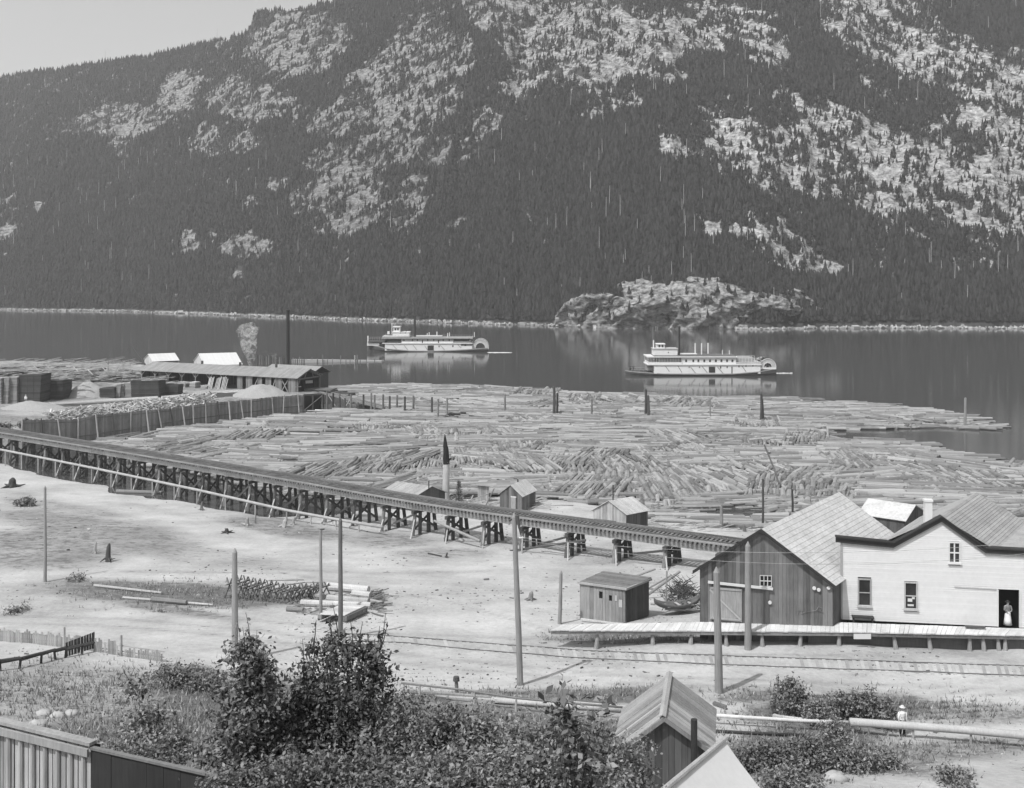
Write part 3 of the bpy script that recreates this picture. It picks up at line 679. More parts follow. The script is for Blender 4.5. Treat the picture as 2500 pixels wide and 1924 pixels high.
# ------------------------------------------------------------------ railway trestle
TP = [(-700,955),(-300,1012),(0,1058),(320,1110),(700,1174),(900,1210),(1106,1244),(1400,1284),(1668,1320),(1830,1341)]
ZD = 4.5
tp = [onz(x, y, ZD) for x, y in TP]; near_e = []
for i in range(len(tp) - 1):            # catmull-rom
    p0 = tp[max(i - 1, 0)]; p1 = tp[i]; p2 = tp[i + 1]; p3 = tp[min(i + 2, len(tp) - 1)]
    for k in range(24):
        s = k / 24; near_e.append(0.5 * ((2 * p1) + (p2 - p0) * s + (2 * p0 - 5 * p1 + 4 * p2 - p3) * s * s + (-p0 + 3 * p1 - 3 * p2 + p3) * s ** 3))
near_e.append(tp[-1])
cumd = [0]
for i in range(1, len(near_e)): cumd.append(cumd[-1] + (near_e[i] - near_e[i - 1]).length)
TL = cumd[-1]
def tr(s, off=0.0, z=0.0):
    """point s metres back from the right-hand end, off metres from the near edge to the far side"""
    d = TL - s; i = max(1, min(len(cumd) - 1, int(np.searchsorted(cumd, d)))); f_ = (d - cumd[i - 1]) / (cumd[i] - cumd[i - 1] + 1e-9)
    p = near_e[i - 1].lerp(near_e[i], f_)
    i0 = max(0, i - 6); i1 = min(len(near_e) - 1, i + 6); t_ = (near_e[i1] - near_e[i0]).normalized(); n_ = Vector((-t_.y, t_.x, 0)); n_ = n_ if n_.y > 0 else -n_
    return Vector((p.x, p.y, ZD)) + n_ * off + Vector((0, 0, z))
TW = 3.3
trestle = empty('railway_trestle', tuple(tr(0, TW / 2, -ZD)), 'long dark timber railway trestle crossing the shore on rows of piles', 'trestle')
VISL = 0
for s in np.arange(0, TL, 1): 
    p = tr(s)
    if CX + F * p.x / p.y < -120: break
    VISL = s
LEN = VISL
def strip(name, off, w_, z0, z1, mat):
    m = MB(); n = int(LEN / 3)
    for k in range(n):
        a = tr(LEN * k / n, off, (z0 + z1) / 2); c = tr(LEN * (k + 1) / n, off, (z0 + z1) / 2); m.bar(a, c, w_, z1 - z0)
    return m.build(name, mat, trestle)
strip('stringer', .45, .35, -.78, -.2, 'stringer'); strip('stringer', TW - .45, .35, -.78, -.2, 'pile')
strip('guard_timber', .18, .2, .0, .16, 'stringer'); strip('guard_timber', TW - .18, .2, .0, .16, 'timber_deck')
strip('rail', .93, .08, .0, .14, 'steel'); strip('rail', TW - .93, .08, .0, .14, 'steel')
nt = int(LEN / .46); rest = MB(); k0 = 0
for k in range(nt):
    s = .2 + k * .46; z_ = rnd.uniform(-.01, .01)
    if k < 99:
        m = MB(); m.bar(tr(s, -.06 + rnd.uniform(-.05, .05), -.1 + z_), tr(s, TW + .05, -.1 + z_), .24, .2); m.build('tie', 'timber_deck', trestle)
    else: rest.bar(tr(s, -.06 + rnd.uniform(-.05, .05), -.1 + z_), tr(s, TW + .05, -.1 + z_), .24, .2)
tag(rest.build('tie', 'timber_deck', trestle), kind='stuff')
s = 3.0; kb = 0
while s < LEN:
    ms = MB(); bent = MB()
    for off, lean in ((.1, -.5), (.95, -.05), (TW - .95, .05), (TW - .1, .5)):
        p = tr(s, off, -1.1); q = tr(s, off + lean, -1.1); gzv = max(G(q.x, q.y), -.5) - .4; q.z = gzv
        (bent if off > .5 else ms).tube(q, p, rnd.uniform(.19, .25), .2, 8)
    cp = MB(); cp.bar(tr(s, -.35, -.95), tr(s, TW + .35, -.95), .36, .34)
    bo = bent.build('bent', 'pile', trestle)
    sub(cp, 'cap', 'pile', bo); sub(ms, 'pile', 'pile_grey' if kb % 3 else 'pile', bo)
    q = tr(s, -.3, -.5); gzv = max(G(q.x, q.y), -.3)
    if ZD - .8 - gzv > 1.6:
        xb = MB(); xb.bar(tr(s - .22, .0, -1.3), Vector((*tr(s - .22, TW - .1)[:2], gzv + .5)), .08, .25); xb.bar(tr(s + .24, TW, -1.3), Vector((*tr(s + .24, .1)[:2], gzv + .5)), .08, .25)
        if kb % 2: xb.bar(tr(s + .3, .3, -1.3), Vector((*tr(s + 3.4, .2)[:2], gzv + .8)), .1, .22)
        sub(xb, 'brace', 'pile', bo)
    if CX + F * q.x / q.y > 120:
        foot = tr(s - .9, -1.7); foot.z = max(G(foot.x, foot.y), -.3) - .1
        rk_ = MB(); rk_.bar(foot, tr(s, .05, -1.6 if s < 40 else -2.2), .13, .16); sub(rk_, 'raker', 'board_light', bo)
    s += 4.7 if s > 20 else 5.3; kb += 1
# pale pipeline hung in front of the trestle
PPp = [(-120,1075),(13,1100),(224,1142),(481,1196),(700,1246),(820,1268),(934,1287)]
YS = {}
pts = []
for px, py in PPp:
    u = (px - CX) / F
    best = min(((abs(tr(s_).x / tr(s_).y - u), s_) for s_ in np.arange(0, TL, .5)))[1]
    Yt = tr(best).y - 3.2; pts.append(aty(px, py, Yt))
pl = empty('water_pipe', (pts[-1].x, pts[-1].y, pts[-1].z - 1), 'long pale wooden pipe on posts running in front of the trestle', 'pipeline')
m = MB(); m.chain(pts, [.17] * len(pts), 10); m.build('pipe', 'board_light', pl, True)
for i in range(len(pts) - 1):
    n = max(2, int((pts[i + 1] - pts[i]).length / 4.5))
    for k in range(n):
        p = pts[i].lerp(pts[i + 1], k / n); g_ = G(p.x, p.y); m = MB(); m.tube((p.x, p.y, max(g_, -.6) - .2), (p.x, p.y, p.z - .15), .09, .09, 6); m.build('post', 'board_light', pl)
m = MB(); p = onz(285,1200,.1); q = onz(395,1203,.1); m.tube(p, q, .3, .25, 10); tag(m.build('log', 'pile_grey'), 'grey log stranded across the shallows beneath the trestle', 'log')
# ------------------------------------------------------------------ mill yard on its made ground
YARD = [tuple(onz(x, y, 0)[:2]) for x, y in [(52,1101),(140,1089),(230,1077),(320,1063),(410,1046),(530,1029),(610,1021),(700,1009),(737,1005),(787,1002)]] + [(-42.5, 257), (-50, 272), (-62, 292), (-90, 318), (-150, 338), (-260, 338), (-290, 250), (-230, 182), (-120, 172)]
yx = np.arange(-295, -38, 1.0); yy = np.arange(168, 342, 1.0); YX, YYg = np.meshgrid(yx, yy, indexing='ij')
def sdf(x, y, P):
    d = np.full(x.shape, 1e9); ins = np.zeros(x.shape, bool)
    for i in range(len(P)):
        x0, y0 = P[i]; x1, y1 = P[(i + 1) % len(P)]; dx, dy = x1 - x0, y1 - y0
        t_ = np.clip(((x - x0) * dx + (y - y0) * dy) / (dx * dx + dy * dy), 0, 1)
        d = np.minimum(d, np.hypot(x - x0 - t_ * dx, y - y0 - t_ * dy))
        c = ((y0 > y) != (y1 > y)) & (x < (x1 - x0) * (y - y0) / ((y1 - y0) + 1e-12) + x0); ins ^= c
    return np.where(ins, d, -d)
SD = sdf(YX, YYg, YARD)
YZ = -1.2 + 4.2 * sstep(0.3, 2.2, SD) + (fbm(YX / 4, YYg / 4, 4, 77) - .5) * .5 * sstep(.5, 2, SD)
V = np.stack([YX, YYg, YZ], -1).reshape(-1, 3); n_ = len(yy); I = (np.arange(len(yx) - 1)[:, None] * n_ + np.arange(n_ - 1)[None, :]).ravel()
yard = npmesh('yard_ground', V, np.stack([I, I + n_, I + n_ + 1, I + 1], -1), 'ground', True); attr(yard, 'veg', 0.42 + .5 * (fbm(V[:, 0] / 9, V[:, 1] / 9, 3, 5) - .5)); tag(yard, kind='structure')
def yz(p): return 3.0
def yp(px, py, z=3.0): return onz(px, py, z)

FB = [(52,1101),(100,1094),(140,1089),(190,1082),(231,1076),(272,1069),(317,1062),(356,1056),(385,1051),(414,1046),(443,1041),(470,1037),(500,1033),(530,1029),(558,1025),(586,1022),(612,1019),(636,1016),(663,1012),(692,1008),(726,1005),(740,1004)]
FT = [(45,1026),(190,1023),(231,1013),(317,1006),(414,997),(530,982),(609,976),(662,969),(725,965),(790,963)]
fence = empty('plank_fence', tuple(onz(414, 1046, 0)), 'tall weathered board bulkhead fence with leaning posts around the mill yard', 'fence')
for i in range(len(FB) - 1):
    p = onz(*FB[i], 0); q = onz(*FB[i + 1], 0)
    zt0 = zat(interp([FB[i][0]], FT)[0], p.y); zt1 = zat(interp([FB[i + 1][0]], FT)[0], q.y)
    d = (q - p).normalized(); nn = Vector((d.y, -d.x, 0)); nn = nn if nn.y < 0 else -nn
    m = MB(); boards(m, p, q, -.6, lambda s: zt0 + (zt1 - zt0) * s + rnd.uniform(-.1, .1), nn, .32, .05, .01); bo = m.build('board_panel', 'fence_board' if 'fence_board' in M else 'board_mid', fence)
    m = MB(); zm = 1.15; m.bar(Vector((p.x, p.y, zm)) + nn * .12, Vector((q.x, q.y, zm)) + nn * .12, .1, .14); sub(m, 'rail', 'board_mid', bo); m = MB(); m.bar(Vector((p.x, p.y, zt0 - .5)) + nn * .12, Vector((q.x, q.y, zt1 - .5)) + nn * .12, .08, .1); sub(m, 'rail', 'board_mid', bo)
    m = MB(); off = rnd.uniform(.15, .5); zz = zt0 + rnd.uniform(-.1, .35)
    m.tube(Vector((p.x - rnd.uniform(-.4, .5), p.y, -.6)) + nn * (.5 + off), Vector((p.x + rnd.uniform(-.1, .1), p.y, zz)) + nn * .22, .16, .12, 7)
    m.build('post', 'board_light' if i % 4 != 1 else 'pile', fence)
# dark timber crib at the fence end under the mill mouth
crib = empty('timber_crib', tuple(onz(760, 1003, 0)), 'dark open timber crib between the fence end and the haul ramp', 'crib')
p = onz(741, 1004, 0); q = onz(787, 1002, 0); zt = zat(964, p.y)
m = MB(); m.prism([(p.x, p.y + .6, -.6), (q.x, q.y + .6, -.6), (q.x, q.y + .6, zt - .3), (p.x, p.y + .6, zt - .3)], (0, 1.5, 0)); m.build('backing', 'interior_shade', crib)
for f_ in (0, .5, 1):
    a = p.lerp(q, f_); m = MB(); m.tube((a.x, a.y, -.6), (a.x, a.y, zt), .22, .2, 7); m.build('post', 'pile', crib)
m = MB(); m.bar((p.x, p.y, zt), (q.x, q.y, zt), .3, .3); m.build('cap', 'pile', crib)
m = MB(); m.bar((p.x, p.y - .2, .1), (q.x, q.y - .2, zt - .3), .12, .16); m.build('brace', 'board_mid', crib)

# slab wood waste behind the fence, sawdust hill, planks
b = MB()
for k in range(2600):
    px = rnd.uniform(118, 520); t0 = interp([px], FT)[0]
    py = t0 - rnd.uniform(1, 30 if px < 430 else 22) + 14; Y0 = onz(px, interp([px], FB)[0], 0).y
    Y_ = Y0 + 2.5 + rnd.uniform(0, 13); s_ = (Y_ - Y0 - 2.5) / 13
    hgt = 3.1 + 1.5 * math.sin(s_ * 3.14) * (.6 + .6 * float(vn(px / 22, s_ * 3, 4))) + rnd.uniform(-.25, .3)
    c = Vector(((px - CX) / F * Y_, Y_, hgt)); a = rnd.uniform(0, 3.14); d = Vector((math.cos(a), math.sin(a), rnd.uniform(-.5, .5))) * rnd.uniform(.4, 1.5)
    b.bar(c - d, c + d, rnd.uniform(.08, .3), rnd.uniform(.03, .08), up=(rnd.uniform(-.6, .6), rnd.uniform(-.6, .6), 1))
tag(b.build('slab_wood', 'slab'), 'tangled heap of pale sawmill slab wood behind the fence', 'slab wood', kind='stuff')
def heap(name, label, cat, px, py, w_, h_, d_, mat, zb=2.8, seed=0, ang=0):
    c = onz(px, py, zb); n = 40; vs = []; fs = []
    for i in range(n + 1):
        for j in range(n + 1):
            x = (i / n * 2 - 1); y = (j / n * 2 - 1); r = math.hypot(x, y)
            hh = max(0, 1 - r ** 1.25) * (0.85 + .5 * float(fbm(x * 3 + seed, y * 3, 3, seed)))
            vs.append((c.x + x * w_, c.y + d_ * .8 + y * d_, zb + hh * h_ - .05))
    for i in range(n):
        for j in range(n): a = i * (n + 1) + j; fs.append((a, a + n + 1, a + n + 2, a + 1))
    m = MB(); m.add(vs, fs); return tag(m.build(name, mat, None, True), label, cat)
heap('sawdust_pile', 'large pale sawdust hill between the open mill and the fence', 'sawdust pile', 625, 972, 6.8, 2.7, 5.5, 'sawdust', seed=3)
heap('sawdust_pile', 'low spread of sawdust left of the dark lumber piles behind the pale slab heap', 'sawdust pile', 60, 1003, 7, 1.5, 4.5, 'sawdust', seed=9)
heap('dark_heap', 'dark hollow heap of refuse left of the sawdust hill', 'refuse heap', 520, 972, 5.5, .9, 4, 'bark', seed=5)
heap('sawdust_pile', 'pale rounded heap between the dark lumber stacks', 'sawdust pile', 195, 975, 5.5, 3.2, 5, 'sawdust', seed=14)
b = MB()
for k in range(5): p0 = yp(120, 988 - k, 3.5); p1 = yp(385, 972 - k, 3.5); b.bar(p0 + Vector((0, 0, .1 * k % .2)), p1, .5, .12)
tag(b.build('plank_walk', 'board_pale'), 'long pale plank walk running right from the lumber stacks above the slab heap', 'plank walk')
b = MB()
for k in range(5): p0 = yp(395, 972 - k, 3.4); p1 = yp(600, 955 - k, 3.3); b.bar(p0, p1, .5, .12)
tag(b.build('plank_walk', 'board_pale'), 'pale plank walk in front of the open side of the mill', 'plank walk')

LG = 'lumber stacks in the mill yard'
def stack(px0, px1, pt, pb, dep, side, label, zb=3.0, skew=0.0, tops=True, ragged=.25):
    a = onz(px0, pb, zb); c_ = onz(px1, pb, zb); Y = a.y; w_ = c_.x - a.x; h_ = zat(pt, Y) - zb
    t = empty('lumber_stack', ((a.x + c_.x) / 2, Y + dep / 2, zb), label, 'lumber stack', LG)
    nl = max(4, int(h_ / .16)); m = MB()
    for k in range(nl):
        z = zb + h_ * (k + .5) / nl; j = rnd.uniform(-.06, .06)
        m.box(((a.x + c_.x) / 2 + j + skew * k / nl, Y + dep / 2, z), (w_ + rnd.uniform(-.06, .06), dep + rnd.uniform(-.1, .1), h_ / nl * .8))
    m.build('lumber', side, t)
    if side == 'lumber_shaded':
        m = MB()
        for i_ in range(int(w_ / 1.3)):
            m.box((a.x + .6 + i_ * 1.3 + skew * .5, Y + .2, zb + h_ / 2), (.05, .5, h_ * .98))
        m.build('stickers', 'lumber_shaded', t)
    if tops:
        m = MB()
        for k in range(int(w_ * 2.2)):
            x = a.x + skew + rnd.uniform(-.3, w_); l_ = rnd.uniform(2, 4.5); y = Y + rnd.uniform(0, dep)
            m.bar((x, y, zb + h_ + .05 + rnd.uniform(0, .25)), (x + l_, y + rnd.uniform(-.8, .8), zb + h_ + .1 + rnd.uniform(.1, .7)), rnd.uniform(.2, .4), .06)
        m.build('top_boards', 'lumber_top', t)
    return t
ST = [(-60,-30,925,988,4,'lumber_end','pale lumber stack end beyond the left frame edge'),(-26,3,924,987,4,'lumber_end','pale lumber stack cut by the left frame edge'),(7,19,922,986,4,'lumber_end','narrow pale lumber stack second from the left edge'),(23,41,921,985,4,'lumber_end','pale lumber stack touching the tallest dark stack'),
 (42,97,915,984,5,'lumber_shaded','tallest and widest dark lumber stack at the far left'),(99,152,929,977,5,'lumber_shaded','dark lumber stack right of the tallest one'),
 (243,280,948,972,4,'lumber_shaded','low dark lumber stack left of the three pale stack ends'),(282,292,938,971,4,'lumber_end','first of the thin pale stack ends beside the long dark stack'),(295,302,937,970,4,'lumber_end','middle thin pale stack end beside the long dark stack'),(304,320,935,970,4,'lumber_end','widest pale stack end touching the long dark stack'),
 (321,389,930,970,5,'lumber_shaded','long dark lumber stack in the middle of the yard'),(391,433,940,965,4,'lumber_shaded','low dark lumber stack with flat top at the mill corner'),(389,412,905,940,3,'lumber_shaded','dark stack against the left end of the mill roof'),(414,428,902,938,3,'lumber_shaded','small dark stack under the left eave of the mill')]
for (x0, x1, t0, b0, dp, sd, lb) in ST: stack(x0, x1, t0, b0, dp, sd, lb, skew=rnd.uniform(-.3, .3), tops=(sd == 'lumber_shaded'))
BACK = [(-60,-5,896,914,'far-row lumber pile at the left frame edge'),(0,48,894,912,'first far-row lumber pile, seen over the back row'),(52,96,895,911,'second far-row lumber pile, seen over the back row'),(100,140,893,910,'third far-row lumber pile, under a prop board'),(145,190,895,910,'fourth far-row lumber pile, behind the two prop boards'),(196,240,897,910,'fifth far-row lumber pile, left of the upright post'),(285,318,900,916,'far-row lumber pile under the derrick boom'),(-40,40,906,935,'broad back-row lumber pile with tilted pale top at the left edge'),(45,95,903,930,'back-row lumber pile behind the tallest dark stack'),(100,160,903,928,'back-row lumber pile with slanting top boards left of the heap'),(165,215,903,930,'back-row lumber pile with two prop boards'),(220,280,911,934,'dark back-row lumber pile above the low stack'),(296,335,920,936,'low back-row pile just left of the mill roof')]
for x0, x1, t0, b0, lb in BACK: stack(x0, x1, t0 + 4, b0, 5, 'lumber_shaded' if x0 != 220 else 'lumber_shaded', lb, skew=.4)
b = MB()
for k in range(620):
    px = rnd.uniform(-60, 320); py = rnd.uniform(888, 932); p = yp(px, py + 12, 3); p.z = 3 + rnd.uniform(1.2, 3.0)
    a = rnd.uniform(-.5, .3); d = Vector((math.cos(a), math.sin(a), rnd.uniform(.02, .22))) * rnd.uniform(1.2, 3.2); b.bar(p - d, p + d, .3, .06)
tag(b.build('loose_boards', 'lumber_top'), 'sloping loose boards capping the back rows of lumber', 'boards', kind='stuff')
for k, (px, py) in enumerate([(88,893),(117,890),(184,895),(220,903),(255,897)]):
    p = onz(px, py + 14, 5.4); m = MB(); m.bar((p.x - .5, p.y, zat(py, p.y)), (p.x + .7, p.y, zat(py + 12, p.y)), .45, .1)
    tag(m.build('prop_board', 'board_pale'), ['leftmost', 'second', 'third', 'fourth', 'rightmost'][k] + ' of five tilted pale prop boards above the lumber piles', 'board')
for px, pt, pb, r, lb in [(264,880,908,.16,'pale upright post behind the lumber piles'),(300,884,905,.1,'thin dark post left of the derrick foot')]:
    p = onz(px, pb, 3.2); m = MB(); m.tube(p, (p.x, p.y, zat(pt, p.y)), r, r * .8, 7); tag(m.build('post', 'board_light' if px == 264 else 'pile'), lb, 'post')
# derrick
dk = empty('derrick', tuple(onz(345, 905, 3)), 'slim timber derrick with slanting boom left of the mill', 'derrick')
p = onz(365, 906, 3.6); m = MB(); m.tube(p, aty(320, 842, p.y), .3, .2, 8); m.build('boom', 'pile', dk)
m = MB(); p2 = onz(318, 905, 3); m.tube(p2, aty(316, 812, p2.y), .09, .05, 6); m.build('mast', 'pile', dk)
m = MB(); m.tube(aty(318, 842, p.y), aty(283, 906, p.y), .035, n=5); m.tube(aty(318, 842, p.y), aty(316, 812, p2.y), .035, n=5); m.build('cable', 'iron', dk)
m = MB(); q = onz(333, 915, 3); m.box(q + Vector((0, 1, 1.2)), (2.3, 1.6, 2.2)); bx_ = tag(m.build('hoist_hut', 'board_pale'), 'tiny pale hut on the yard below the derrick boom', 'hut')

# white roofed sheds behind the mill
def hpx(name, lab, C_, G_, S_, ze, zb, rise, **k):
    return house(name, lab, k.pop('cat', 'shed'), (onz(*C_[:2], ze) if len(C_) == 2 else ((C_[0] - CX) / F * C_[2], C_[2])), (onz(*G_[:2], ze) if len(G_) == 2 else ((G_[0] - CX) / F * G_[2], G_[2])), (onz(*S_[:2], ze) if len(S_) == 2 else ((S_[0] - CX) / F * S_[2], S_[2])), ze, zb, rise, **k)
hpx('shed', 'small white-roofed shed with pale gable left of the mill by the water', (374,882), (353,0,309), (436,0,305), 5.6, 2.8, 1.7, wall='board_pale', roof='canvas', wall2='board_dark', plankroof=True)
hpx('shed', 'larger white-roofed shed behind the middle of the mill roof', (500,892), (474,0,312), (590,0,300), 4.9, 2.8, 2.6, wall='board_pale', roof='canvas', plankroof=True)

# ------------------------------------------------------------------ sawmill
mill = empty('sawmill', (-60, 252, 3), 'long low open-sided sawmill with grey gabled roof at the water edge', 'sawmill')
O = Vector((-48.3, 246.0, 0)); ax = Vector((-.900, .433, 0)).normalized(); gx_ = Vector((.433, .900, 0)); Lm = 46.0; Wm = 8.8; ze = 6.35; zr = 8.0; zb = 2.7
def mp(a, g, z): p = O + ax * a + gx_ * g; return Vector((p.x, p.y, z))
for sgn in (0, 1):
    m = MB(); e = -.5 if sgn == 0 else Wm + .5; k = 150
    for i in range(k):
        a0 = -.6 + (Lm + 1.2) * i / k; a1 = -.6 + (Lm + 1.2) * (i + 1) / k - .01
        th_ = .06 + rnd.uniform(-.012, .012)
        m.prism([mp(a0, e, ze - .12), mp(a1, e, ze - .12), mp(a1, Wm / 2, zr), mp(a0, Wm / 2, zr)], (0, 0, th_))
    rf = m.build('roof', 'roof_grey', mill)
    if sgn == 0:
        for s_, h_ in ((9, .7), (19.5, .9), (31, .8)):
            m = MB(); m.box(mp(s_, Wm / 2, zr + .4), (.5, .5, h_), rz=.4); sub(m, 'roof_vent', 'pile', rf)
# left annex roof falling toward the lumber piles
m = MB(); m.prism([mp(Lm, -.5, ze - .12), mp(Lm + 5, 1, ze - .3), mp(Lm + 4, Wm / 2 + 1, 6.6), mp(Lm, Wm / 2, zr)], (0, 0, .07)); m.build('annex_roof', 'roof_grey', mill)
m = MB(); m.prism([mp(1.5, Wm - .5, ze + .3), mp(16, Wm - .5, ze + .3), mp(16, Wm + 3, zr - .1), mp(1.5, Wm + 3, zr - .1)], (0, 0, .1)); m.prism([mp(1.5, Wm + 3, zr - .1), mp(16, Wm + 3, zr - .1), mp(16, Wm + 7, ze - .1), mp(1.5, Wm + 7, ze - .1)], (0, 0, .1)); m.build('boiler_roof', 'roof_grey', mill)
m = MB(); m.prism([mp(2, Wm + .3, zb), mp(15.5, Wm + .3, zb), mp(15.5, Wm + .3, ze), mp(2, Wm + .3, ze)], gx_ * 6); m.build('boiler_house', 'board_dark', mill)
for i in range(12):
    a_ = i * Lm / 11
    for g_ in (.1, Wm - .1):
        m = MB(); m.bar(mp(a_, g_, zb), mp(a_, g_, ze), .24, .24, up=(0, 1, 0)); m.build('post', 'board_mid', mill)
    if i > 4:
        m = MB(); m.bar(mp(a_, .1, ze - 1.2), mp(a_ + 1.0, .1, ze - .15), .12); m.bar(mp(a_, .1, ze - 1.2), mp(a_ - 1.0, .1, ze - .15), .12); m.build('knee_brace', 'board_light', mill)
m = MB(); m.bar(mp(0, .1, ze - .1), mp(Lm, .1, ze - .1), .25, .25); m.bar(mp(0, Wm - .1, ze - .1), mp(Lm, Wm - .1, ze - .1), .25, .25); m.build('plate', 'board_mid', mill)
for (a0, a1) in ((.2, 2.4), (4.3, 5.9), (7.0, 8.6), (9.6, 10.9), (12.4, 14.2), (15.2, 16.6)):
    m = MB(); boards(m, mp(a0, 0, 0), mp(a1, 0, 0), zb, lambda s: ze - .2, -gx_, .3, .05, .02); m.build('wall_boards', 'board_mid', mill)
m = MB(); boards(m, mp(0, Wm, 0), mp(Lm, Wm, 0), zb, lambda s: ze - .2, gx_, .35, .05, .01); m.build('wall_boards', 'board_dark', mill)
m = MB(); boards(m, mp(Lm, 0, 0), mp(Lm, Wm, 0), zb, lambda s: ze - .2, ax, .35, .05, .01); m.build('wall_boards', 'board_dark', mill)
m = MB(); m.prism([mp(.6, 3.5, zb), mp(17, 3.5, zb), mp(17, 3.5, ze), mp(.6, 3.5, ze)], gx_ * .1); m.build('inner_wall', 'interior_shade', mill)
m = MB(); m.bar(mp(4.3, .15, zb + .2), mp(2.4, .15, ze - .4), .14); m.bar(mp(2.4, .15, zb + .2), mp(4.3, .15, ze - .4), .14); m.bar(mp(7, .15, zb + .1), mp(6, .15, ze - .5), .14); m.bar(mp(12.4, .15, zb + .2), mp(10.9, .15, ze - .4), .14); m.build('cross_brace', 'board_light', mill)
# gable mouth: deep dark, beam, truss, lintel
m = MB(); m.prism([mp(1.3, .3, zb), mp(1.3, Wm - .3, zb), mp(1.3, Wm - .3, ze), mp(1.3, Wm / 2, zr - .1), mp(1.3, .3, ze)], ax * .1); m.build('mouth_shadow', 'interior_shade', mill)
m = MB(); m.bar(mp(-.3, 0, ze - .35), mp(-.3, Wm, ze - .35), .2, .3); m.bar(mp(-.3, 0, ze - .3), mp(-.3, Wm / 2, zr - .2), .18, .25); m.bar(mp(-.3, Wm, ze - .3), mp(-.3, Wm / 2, zr - .2), .18, .25); m.bar(mp(-.3, Wm * .68, ze - .3), mp(-.3, Wm * .6, zr - .6), .12); m.bar(mp(-.3, Wm * .3, ze - .3), mp(-.3, Wm * .38, zr - .7), .12); m.build('gable_truss', 'board_mid', mill)
m = MB(); m.bar(mp(-.2, .2, zb), mp(-.2, .2, ze - .3), .25, .25, up=(0, 1, 0)); m.bar(mp(-.2, Wm - .2, zb), mp(-.2, Wm - .2, ze - .3), .25, .25, up=(0, 1, 0)); m.bar(mp(-.2, .2, zb + 1.6), mp(-.2, 1.0, ze - .5), .12); m.build('gable_post', 'board_mid', mill)
m = MB(); m.box(mp(.9, Wm * .66, 4.9), (1.9, .1, .65), rz=.5); m.build('carriage_board', 'board_light', mill)
m = MB(); m.box(mp(.6, 1.2, 4.2), (1.8, .1, .16), rz=.6); m.build('guide_bar', 'board_pale', mill)
m = MB(); m.prism([mp(-.4, -.2, zb - .1), mp(Lm, -.2, zb - .1), mp(Lm, Wm + .2, zb - .1), mp(-.4, Wm + .2, zb - .1)], (0, 0, .3)); m.build('floor', 'board_mid', mill)
# piles and horses of sawn boards under the open part
IG = 'sawn board piles under the mill roof'
nm = ['nearest the left corner of the mill', 'second from the left corner under the mill roof', 'third from the left corner under the mill roof', 'fourth from the left corner under the mill roof', 'fifth from the left corner under the mill roof', 'sixth, nearest the leaning boards by the dark doorway']
for i, (a_, w_, h_) in enumerate([(43, 3.4, 1.5), (38.6, 2.2, 1.7), (35.5, 2.2, 1.1), (31.8, 2.6, 1.4), (28.4, 1.7, 1.5), (25.0, 1.8, .9)]):
    m = MB(); nl = int(h_ / .13)
    for k in range(nl): m.box(mp(a_, -1.0 + rnd.uniform(-.05, .05), zb + .3 + k * .13), (w_ + rnd.uniform(-.2, .2), 1.8, .09), rz=-.45)
    tag(m.build('board_pile', 'lumber_top'), 'board pile ' + nm[i], 'board pile', IG)
for i, a_ in enumerate((23, 20.8, 18.9)):
    m = MB()
    for q_ in range(4):
        m.bar(mp(a_ + q_ * .4, -1.7, zb + .1), mp(a_ + q_ * .4 + .3, -.3, ze - .7 + rnd.uniform(-.3, .2)), .22, .06)
    tag(m.build('leaning_boards', 'board_light'), ['leftmost', 'middle', 'rightmost'][i] + ' bundle of boards leaning on the open mill front', 'boards')
sk = onz(703, 905, 3); sk.y = 263; sk.x = (703 - CX) / F * 263
st = empty('smokestack', (sk.x, sk.y, 3), 'tall thin dark iron smokestack rising behind the sawmill roof', 'smokestack')
zt = zat(757, 263); m = MB(); m.tube((sk.x, sk.y, 3), (sk.x, sk.y, zt), .42, .40, 16); m.build('stack', 'iron', st)
m = MB(); m.tube((sk.x, sk.y, zt - .25), (sk.x, sk.y, zt + .05), .48, .48, 16); m.tube((sk.x, sk.y, 8), (sk.x, sk.y, 8.25), .5, .5, 16); m.build('band', 'iron', st)

# steam and smoke (real volumes)
def plume(name, label, pts, rs_, dens, col=.95, seed=0):
    t = NT(name); tc = t.coord('Object'); n = t.noise(tc, .75, 7, .7, 1.5); d = t.ramp(n, .48, .85)
    v = t.n('ShaderNodeVolumePrincipled'); v.inputs['Color'].default_value = (col, col, col, 1); v.inputs['Anisotropy'].default_value = .2
    t.l(t.math('MULTIPLY', d, dens), v.inputs['Density']); t.l(v.outputs[0], t.out.inputs['Volume']); M[name + str(seed)] = t.m
    m = MB(); m.chain(pts, rs_, 14); o = m.build(name, name + str(seed), None, True); return tag(o, label, name.replace('_', ' '), kind='stuff')
def PY_(px, py, Y): return aty(px, py, Y)
plume('steam', 'white steam column rising behind the mill roof', [PY_(613,897,268), PY_(613,880,268), PY_(609,850,268), PY_(605,822,268), PY_(604,805,268), PY_(600,790,268)], [.4, 1.0, 1.9, 2.3, 3.0, 1.8], 2.6)
plume('steam', 'small ragged steam puff above the pier left of the smokestack', [PY_(683,884,300), PY_(670,868,300), PY_(655,862,300), PY_(640,858,300)], [.3, .9, .6, .25], .7, seed=1)
plume('smoke', 'faint grey smoke drifting above the funnel of the left steamer', [PY_(1010,756,416), PY_(995,740,420), PY_(975,726,425), PY_(955,716,430)], [.3, 2.6, 4.6, 3.0], .05, .6, seed=2)

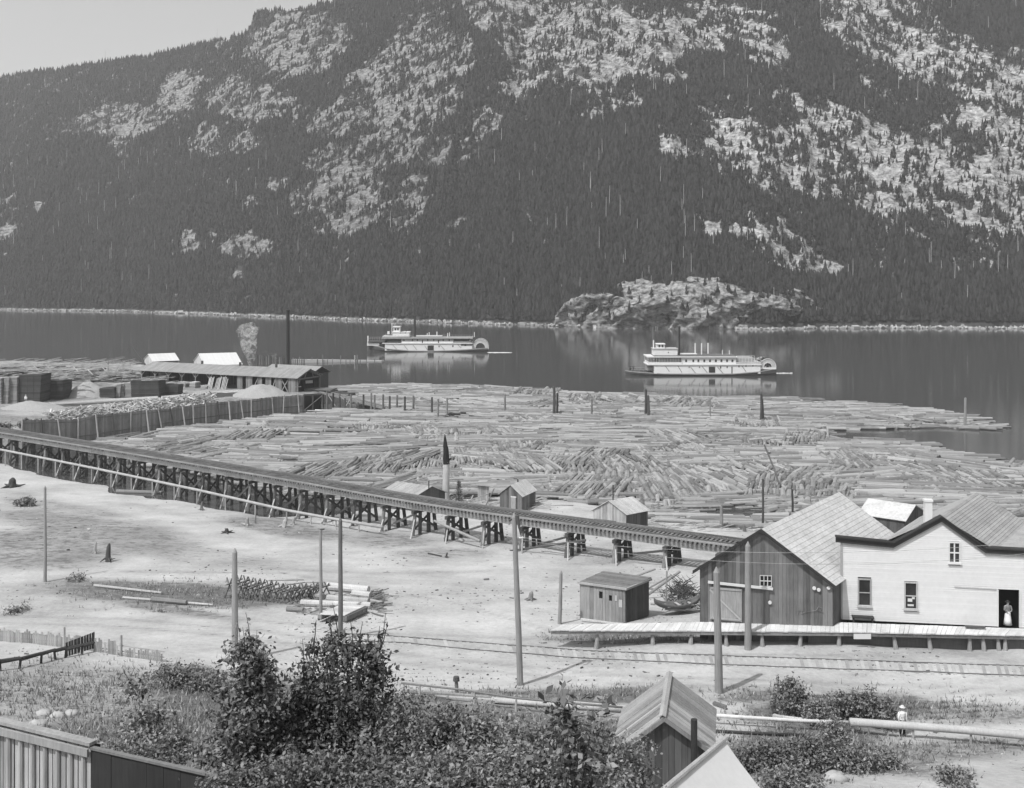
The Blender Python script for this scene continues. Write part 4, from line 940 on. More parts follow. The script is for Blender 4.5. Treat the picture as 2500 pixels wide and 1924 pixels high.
# old pier and pilings beyond the mill
pier = empty('pier', tuple(onz(800, 881, 0)), 'low pale pier of logs running out behind the smokestack', 'pier')
a = onz(712, 886, 0); c_ = onz(935, 883, 0)
m = MB(); m.prism([(a.x, a.y, -.3), (c_.x, c_.y, -.3), (c_.x, c_.y, .35), (a.x, a.y, 1.1)], (0, 2.2, 0)); m.build('deck', 'board_light', pier)
for px, pt in [(748,876),(762,871),(775,874),(788,866),(800,876),(812,875),(832,868),(845,876),(855,877),(868,876),(880,877),(895,878),(915,877),(933,876)]:
    p = onz(px, 885, 0); m = MB(); m.tube((p.x, p.y - .3, -.6), (p.x, p.y - .3, zat(pt, p.y)), .17, .15, 6); m.build('post', 'pile_grey', pier)
wall_ = empty('piling_wall', tuple(onz(670, 885, 0)), 'row of tall close-set pilings standing in water left of the smokestack', 'pilings')
for k in range(22):
    px = 629 + k * 5.4; p = onz(px, 890, 0); m = MB(); m.tube((p.x, p.y, -.6), (p.x, p.y, zat(rnd.uniform(864, 870) + k * .4, p.y)), .2, .17, 6); m.build('post', 'board_mid' if k % 3 else 'pile', wall_)
pile(592, 866, 892, .15, 'single thin piling just left of the steam column', 'pile_grey', group=None)

# ------------------------------------------------------------------ sternwheel steamers
def steamer(label, S, bowpx, wy, scale_px, spec, seed):
    """S: metres per drawing unit; spec in drawing units (x right, y down)"""
    Y = CZ * F / (wy - HY); bx0 = (bowpx - CX) / F * Y; hb = spec['beam'] / 2; yc = Y + hb
    x0_, y0_ = spec['x0'], spec['y0']
    X = lambda x: bx0 + (x - x0_) * S
    Z = lambda y: (y0_ - y) * S
    t = empty('steamboat', (X(x0_) + 20, yc, 0), label, 'steamboat', 'sternwheel steamers')
    def bx(name, xa, xb, ya, yb, h, mat, par=None, dz=0, off=0):
        m = MB(); m.box(((X(xa) + X(xb)) / 2, yc + off, (Z(ya) + Z(yb)) / 2 + dz), (abs(X(xb) - X(xa)), 2 * h, abs(Z(ya) - Z(yb))))
        return sub(m, name, mat, par) if par is not None else m.build(name, mat, t)
    # hull
    ring = []; K = spec['hull']      # list (x, y_deck, halfbeam factor)
    vs = []; fs = []; n = 7
    for (x, yd, f_) in K:
        zt = Z(yd); 
        prof_ = [(-1, zt), (-1, zt * .35 + .1), (-.86, -.5), (0, -.9), (.86, -.5), (1, zt * .35 + .1), (1, zt)]
        for (s_, z_) in prof_: vs.append((X(x), yc + s_ * hb * f_, z_))
    for i in range(len(K) - 1):
        for j in range(n - 1): fs.append((i * n + j, i * n + j + 1, (i + 1) * n + j + 1, (i + 1) * n + j))
        fs.append((i * n, (i + 1) * n, (i + 1) * n + n - 1, i * n + n - 1))
    fs += [tuple(range(n)), tuple(range((len(K) - 1) * n, len(K) * n))]
    m = MB(); m.add(vs, fs); hull = m.build('hull', 'hull_dark', t)
    for (x, yd, f_), (x2, yd2, f2) in zip(K[:-1], K[1:]):
        for s_ in (-1, 1):
            m = MB(); hgt = spec['strake']
            a = Vector((X(x), yc + s_ * (hb * f_ + .03), Z(yd) - .0)); c = Vector((X(x2), yc + s_ * (hb * f2 + .03), Z(yd2)))
            m.prism([a, c, c + Vector((0, 0, -hgt)), a + Vector((0, 0, -hgt))], (0, .05 * s_, 0)); sub(m, 'strake', spec.get('strake_mat', 'ship_grey'), hull)
    if spec.get('stem'):
        m = MB(); xx, ya, yb = spec['stem']; m.box((X(xx), yc, (Z(ya) + Z(yb)) / 2), (.45, .5, Z(ya) - Z(yb))); sub(m, 'stem', 'ship_white', hull)
    for d in spec['boxes']:
        bx(d[0], d[1], d[2], d[3], d[4], hb * d[5], d[6])
    for (name, xa, xb, ya, yb, f_) in spec['dark']:
        bx(name, xa, xb, ya, yb, hb * f_, 'trim_dark')
    for (xa, ya, xb, yb) in spec['diag']:
        for s_ in (-1, 1):
            m = MB(); m.bar((X(xa), yc + s_ * (hb * spec['sidef'] + .05), Z(ya)), (X(xb), yc + s_ * (hb * spec['sidef'] + .05), Z(yb)), .12); m.build('hog_brace', 'hull_dark', t)
    for (xa, xb, y, f_, step, hgt) in spec['rails']:
        m = MB()
        for s_ in (-1, 1):
            m = MB(); m.bar((X(xa), yc + s_ * hb * f_, Z(y) + hgt), (X(xb), yc + s_ * hb * f_, Z(y) + hgt), .07)
            k = X(xa)
            while k < X(xb): m.bar((k, yc + s_ * hb * f_, Z(y)), (k, yc + s_ * hb * f_, Z(y) + hgt), .07, up=(0, 1, 0)); k += step
            m.build('railing', 'ship_white' if hgt > .9 else 'ship_grey', t)
    for (x, ya, yb, w_, mat) in spec['posts']:
        m = MB(); m.tube((X(x), yc, Z(yb)), (X(x), yc, Z(ya)), w_, w_ * .9, 10); m.build('funnel' if w_ > .26 else 'mast', mat, t)
    # paddle wheel and its cover
    cx_, cy_, R, r = spec['wheel']; c = Vector((X(cx_), yc, Z(cy_))); R *= S; r *= S; hw = hb * .8
    m = MB()
    for k in range(16):
        a = k * math.pi / 8; d = Vector((math.cos(a), 0, math.sin(a)))
        for s_ in (-hw, 0, hw): m.bar(c + Vector((0, s_, 0)), c + d * (R * .93) + Vector((0, s_, 0)), .1)
        q = c + d * (R * .86); tn = Vector((-d.z, 0, d.x)); m.add([q - d * .35 + Vector((0, -hw, 0)), q + d * .35 + Vector((0, -hw, 0)), q + d * .35 + Vector((0, hw, 0)), q - d * .35 + Vector((0, hw, 0))] + [v + tn * .06 for v in (q - d * .35 + Vector((0, -hw, 0)), q + d * .35 + Vector((0, -hw, 0)), q + d * .35 + Vector((0, hw, 0)), q - d * .35 + Vector((0, hw, 0)))], [(0, 1, 2, 3), (4, 5, 6, 7), (0, 1, 5, 4), (2, 3, 7, 6), (0, 3, 7, 4), (1, 2, 6, 5)])
    m.build('paddle_wheel', 'pile', t)
    m = MB(); nseg = 20
    for s_ in (-1, 1):
        y_ = yc + s_ * (hw + .15)
        vs = []; fs = []
        for i in range(nseg + 1):
            a = math.pi * (-.06 + 1.1 * i / nseg)
            for rr in (r, R):
                for o in (0, .12): vs.append((c.x + math.cos(a) * rr, y_ + o * s_, c.z + math.sin(a) * rr))
        for i in range(nseg):
            b0 = i * 4; b1 = b0 + 4; fs += [(b0, b1, b1 + 2, b0 + 2), (b0 + 1, b1 + 1, b1 + 3, b0 + 3), (b0, b1, b1 + 1, b0 + 1), (b0 + 2, b1 + 2, b1 + 3, b0 + 3)]
        m.add(vs, fs)
    wc = m.build('wheel_cover', 'ship_cover', t)
    m = MB()
    for s_ in (-1, 1):
        y_ = yc + s_ * (hw + .3)
        for rr in (r + .08, R - .08):
            for i in range(nseg):
                a = math.pi * (-.06 + 1.1 * i / nseg); a2 = math.pi * (-.06 + 1.1 * (i + 1) / nseg)
                m.bar((c.x + math.cos(a) * rr, y_, c.z + math.sin(a) * rr), (c.x + math.cos(a2) * rr, y_, c.z + math.sin(a2) * rr), .12, .2, up=(0, 1, 0))
    sub(m, 'rim', 'ship_white', wc)
    for i, (x, y, w_, h_, f_) in enumerate(spec['windows']):
        bx('window', x - w_ / 2, x + w_ / 2, y - h_ / 2, y + h_ / 2, hb * f_ + .03, 'trim_dark')
    return t, X, Z, yc, hb
s1 = dict(x0=120, y0=600, beam=9.0, strake=.32, strake_mat='ship_grey', stem=(128, 396, 585),
  hull=[(120,500,.05),(160,505,.4),(220,515,.7),(300,528,.92),(400,555,1),(700,580,1),(1000,585,1),(1300,575,1),(1500,562,1),(1640,552,.95),(1760,545,.85)],
  sidef=1.0,
  boxes=[('main_deck_house',375,1390,490,585,1.0,'ship_white'),('main_deck_house',1390,1540,525,572,.98,'ship_white'),('bow_bulwark',132,295,487,520,.75,'ship_white'),('stern_panel',1395,1540,500,525,.96,'ship_grey'),
         ('upper_deck',340,1545,482,492,1.06,'ship_white'),('saloon',595,1285,455,484,.93,'ship_white'),('saloon',410,1285,430,456,.88,'ship_cover'),('aft_saloon',1288,1520,440,484,.9,'ship_grey'),
         ('hurricane_roof',335,1545,412,426,1.06,'ship_grey'),('fore_canopy',340,700,392,408,.9,'ship_cover'),('texas_house',470,695,345,392,.55,'ship_white'),('texas_roof',462,700,338,346,.6,'ship_white'),
         ('pilothouse',478,565,276,345,.42,'ship_white'),('pilothouse_roof',470,570,266,277,.5,'ship_white'),('locker',392,420,335,372,.15,'ship_white'),('clerestory',780,1130,392,400,.3,'ship_white'),('fore_deck',140,380,466,478,.85,'hull_dark'),('bow_house',296,376,490,540,.8,'trim_dark')],
  dark=[('cargo_door',945,1026,515,582,1.02),('shadow_band',410,590,432,458,.9),('shadow_band',1295,1500,432,458,.92)],
  diag=[(480,510,535,568),(630,510,680,575),(750,510,800,572),(905,518,945,575),(1115,512,1175,580),(1345,500,1390,545)],
  rails=[(140,340,452,.8,.9,.9),(600,1540,412,1.04,1.1,.5),(345,700,392,.9,1.2,.4)],
  posts=[(760,122,412,.44,'iron'),(452,225,375,.14,'ship_white'),(485,190,270,.05,'ship_grey'),(1059,340,400,.2,'ship_white'),(1062,100,345,.08,'pile'),(935,150,415,.05,'pile'),(928,360,420,.16,'ship_white'),(954,348,400,.16,'ship_white'),(1204,358,420,.16,'ship_white'),(1228,350,400,.16,'ship_white'),(1564,345,412,.14,'ship_white'),(1570,200,420,.05,'pile'),(128,396,500,.1,'ship_white')],
  wheel=(1648,545,112,62),
  windows=[(505,303,22,30,.42),(540,303,22,30,.42),(575,348,12,20,.55),(640,348,12,20,.55)] + [(x, 445, 16, 22, .93) for x in (388,530,580,628,742,808,945,1025,1152,1232)] + [(875,468,14,50,.93),(1090,468,14,50,.93),(1098,527,14,24,1.0),(1282,524,16,26,1.0),(1448,515,22,24,.97)])
steamer('left white sternwheel steamboat steaming left, tall dark funnel, foam behind its wheel', .0283, 893, 859, 1, s1, 1)
s2 = dict(x0=145, y0=618, beam=8.4, strake=.25, stem=None,
  hull=[(145,563,.1),(190,566,.5),(300,572,.8),(450,580,.97),(600,588,1),(1000,592,1),(1400,588,1),(1700,565,1),(1800,548,.95),(1925,530,.85)],
  sidef=1.0,
  boxes=[('main_deck_house',470,1730,492,590,1.0,'ship_white'),('upper_deck',385,1740,478,490,1.06,'ship_white'),('fore_parapet',400,800,455,478,1.02,'ship_white'),('aft_parapet',1440,1735,455,478,1.0,'ship_cover'),('saloon',803,1440,402,480,.97,'ship_white'),
         ('fore_saloon',520,803,405,478,.7,'ship_grey'),('aft_saloon',1440,1660,405,478,.75,'ship_grey'),('hurricane_roof',385,1450,386,398,1.08,'ship_white'),('texas_house',475,758,305,378,.55,'ship_white'),('texas_roof',465,765,297,306,.6,'ship_cover'),
         ('pilothouse',518,610,250,300,.42,'ship_white'),('pilothouse_roof',510,617,243,251,.5,'ship_white'),('clerestory',800,1000,362,372,.3,'ship_white'),('bow_rail_block',395,480,495,560,.5,'ship_grey'),('stern_beam',1730,1920,520,540,.9,'ship_white'),('roof_deck',470,1440,378,387,1.0,'roof_dark')],
  dark=[('cargo_door',1118,1192,508,578,1.02),('gangway',1386,1397,508,590,1.02)],
  diag=[(605,500,650,565),(750,495,800,580),(900,510,960,585),(1040,505,1100,580),(1220,510,1290,590),(1510,500,1560,570)],
  rails=[(400,803,455,1.02,.8,1.3),(1440,1735,455,1.0,.9,1.2),(200,400,566,.8,1.2,.5)],
  posts=[(795,40,380,.30,'iron'),(485,202,378,.2,'ship_white'),(985,240,375,.18,'ship_white'),(1062,240,375,.18,'ship_white'),(1140,238,365,.22,'ship_white'),(1143,30,240,.10,'pile'),(1302,40,330,.04,'pile'),(1312,320,375,.12,'ship_white'),(1395,325,375,.12,'ship_white'),(478,50,205,.06,'ship_grey')],
  wheel=(1822,512,100,46),
  windows=[(x, 438, 22, 30, .97) for x in (850,935,995,1065,1133,1202,1268,1335,1398)] + [(1258,517,14,26,1),(1335,513,12,24,1),(885,515,10,18,1),(1008,515,10,18,1),(1475,505,12,22,1),(1558,498,12,22,1),(1640,492,14,24,1)] + [(545,270,20,28,.42),(583,270,20,28,.42),(650,345,10,14,.55)])
_, X2, Z2, yc2, hb2 = steamer('right white sternwheel steamboat with two decks of windows and pale radiating wheel cover', .02444, 1530, 918, 1, s2, 2)
# sloping after roof of the right steamer
def foam(name, label, px0, px1, py, w_, seed):
    a = onz(px0, py, 0); c = onz(px1, py, 0); n = 60; vs = []; fs = []
    for i in range(n + 1):
        s_ = i / n; x = a.x + (c.x - a.x) * s_; ww = w_ * (.03 + max(0.0, math.sin(3.1416 * s_)) ** .8) * (.6 + .8 * float(vn(s_ * 14, 3, seed)))
        for j in range(7): q = j / 6 * 2 - 1; vs.append((x, a.y + q * ww, .03 + (1 - q * q) * .14 * (.4 + float(vn(s_ * 20, j, seed + 1)))))
    for i in range(n):
        for j in range(6): k = i * 7 + j; fs.append((k, k + 7, k + 8, k + 1))
    m = MB(); m.add(vs, fs); tag(m.build(name, 'foam', None, True), label, 'foam', kind='stuff')
foam('wake', 'white paddle foam trailing behind the left steamboat', 1190, 1250, 861, 1.6, 1)
foam('wake', 'thin pale wake line behind the right steamboat', 1885, 1935, 911.5, .45, 5)
# ------------------------------------------------------------------ huts on the beach behind the trestle
def H2(px, py, z): p = onz(px, py, z); return (p.x, p.y)
t, *_r = house('cabin', 'long low board cabin with broad grey roof directly behind the trestle beside the burnt snag', 'cabin', H2(1013,1210,2.5), H2(1086,1201,2.5), H2(937,1199,2.5), 2.5, .2, .95, wall='board_dark', roof='roof_mid', over=.35)
m = MB(); p = onz(1047, 1196, 3.3); m.tube(p, (p.x, p.y, zat(1174, p.y)), .07, n=7); m.build('stovepipe', 'iron', t)
m = MB(); p = Vector((*H2(1040,1213,2.0), 1.2)); m.box(p, (.7, .12, 1.5)); m.build('door', 'board_mid', t)
t, *_r = house('hut', 'small dark brown gabled hut with pale door post, behind the trestle middle', 'hut', H2(1274,1210,2.6), H2(1221,1204,2.6), H2(1307,1195,2.6), 2.6, .3, 1.15, wall='board_barn', roof='roof_light', over=.2)
C_, Gp = _r[0], _r[1]; dd = (Gp - C_)
m = MB(); p = C_ + dd * .38; m.box((p.x, p.y - .1, 1.35), (.62, .1, 1.9), rz=math.atan2(dd.y, dd.x)); dr = m.build('door', 'board_light', t)
m = MB(); m.box((p.x, p.y - .16, 2.35), (.75, .06, .14), rz=math.atan2(dd.y, dd.x)); sub(m, 'lintel', 'board_pale', dr)
m = MB(); p = C_ + dd * .5 + _r[5] * 1.0; p = Vector((*((_r[0] + _r[1] + _r[2] + _r[3]) / 4)[:2], 3.6)); m.tube(p, p + Vector((0, 0, .5)), .08, n=7); m.build('stovepipe', 'iron', t)
t, *_r = house('shed', 'pale batten-walled shed with light gabled roof and tall stovepipe behind the trestle', 'shed', H2(1529,1254,2.75), H2(1449,1245,2.75), H2(1581,1244,2.75), 2.75, .4, 1.25, wall='board_light', wall2='board_dark', roof='roof_light', over=.22, bw_=.2)  # right wall in darker boards, painting in its shaded side
C_, Gp, Sp = _r[0], _r[1], _r[2]; dd = Gp - C_
nG = Vector((-(Sp - C_).x, -(Sp - C_).y, 0)).normalized()
m = MB(); a = C_ + dd * .3 + nG * .07; c = C_ + dd * .97 + nG * .07
for z_ in (1.75, 1.45): m.bar((a.x, a.y, z_), (c.x, c.y, z_), .05, .06)
m.build('batten', 'board_mid', t)
p = (C_ + Gp) / 2 + (Sp - C_) * .15; m = MB(); m.tube((p.x, p.y, 3.8), (p.x, p.y, zat(1184, p.y)), .07, n=8); m.build('stovepipe', 'iron', t)
# privy
t = empty('privy', tuple(onz(1178, 1230, .4)), 'tiny pale plank privy with flat tilted roof between the snag and the brown hut', 'privy')
p = onz(1180, 1226, .4); w_ = 1.45
m = MB(); boards(m, (p.x - w_ / 2, p.y), (p.x + w_ / 2, p.y), .3, lambda s: 2.45 - .1 * s, (0, -1, 0), .2); m.build('wall', 'board_light', t)
m = MB(); m.box((p.x, p.y + .65, 1.3), (w_ - .1, 1.2, 2.1)); m.build('side_walls', 'board_mid', t)
m = MB(); m.prism([(p.x - .95, p.y - .3, 2.6), (p.x + .9, p.y - .3, 2.42), (p.x + .9, p.y + 1.4, 2.3), (p.x - .95, p.y + 1.4, 2.45)], (0, 0, .07)); m.build('roof', 'roof_mid', t)
def beam(x0, y0, x1, y1, z0, z1, w_, mat, label, name='beam', cat='beam', h=None):
    a = onz(x0, y0, z0); c = onz(x1, y1, z1); m = MB(); m.bar(a, c, w_, h or w_); return tag(m.build(name, mat), label, cat)
p = onz(1185, 1236, .5); m = MB(); m.bar(p, aty(1207, 1192, p.y + .4), .16, .1); tag(m.build('leaning_plank', 'board_mid'), 'plank leaning upright beside the right wall of the privy', 'plank')
p = onz(1122, 1230, .8); m = MB(); m.bar(p, aty(1192, 1206, p.y + 1), .16, .1); tag(m.build('leaning_plank', 'board_light'), 'long pale plank slanting low between the snag and the privy', 'plank')
# burnt snag
p = onz(1088, 1228, .3); Y = p.y; sc_ = Y / F
sn = empty('burnt_snag', (p.x, p.y, .3), 'tall broken tree trunk, charred black at its pointed top, pale below', 'dead tree')
m = MB(); m.chain([p + Vector((0, 0, -.3)), p + Vector((.02, 0, .6)), aty(1089, 1175, Y), aty(1090, 1128, Y)], [.62, .48, .44, .40], 14); m.build('trunk', 'snag', sn)
m = MB(); m.chain([aty(1090, 1133, Y), aty(1089, 1120, Y), aty(1088.5, 1095, Y), aty(1087, 1088, Y), aty(1086.5, 1070, Y), aty(1086, 1059, Y)], [.43, .42, .34, .30, .15, .03], 9); m.tube(aty(1094, 1124, Y), aty(1102, 1119, Y), .2, .08, 6); m.build('charred_top', 'char', sn)
b = MB()
for k in range(60):
    q = onz(rnd.uniform(1060, 1150), rnd.uniform(1215, 1236), .4); a = rnd.uniform(0, 6.28); b.bar(q, q + Vector((math.cos(a), math.sin(a) , rnd.uniform(.1, .6))) * rnd.uniform(.5, 1.5), rnd.uniform(.05, .2), .05)
tag(b.build('split_wood', 'board_light'), 'heap of split wood and branches at the foot of the burnt snag', 'wood pile', kind='stuff')

# ------------------------------------------------------------------ low plank shed in front (flat roof)
t = empty('plank_shed', tuple(onz(1525, 1520, 4.2)), 'flat-roofed plank shed with two small square openings beside the brush heap', 'shed')
Cx = onz(1527, 1439, 6.67); Gx = onz(1417, 1424, 6.67); Sx = Vector((10.35, 83.2, 0)); zb_ = 4.0
u = Vector((Gx.x - Cx.x, Gx.y - Cx.y, 0)); nv = Vector((u.y, -u.x, 0)).normalized(); nv = nv if nv.y < 0 else -nv
ho = lambda px: ((px - 1527) / (1417 - 1527))
def hz(py): return 6.67 - (py - 1431) * Cx.y / F
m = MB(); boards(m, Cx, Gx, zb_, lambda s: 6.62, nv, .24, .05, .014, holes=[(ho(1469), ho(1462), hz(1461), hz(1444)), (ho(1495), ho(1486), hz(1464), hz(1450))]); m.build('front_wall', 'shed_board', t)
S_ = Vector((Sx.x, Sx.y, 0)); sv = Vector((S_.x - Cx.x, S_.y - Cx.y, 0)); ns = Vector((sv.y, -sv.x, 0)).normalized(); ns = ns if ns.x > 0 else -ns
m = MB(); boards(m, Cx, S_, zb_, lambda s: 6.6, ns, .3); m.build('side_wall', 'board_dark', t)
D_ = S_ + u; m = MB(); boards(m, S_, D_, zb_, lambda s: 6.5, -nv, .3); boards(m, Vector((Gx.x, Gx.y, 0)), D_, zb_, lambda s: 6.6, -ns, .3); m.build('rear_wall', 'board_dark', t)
c4 = [Vector((Cx.x, Cx.y, 0)), Vector((Gx.x, Gx.y, 0)), D_, S_]; cen = sum(c4, Vector()) / 4; pp = [cen + (q - cen) * .97 for q in c4]
m = MB(); m.prism([(q.x, q.y, zb_) for q in pp], (0, 0, 2.5)); m.build('shade_liner', 'interior_shade', t)
pp = [cen + (q - cen) * 1.09 for q in c4]; m = MB(); k = 9
for i in range(k):
    a0 = pp[0].lerp(pp[3], i / k); a1 = pp[0].lerp(pp[3], (i + .94) / k); b0 = pp[1].lerp(pp[2], i / k); b1 = pp[1].lerp(pp[2], (i + .94) / k)
    z_ = 6.66 + rnd.uniform(0, .03) + .02 * i; m.prism([(a0.x, a0.y, z_), (a1.x, a1.y, z_), (b1.x, b1.y, z_), (b0.x, b0.y, z_)], (0, 0, .06))
rf = m.build('roof', 'roof_dark', t)
m = MB(); m.bar((pp[0].x, pp[0].y, 6.74), (pp[1].x, pp[1].y, 6.74), .1, .16); m.bar((pp[0].x, pp[0].y, 6.735), (pp[3].x, pp[3].y, 6.735), .1, .16); sub(m, 'edge_board', 'board_light', rf)
m = MB(); q = Cx + u * .1 + nv * .07; m.box((q.x, q.y, 5.6), (.25, .02, .55), rz=math.atan2(u.y, u.x)); q = Cx + u * .2 + nv * .07; m.box((q.x, q.y, 5.95), (.16, .02, .4), rz=math.atan2(u.y, u.x)); m.build('torn_paper', 'board_pale', t)
m = MB(); a = onz(1418, 1511, 4.3); c = onz(1522, 1525, 4.2); m.bar(a, c, .14, .1); tag(m.build('beam', 'board_pale'), 'pale beam on the ground along the front of the plank shed', 'beam')

# beams, boat and brush right of it
for (x0, y0, z0, x1, y1, z1, w_, mt, lb) in [(1520,1418,3.2,1600,1389,3.4,.22,'pole','upper of the two slanting poles behind the plank shed'),(1580,1453,3.6,1660,1395,4.6,.26,'pole','thick slanting pole propped behind the boat'),(1584,1436,3.6,1640,1404,4.3,.16,'pile_grey','thin dark pole crossing behind the thick slanting pole'),(1580,1437,3.5,1680,1445,3.6,.14,'board_light','lowest flat plank on the ground behind the boat')]:
    a = onz(x0, y0, z0); c = aty(x1, y1, a.y + (z1 - z0) * .5 + .6); m = MB(); m.tube(a, c, w_ / 2, w_ / 2.3, 8); tag(m.build('pole', mt), lb, 'pole')
p = onz(1626, 1480, 4.2); m = MB(); m.tube((p.x, p.y, 4), aty(1628, 1394, p.y), .07, .06, 7); tag(m.build('stake', 'pole'), 'upright thin stake standing by the boat', 'stake')
boat = empty('rowing_boat', tuple(onz(1660, 1500, 4.2)), 'long narrow wooden boat with upturned bow resting on the ground beside the barn', 'boat')
a = onz(1598, 1494, 4.3); c = onz(1712, 1482, 4.3); L_ = (c - a); ux = L_.normalized(); uy = Vector((-ux.y, ux.x, 0)).normalized(); n = 16; vs = []; fs = []; k = 9
for i in range(n + 1):
    s_ = i / n; bm_ = .62 * max(.04, math.sin(math.pi * min(1, max(0, s_ * .97 + .03))) ** .6); rise_ = .55 * abs(2 * s_ - 1) ** 3
    q = a + L_ * s_
    for j in range(k):
        an = math.pi * j / (k - 1); vs.append(q + uy * (-math.cos(an) * bm_) + Vector((0, 0, -math.sin(an) * .42 + .5 + rise_)))
    for j in range(k):
        an = math.pi * (k - 1 - j) / (k - 1); vs.append(q + uy * (-math.cos(an) * (bm_ - .05)) + Vector((0, 0, -math.sin(an) * .36 + .5 + rise_)))
kk = 2 * k
for i in range(n):
    for j in range(kk): fs.append((i * kk + j, i * kk + (j + 1) % kk, (i + 1) * kk + (j + 1) % kk, (i + 1) * kk + j))
fs += [tuple(range(kk)), tuple(range(n * kk, n * kk + kk))]
m = MB(); m.add(vs, fs); m.build('hull', 'board_barn', boat, True)
for s_ in (.25, .5, .75):
    q = a + L_ * s_ + Vector((0, 0, .4)); m = MB(); m.bar(q - uy * .5, q + uy * .5, .22, .04); m.build('thwart', 'board_light', boat)
b = MB()
for k in range(420):
    px = rnd.gauss(1665, 22); py = rnd.uniform(1440, 1490); q = onz(px, py, 4.1); q.z += rnd.uniform(0, 1.1) * max(0, 1 - abs(px - 1668) / 50); a = rnd.uniform(0, 6.28); q.z = max(q.z, G(q.x, q.y))
    b.tube(q, q + Vector((math.cos(a), math.sin(a), rnd.uniform(-.2, .8))) * rnd.uniform(.3, .9), .035, .015, 4, False)
tag(b.build('brush_pile', 'bark'), 'tangled dark brushwood heap behind the boat', 'brushwood', kind='stuff')
b = MB()
for k in range(26):
    q = onz(rnd.uniform(1625, 1680), rnd.uniform(1462, 1492), 4.3); a = rnd.uniform(-.4, .5); b.bar(q, q + Vector((math.cos(a), math.sin(a), .05)) * rnd.uniform(.4, 1.1), .14, .08)
tag(b.build('firewood', 'board_light'), 'small scatter of cut firewood between stake and brushwood', 'firewood', kind='stuff')

# ------------------------------------------------------------------ barn
eC = Vector((21.9, 75.0, 0)); eG = Vector((13.05, 76.0, 0)); dv = Vector((8.7, 12.1, 0)); zb_ = 4.6
u = eG - eC; W = u.length; uu = u / W
barn = empty('barn', (17, 75, 4.7), 'dark weathered board barn with long pale roof and sliding door beside the white warehouse', 'barn')
nF = Vector((uu.y, -uu.x, 0)); nF = nF if nF.y < 0 else -nF
ZEC, ZEG, ZR, SA = 8.86, 9.56, 12.34, .52; ZE = 8.8
AP = eC.lerp(eG, SA)
def btop(s): return (ZEC + (ZR - ZEC) * s / SA if s < SA else ZEG + (ZR - ZEG) * (1 - s) / (1 - SA)) - .06
def fpt(px, py, off=0.0):     # point on the barn front plane seen at (px, py)
    k_ = (px - CX) / F
    s_ = (eC.x - k_ * eC.y) / (k_ * uu.y - uu.x); q = eC + uu * s_ + nF * off
    return Vector((q.x, q.y, zat(py, q.y))), s_ / W
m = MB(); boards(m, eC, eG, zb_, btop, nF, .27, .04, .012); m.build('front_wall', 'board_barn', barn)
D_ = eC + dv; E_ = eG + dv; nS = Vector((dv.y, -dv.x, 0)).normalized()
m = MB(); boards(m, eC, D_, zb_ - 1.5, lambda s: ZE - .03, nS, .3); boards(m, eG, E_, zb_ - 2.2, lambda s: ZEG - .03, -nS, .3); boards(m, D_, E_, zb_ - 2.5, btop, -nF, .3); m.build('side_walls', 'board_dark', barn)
cen = (eC + eG + D_ + E_) / 4; q4 = [cen + (q - cen) * .985 for q in (eC, eG, E_, D_)]
m = MB(); m.add([Vector((q.x, q.y, z)) for z in (3, ZE) for q in q4] + [Vector((*(q4[0].lerp(q4[1], SA))[:2], ZR - .15)), Vector((*(q4[3].lerp(q4[2], SA))[:2], ZR - .15))], [(0, 1, 5, 8, 4), (1, 2, 6, 5), (2, 3, 7, 9, 6), (3, 0, 4, 7)]); m.build('shade_liner', 'interior_shade', barn)
for sg, E0, out in ((0, eC, -uu), (1, eG, uu)):
    dn = dv.normalized(); over = .35
    ZX = ZEC if sg == 0 else ZEG; e = Vector((E0.x, E0.y, ZX)) + Vector((out.x, out.y, -(ZR - ZX) / (W / 2))) * .35 - dn * over
    mid = AP; r = Vector((mid.x, mid.y, ZR)) - dn * over; LL = dv.length + 2 * over
    m = MB(); nr_ = 16
    for i in range(nr_):
        f0 = i / nr_; f1 = (i + 1.15) / nr_ if i < nr_ - 1 else 1
        a0 = e.lerp(r, f0) + Vector((0, 0, .075)); a1 = e.lerp(r, f1) + Vector((0, 0, .045))
        m.prism([a0, a0 + dn * LL, a1 + dn * LL, a1], (0, 0, .03))
    m.build('roof', 'barn_roof', barn)
    m = MB(); a0 = e - dn * .04 + Vector((0, 0, -.14)); a1 = r - dn * .04 + Vector((0, 0, -.14)); m.prism([a0, a1, a1 + Vector((0, 0, .24)), a0 + Vector((0, 0, .24))], -dn * .05); m.build('barge_board', 'trim_dark', barn)
# door, rail, window
def fquad(x0, y0, x1, y1, off, th, mb, y0b=None, y1b=None):
    a, _ = fpt(x0, y1, off); c, _ = fpt(x1, y1b or y1, off); d, _ = fpt(x1, y0b or y0, off); e_, _ = fpt(x0, y0, off); mb.prism([a, c, d, e_], nF * th)
m = MB(); fquad(1733, 1432, 1811, 1511, .08, .05, m, 1438, 1519); door = m.build('sliding_door', 'barn_door', barn)
m = MB()
for (x0, y0, x1, y1) in [(1736,1436,1808,1442),(1736,1508,1808,1515),(1733,1440,1808,1514)]:
    a, _ = fpt(x0, y0, .15); c, _ = fpt(x1, y1, .15); m.bar(a, c, .05, .1)
sub(m, 'brace', 'board_light', door)
m = MB(); a, _ = fpt(1728, 1421, .18); c, _ = fpt(1886, 1438, .18); m.bar(a, c, .12, .16); m.build('door_rail', 'white_paint', barn)
m = MB(); fquad(1856, 1406, 1883, 1430, .07, .03, m); wn_ = m.build('window', 'glass', barn)
m = MB()
for x in (1855, 1864.5, 1873.5, 1883): a, _ = fpt(x, 1405, .13); c, _ = fpt(x, 1431, .13); m.bar(a, c, .05, .05)
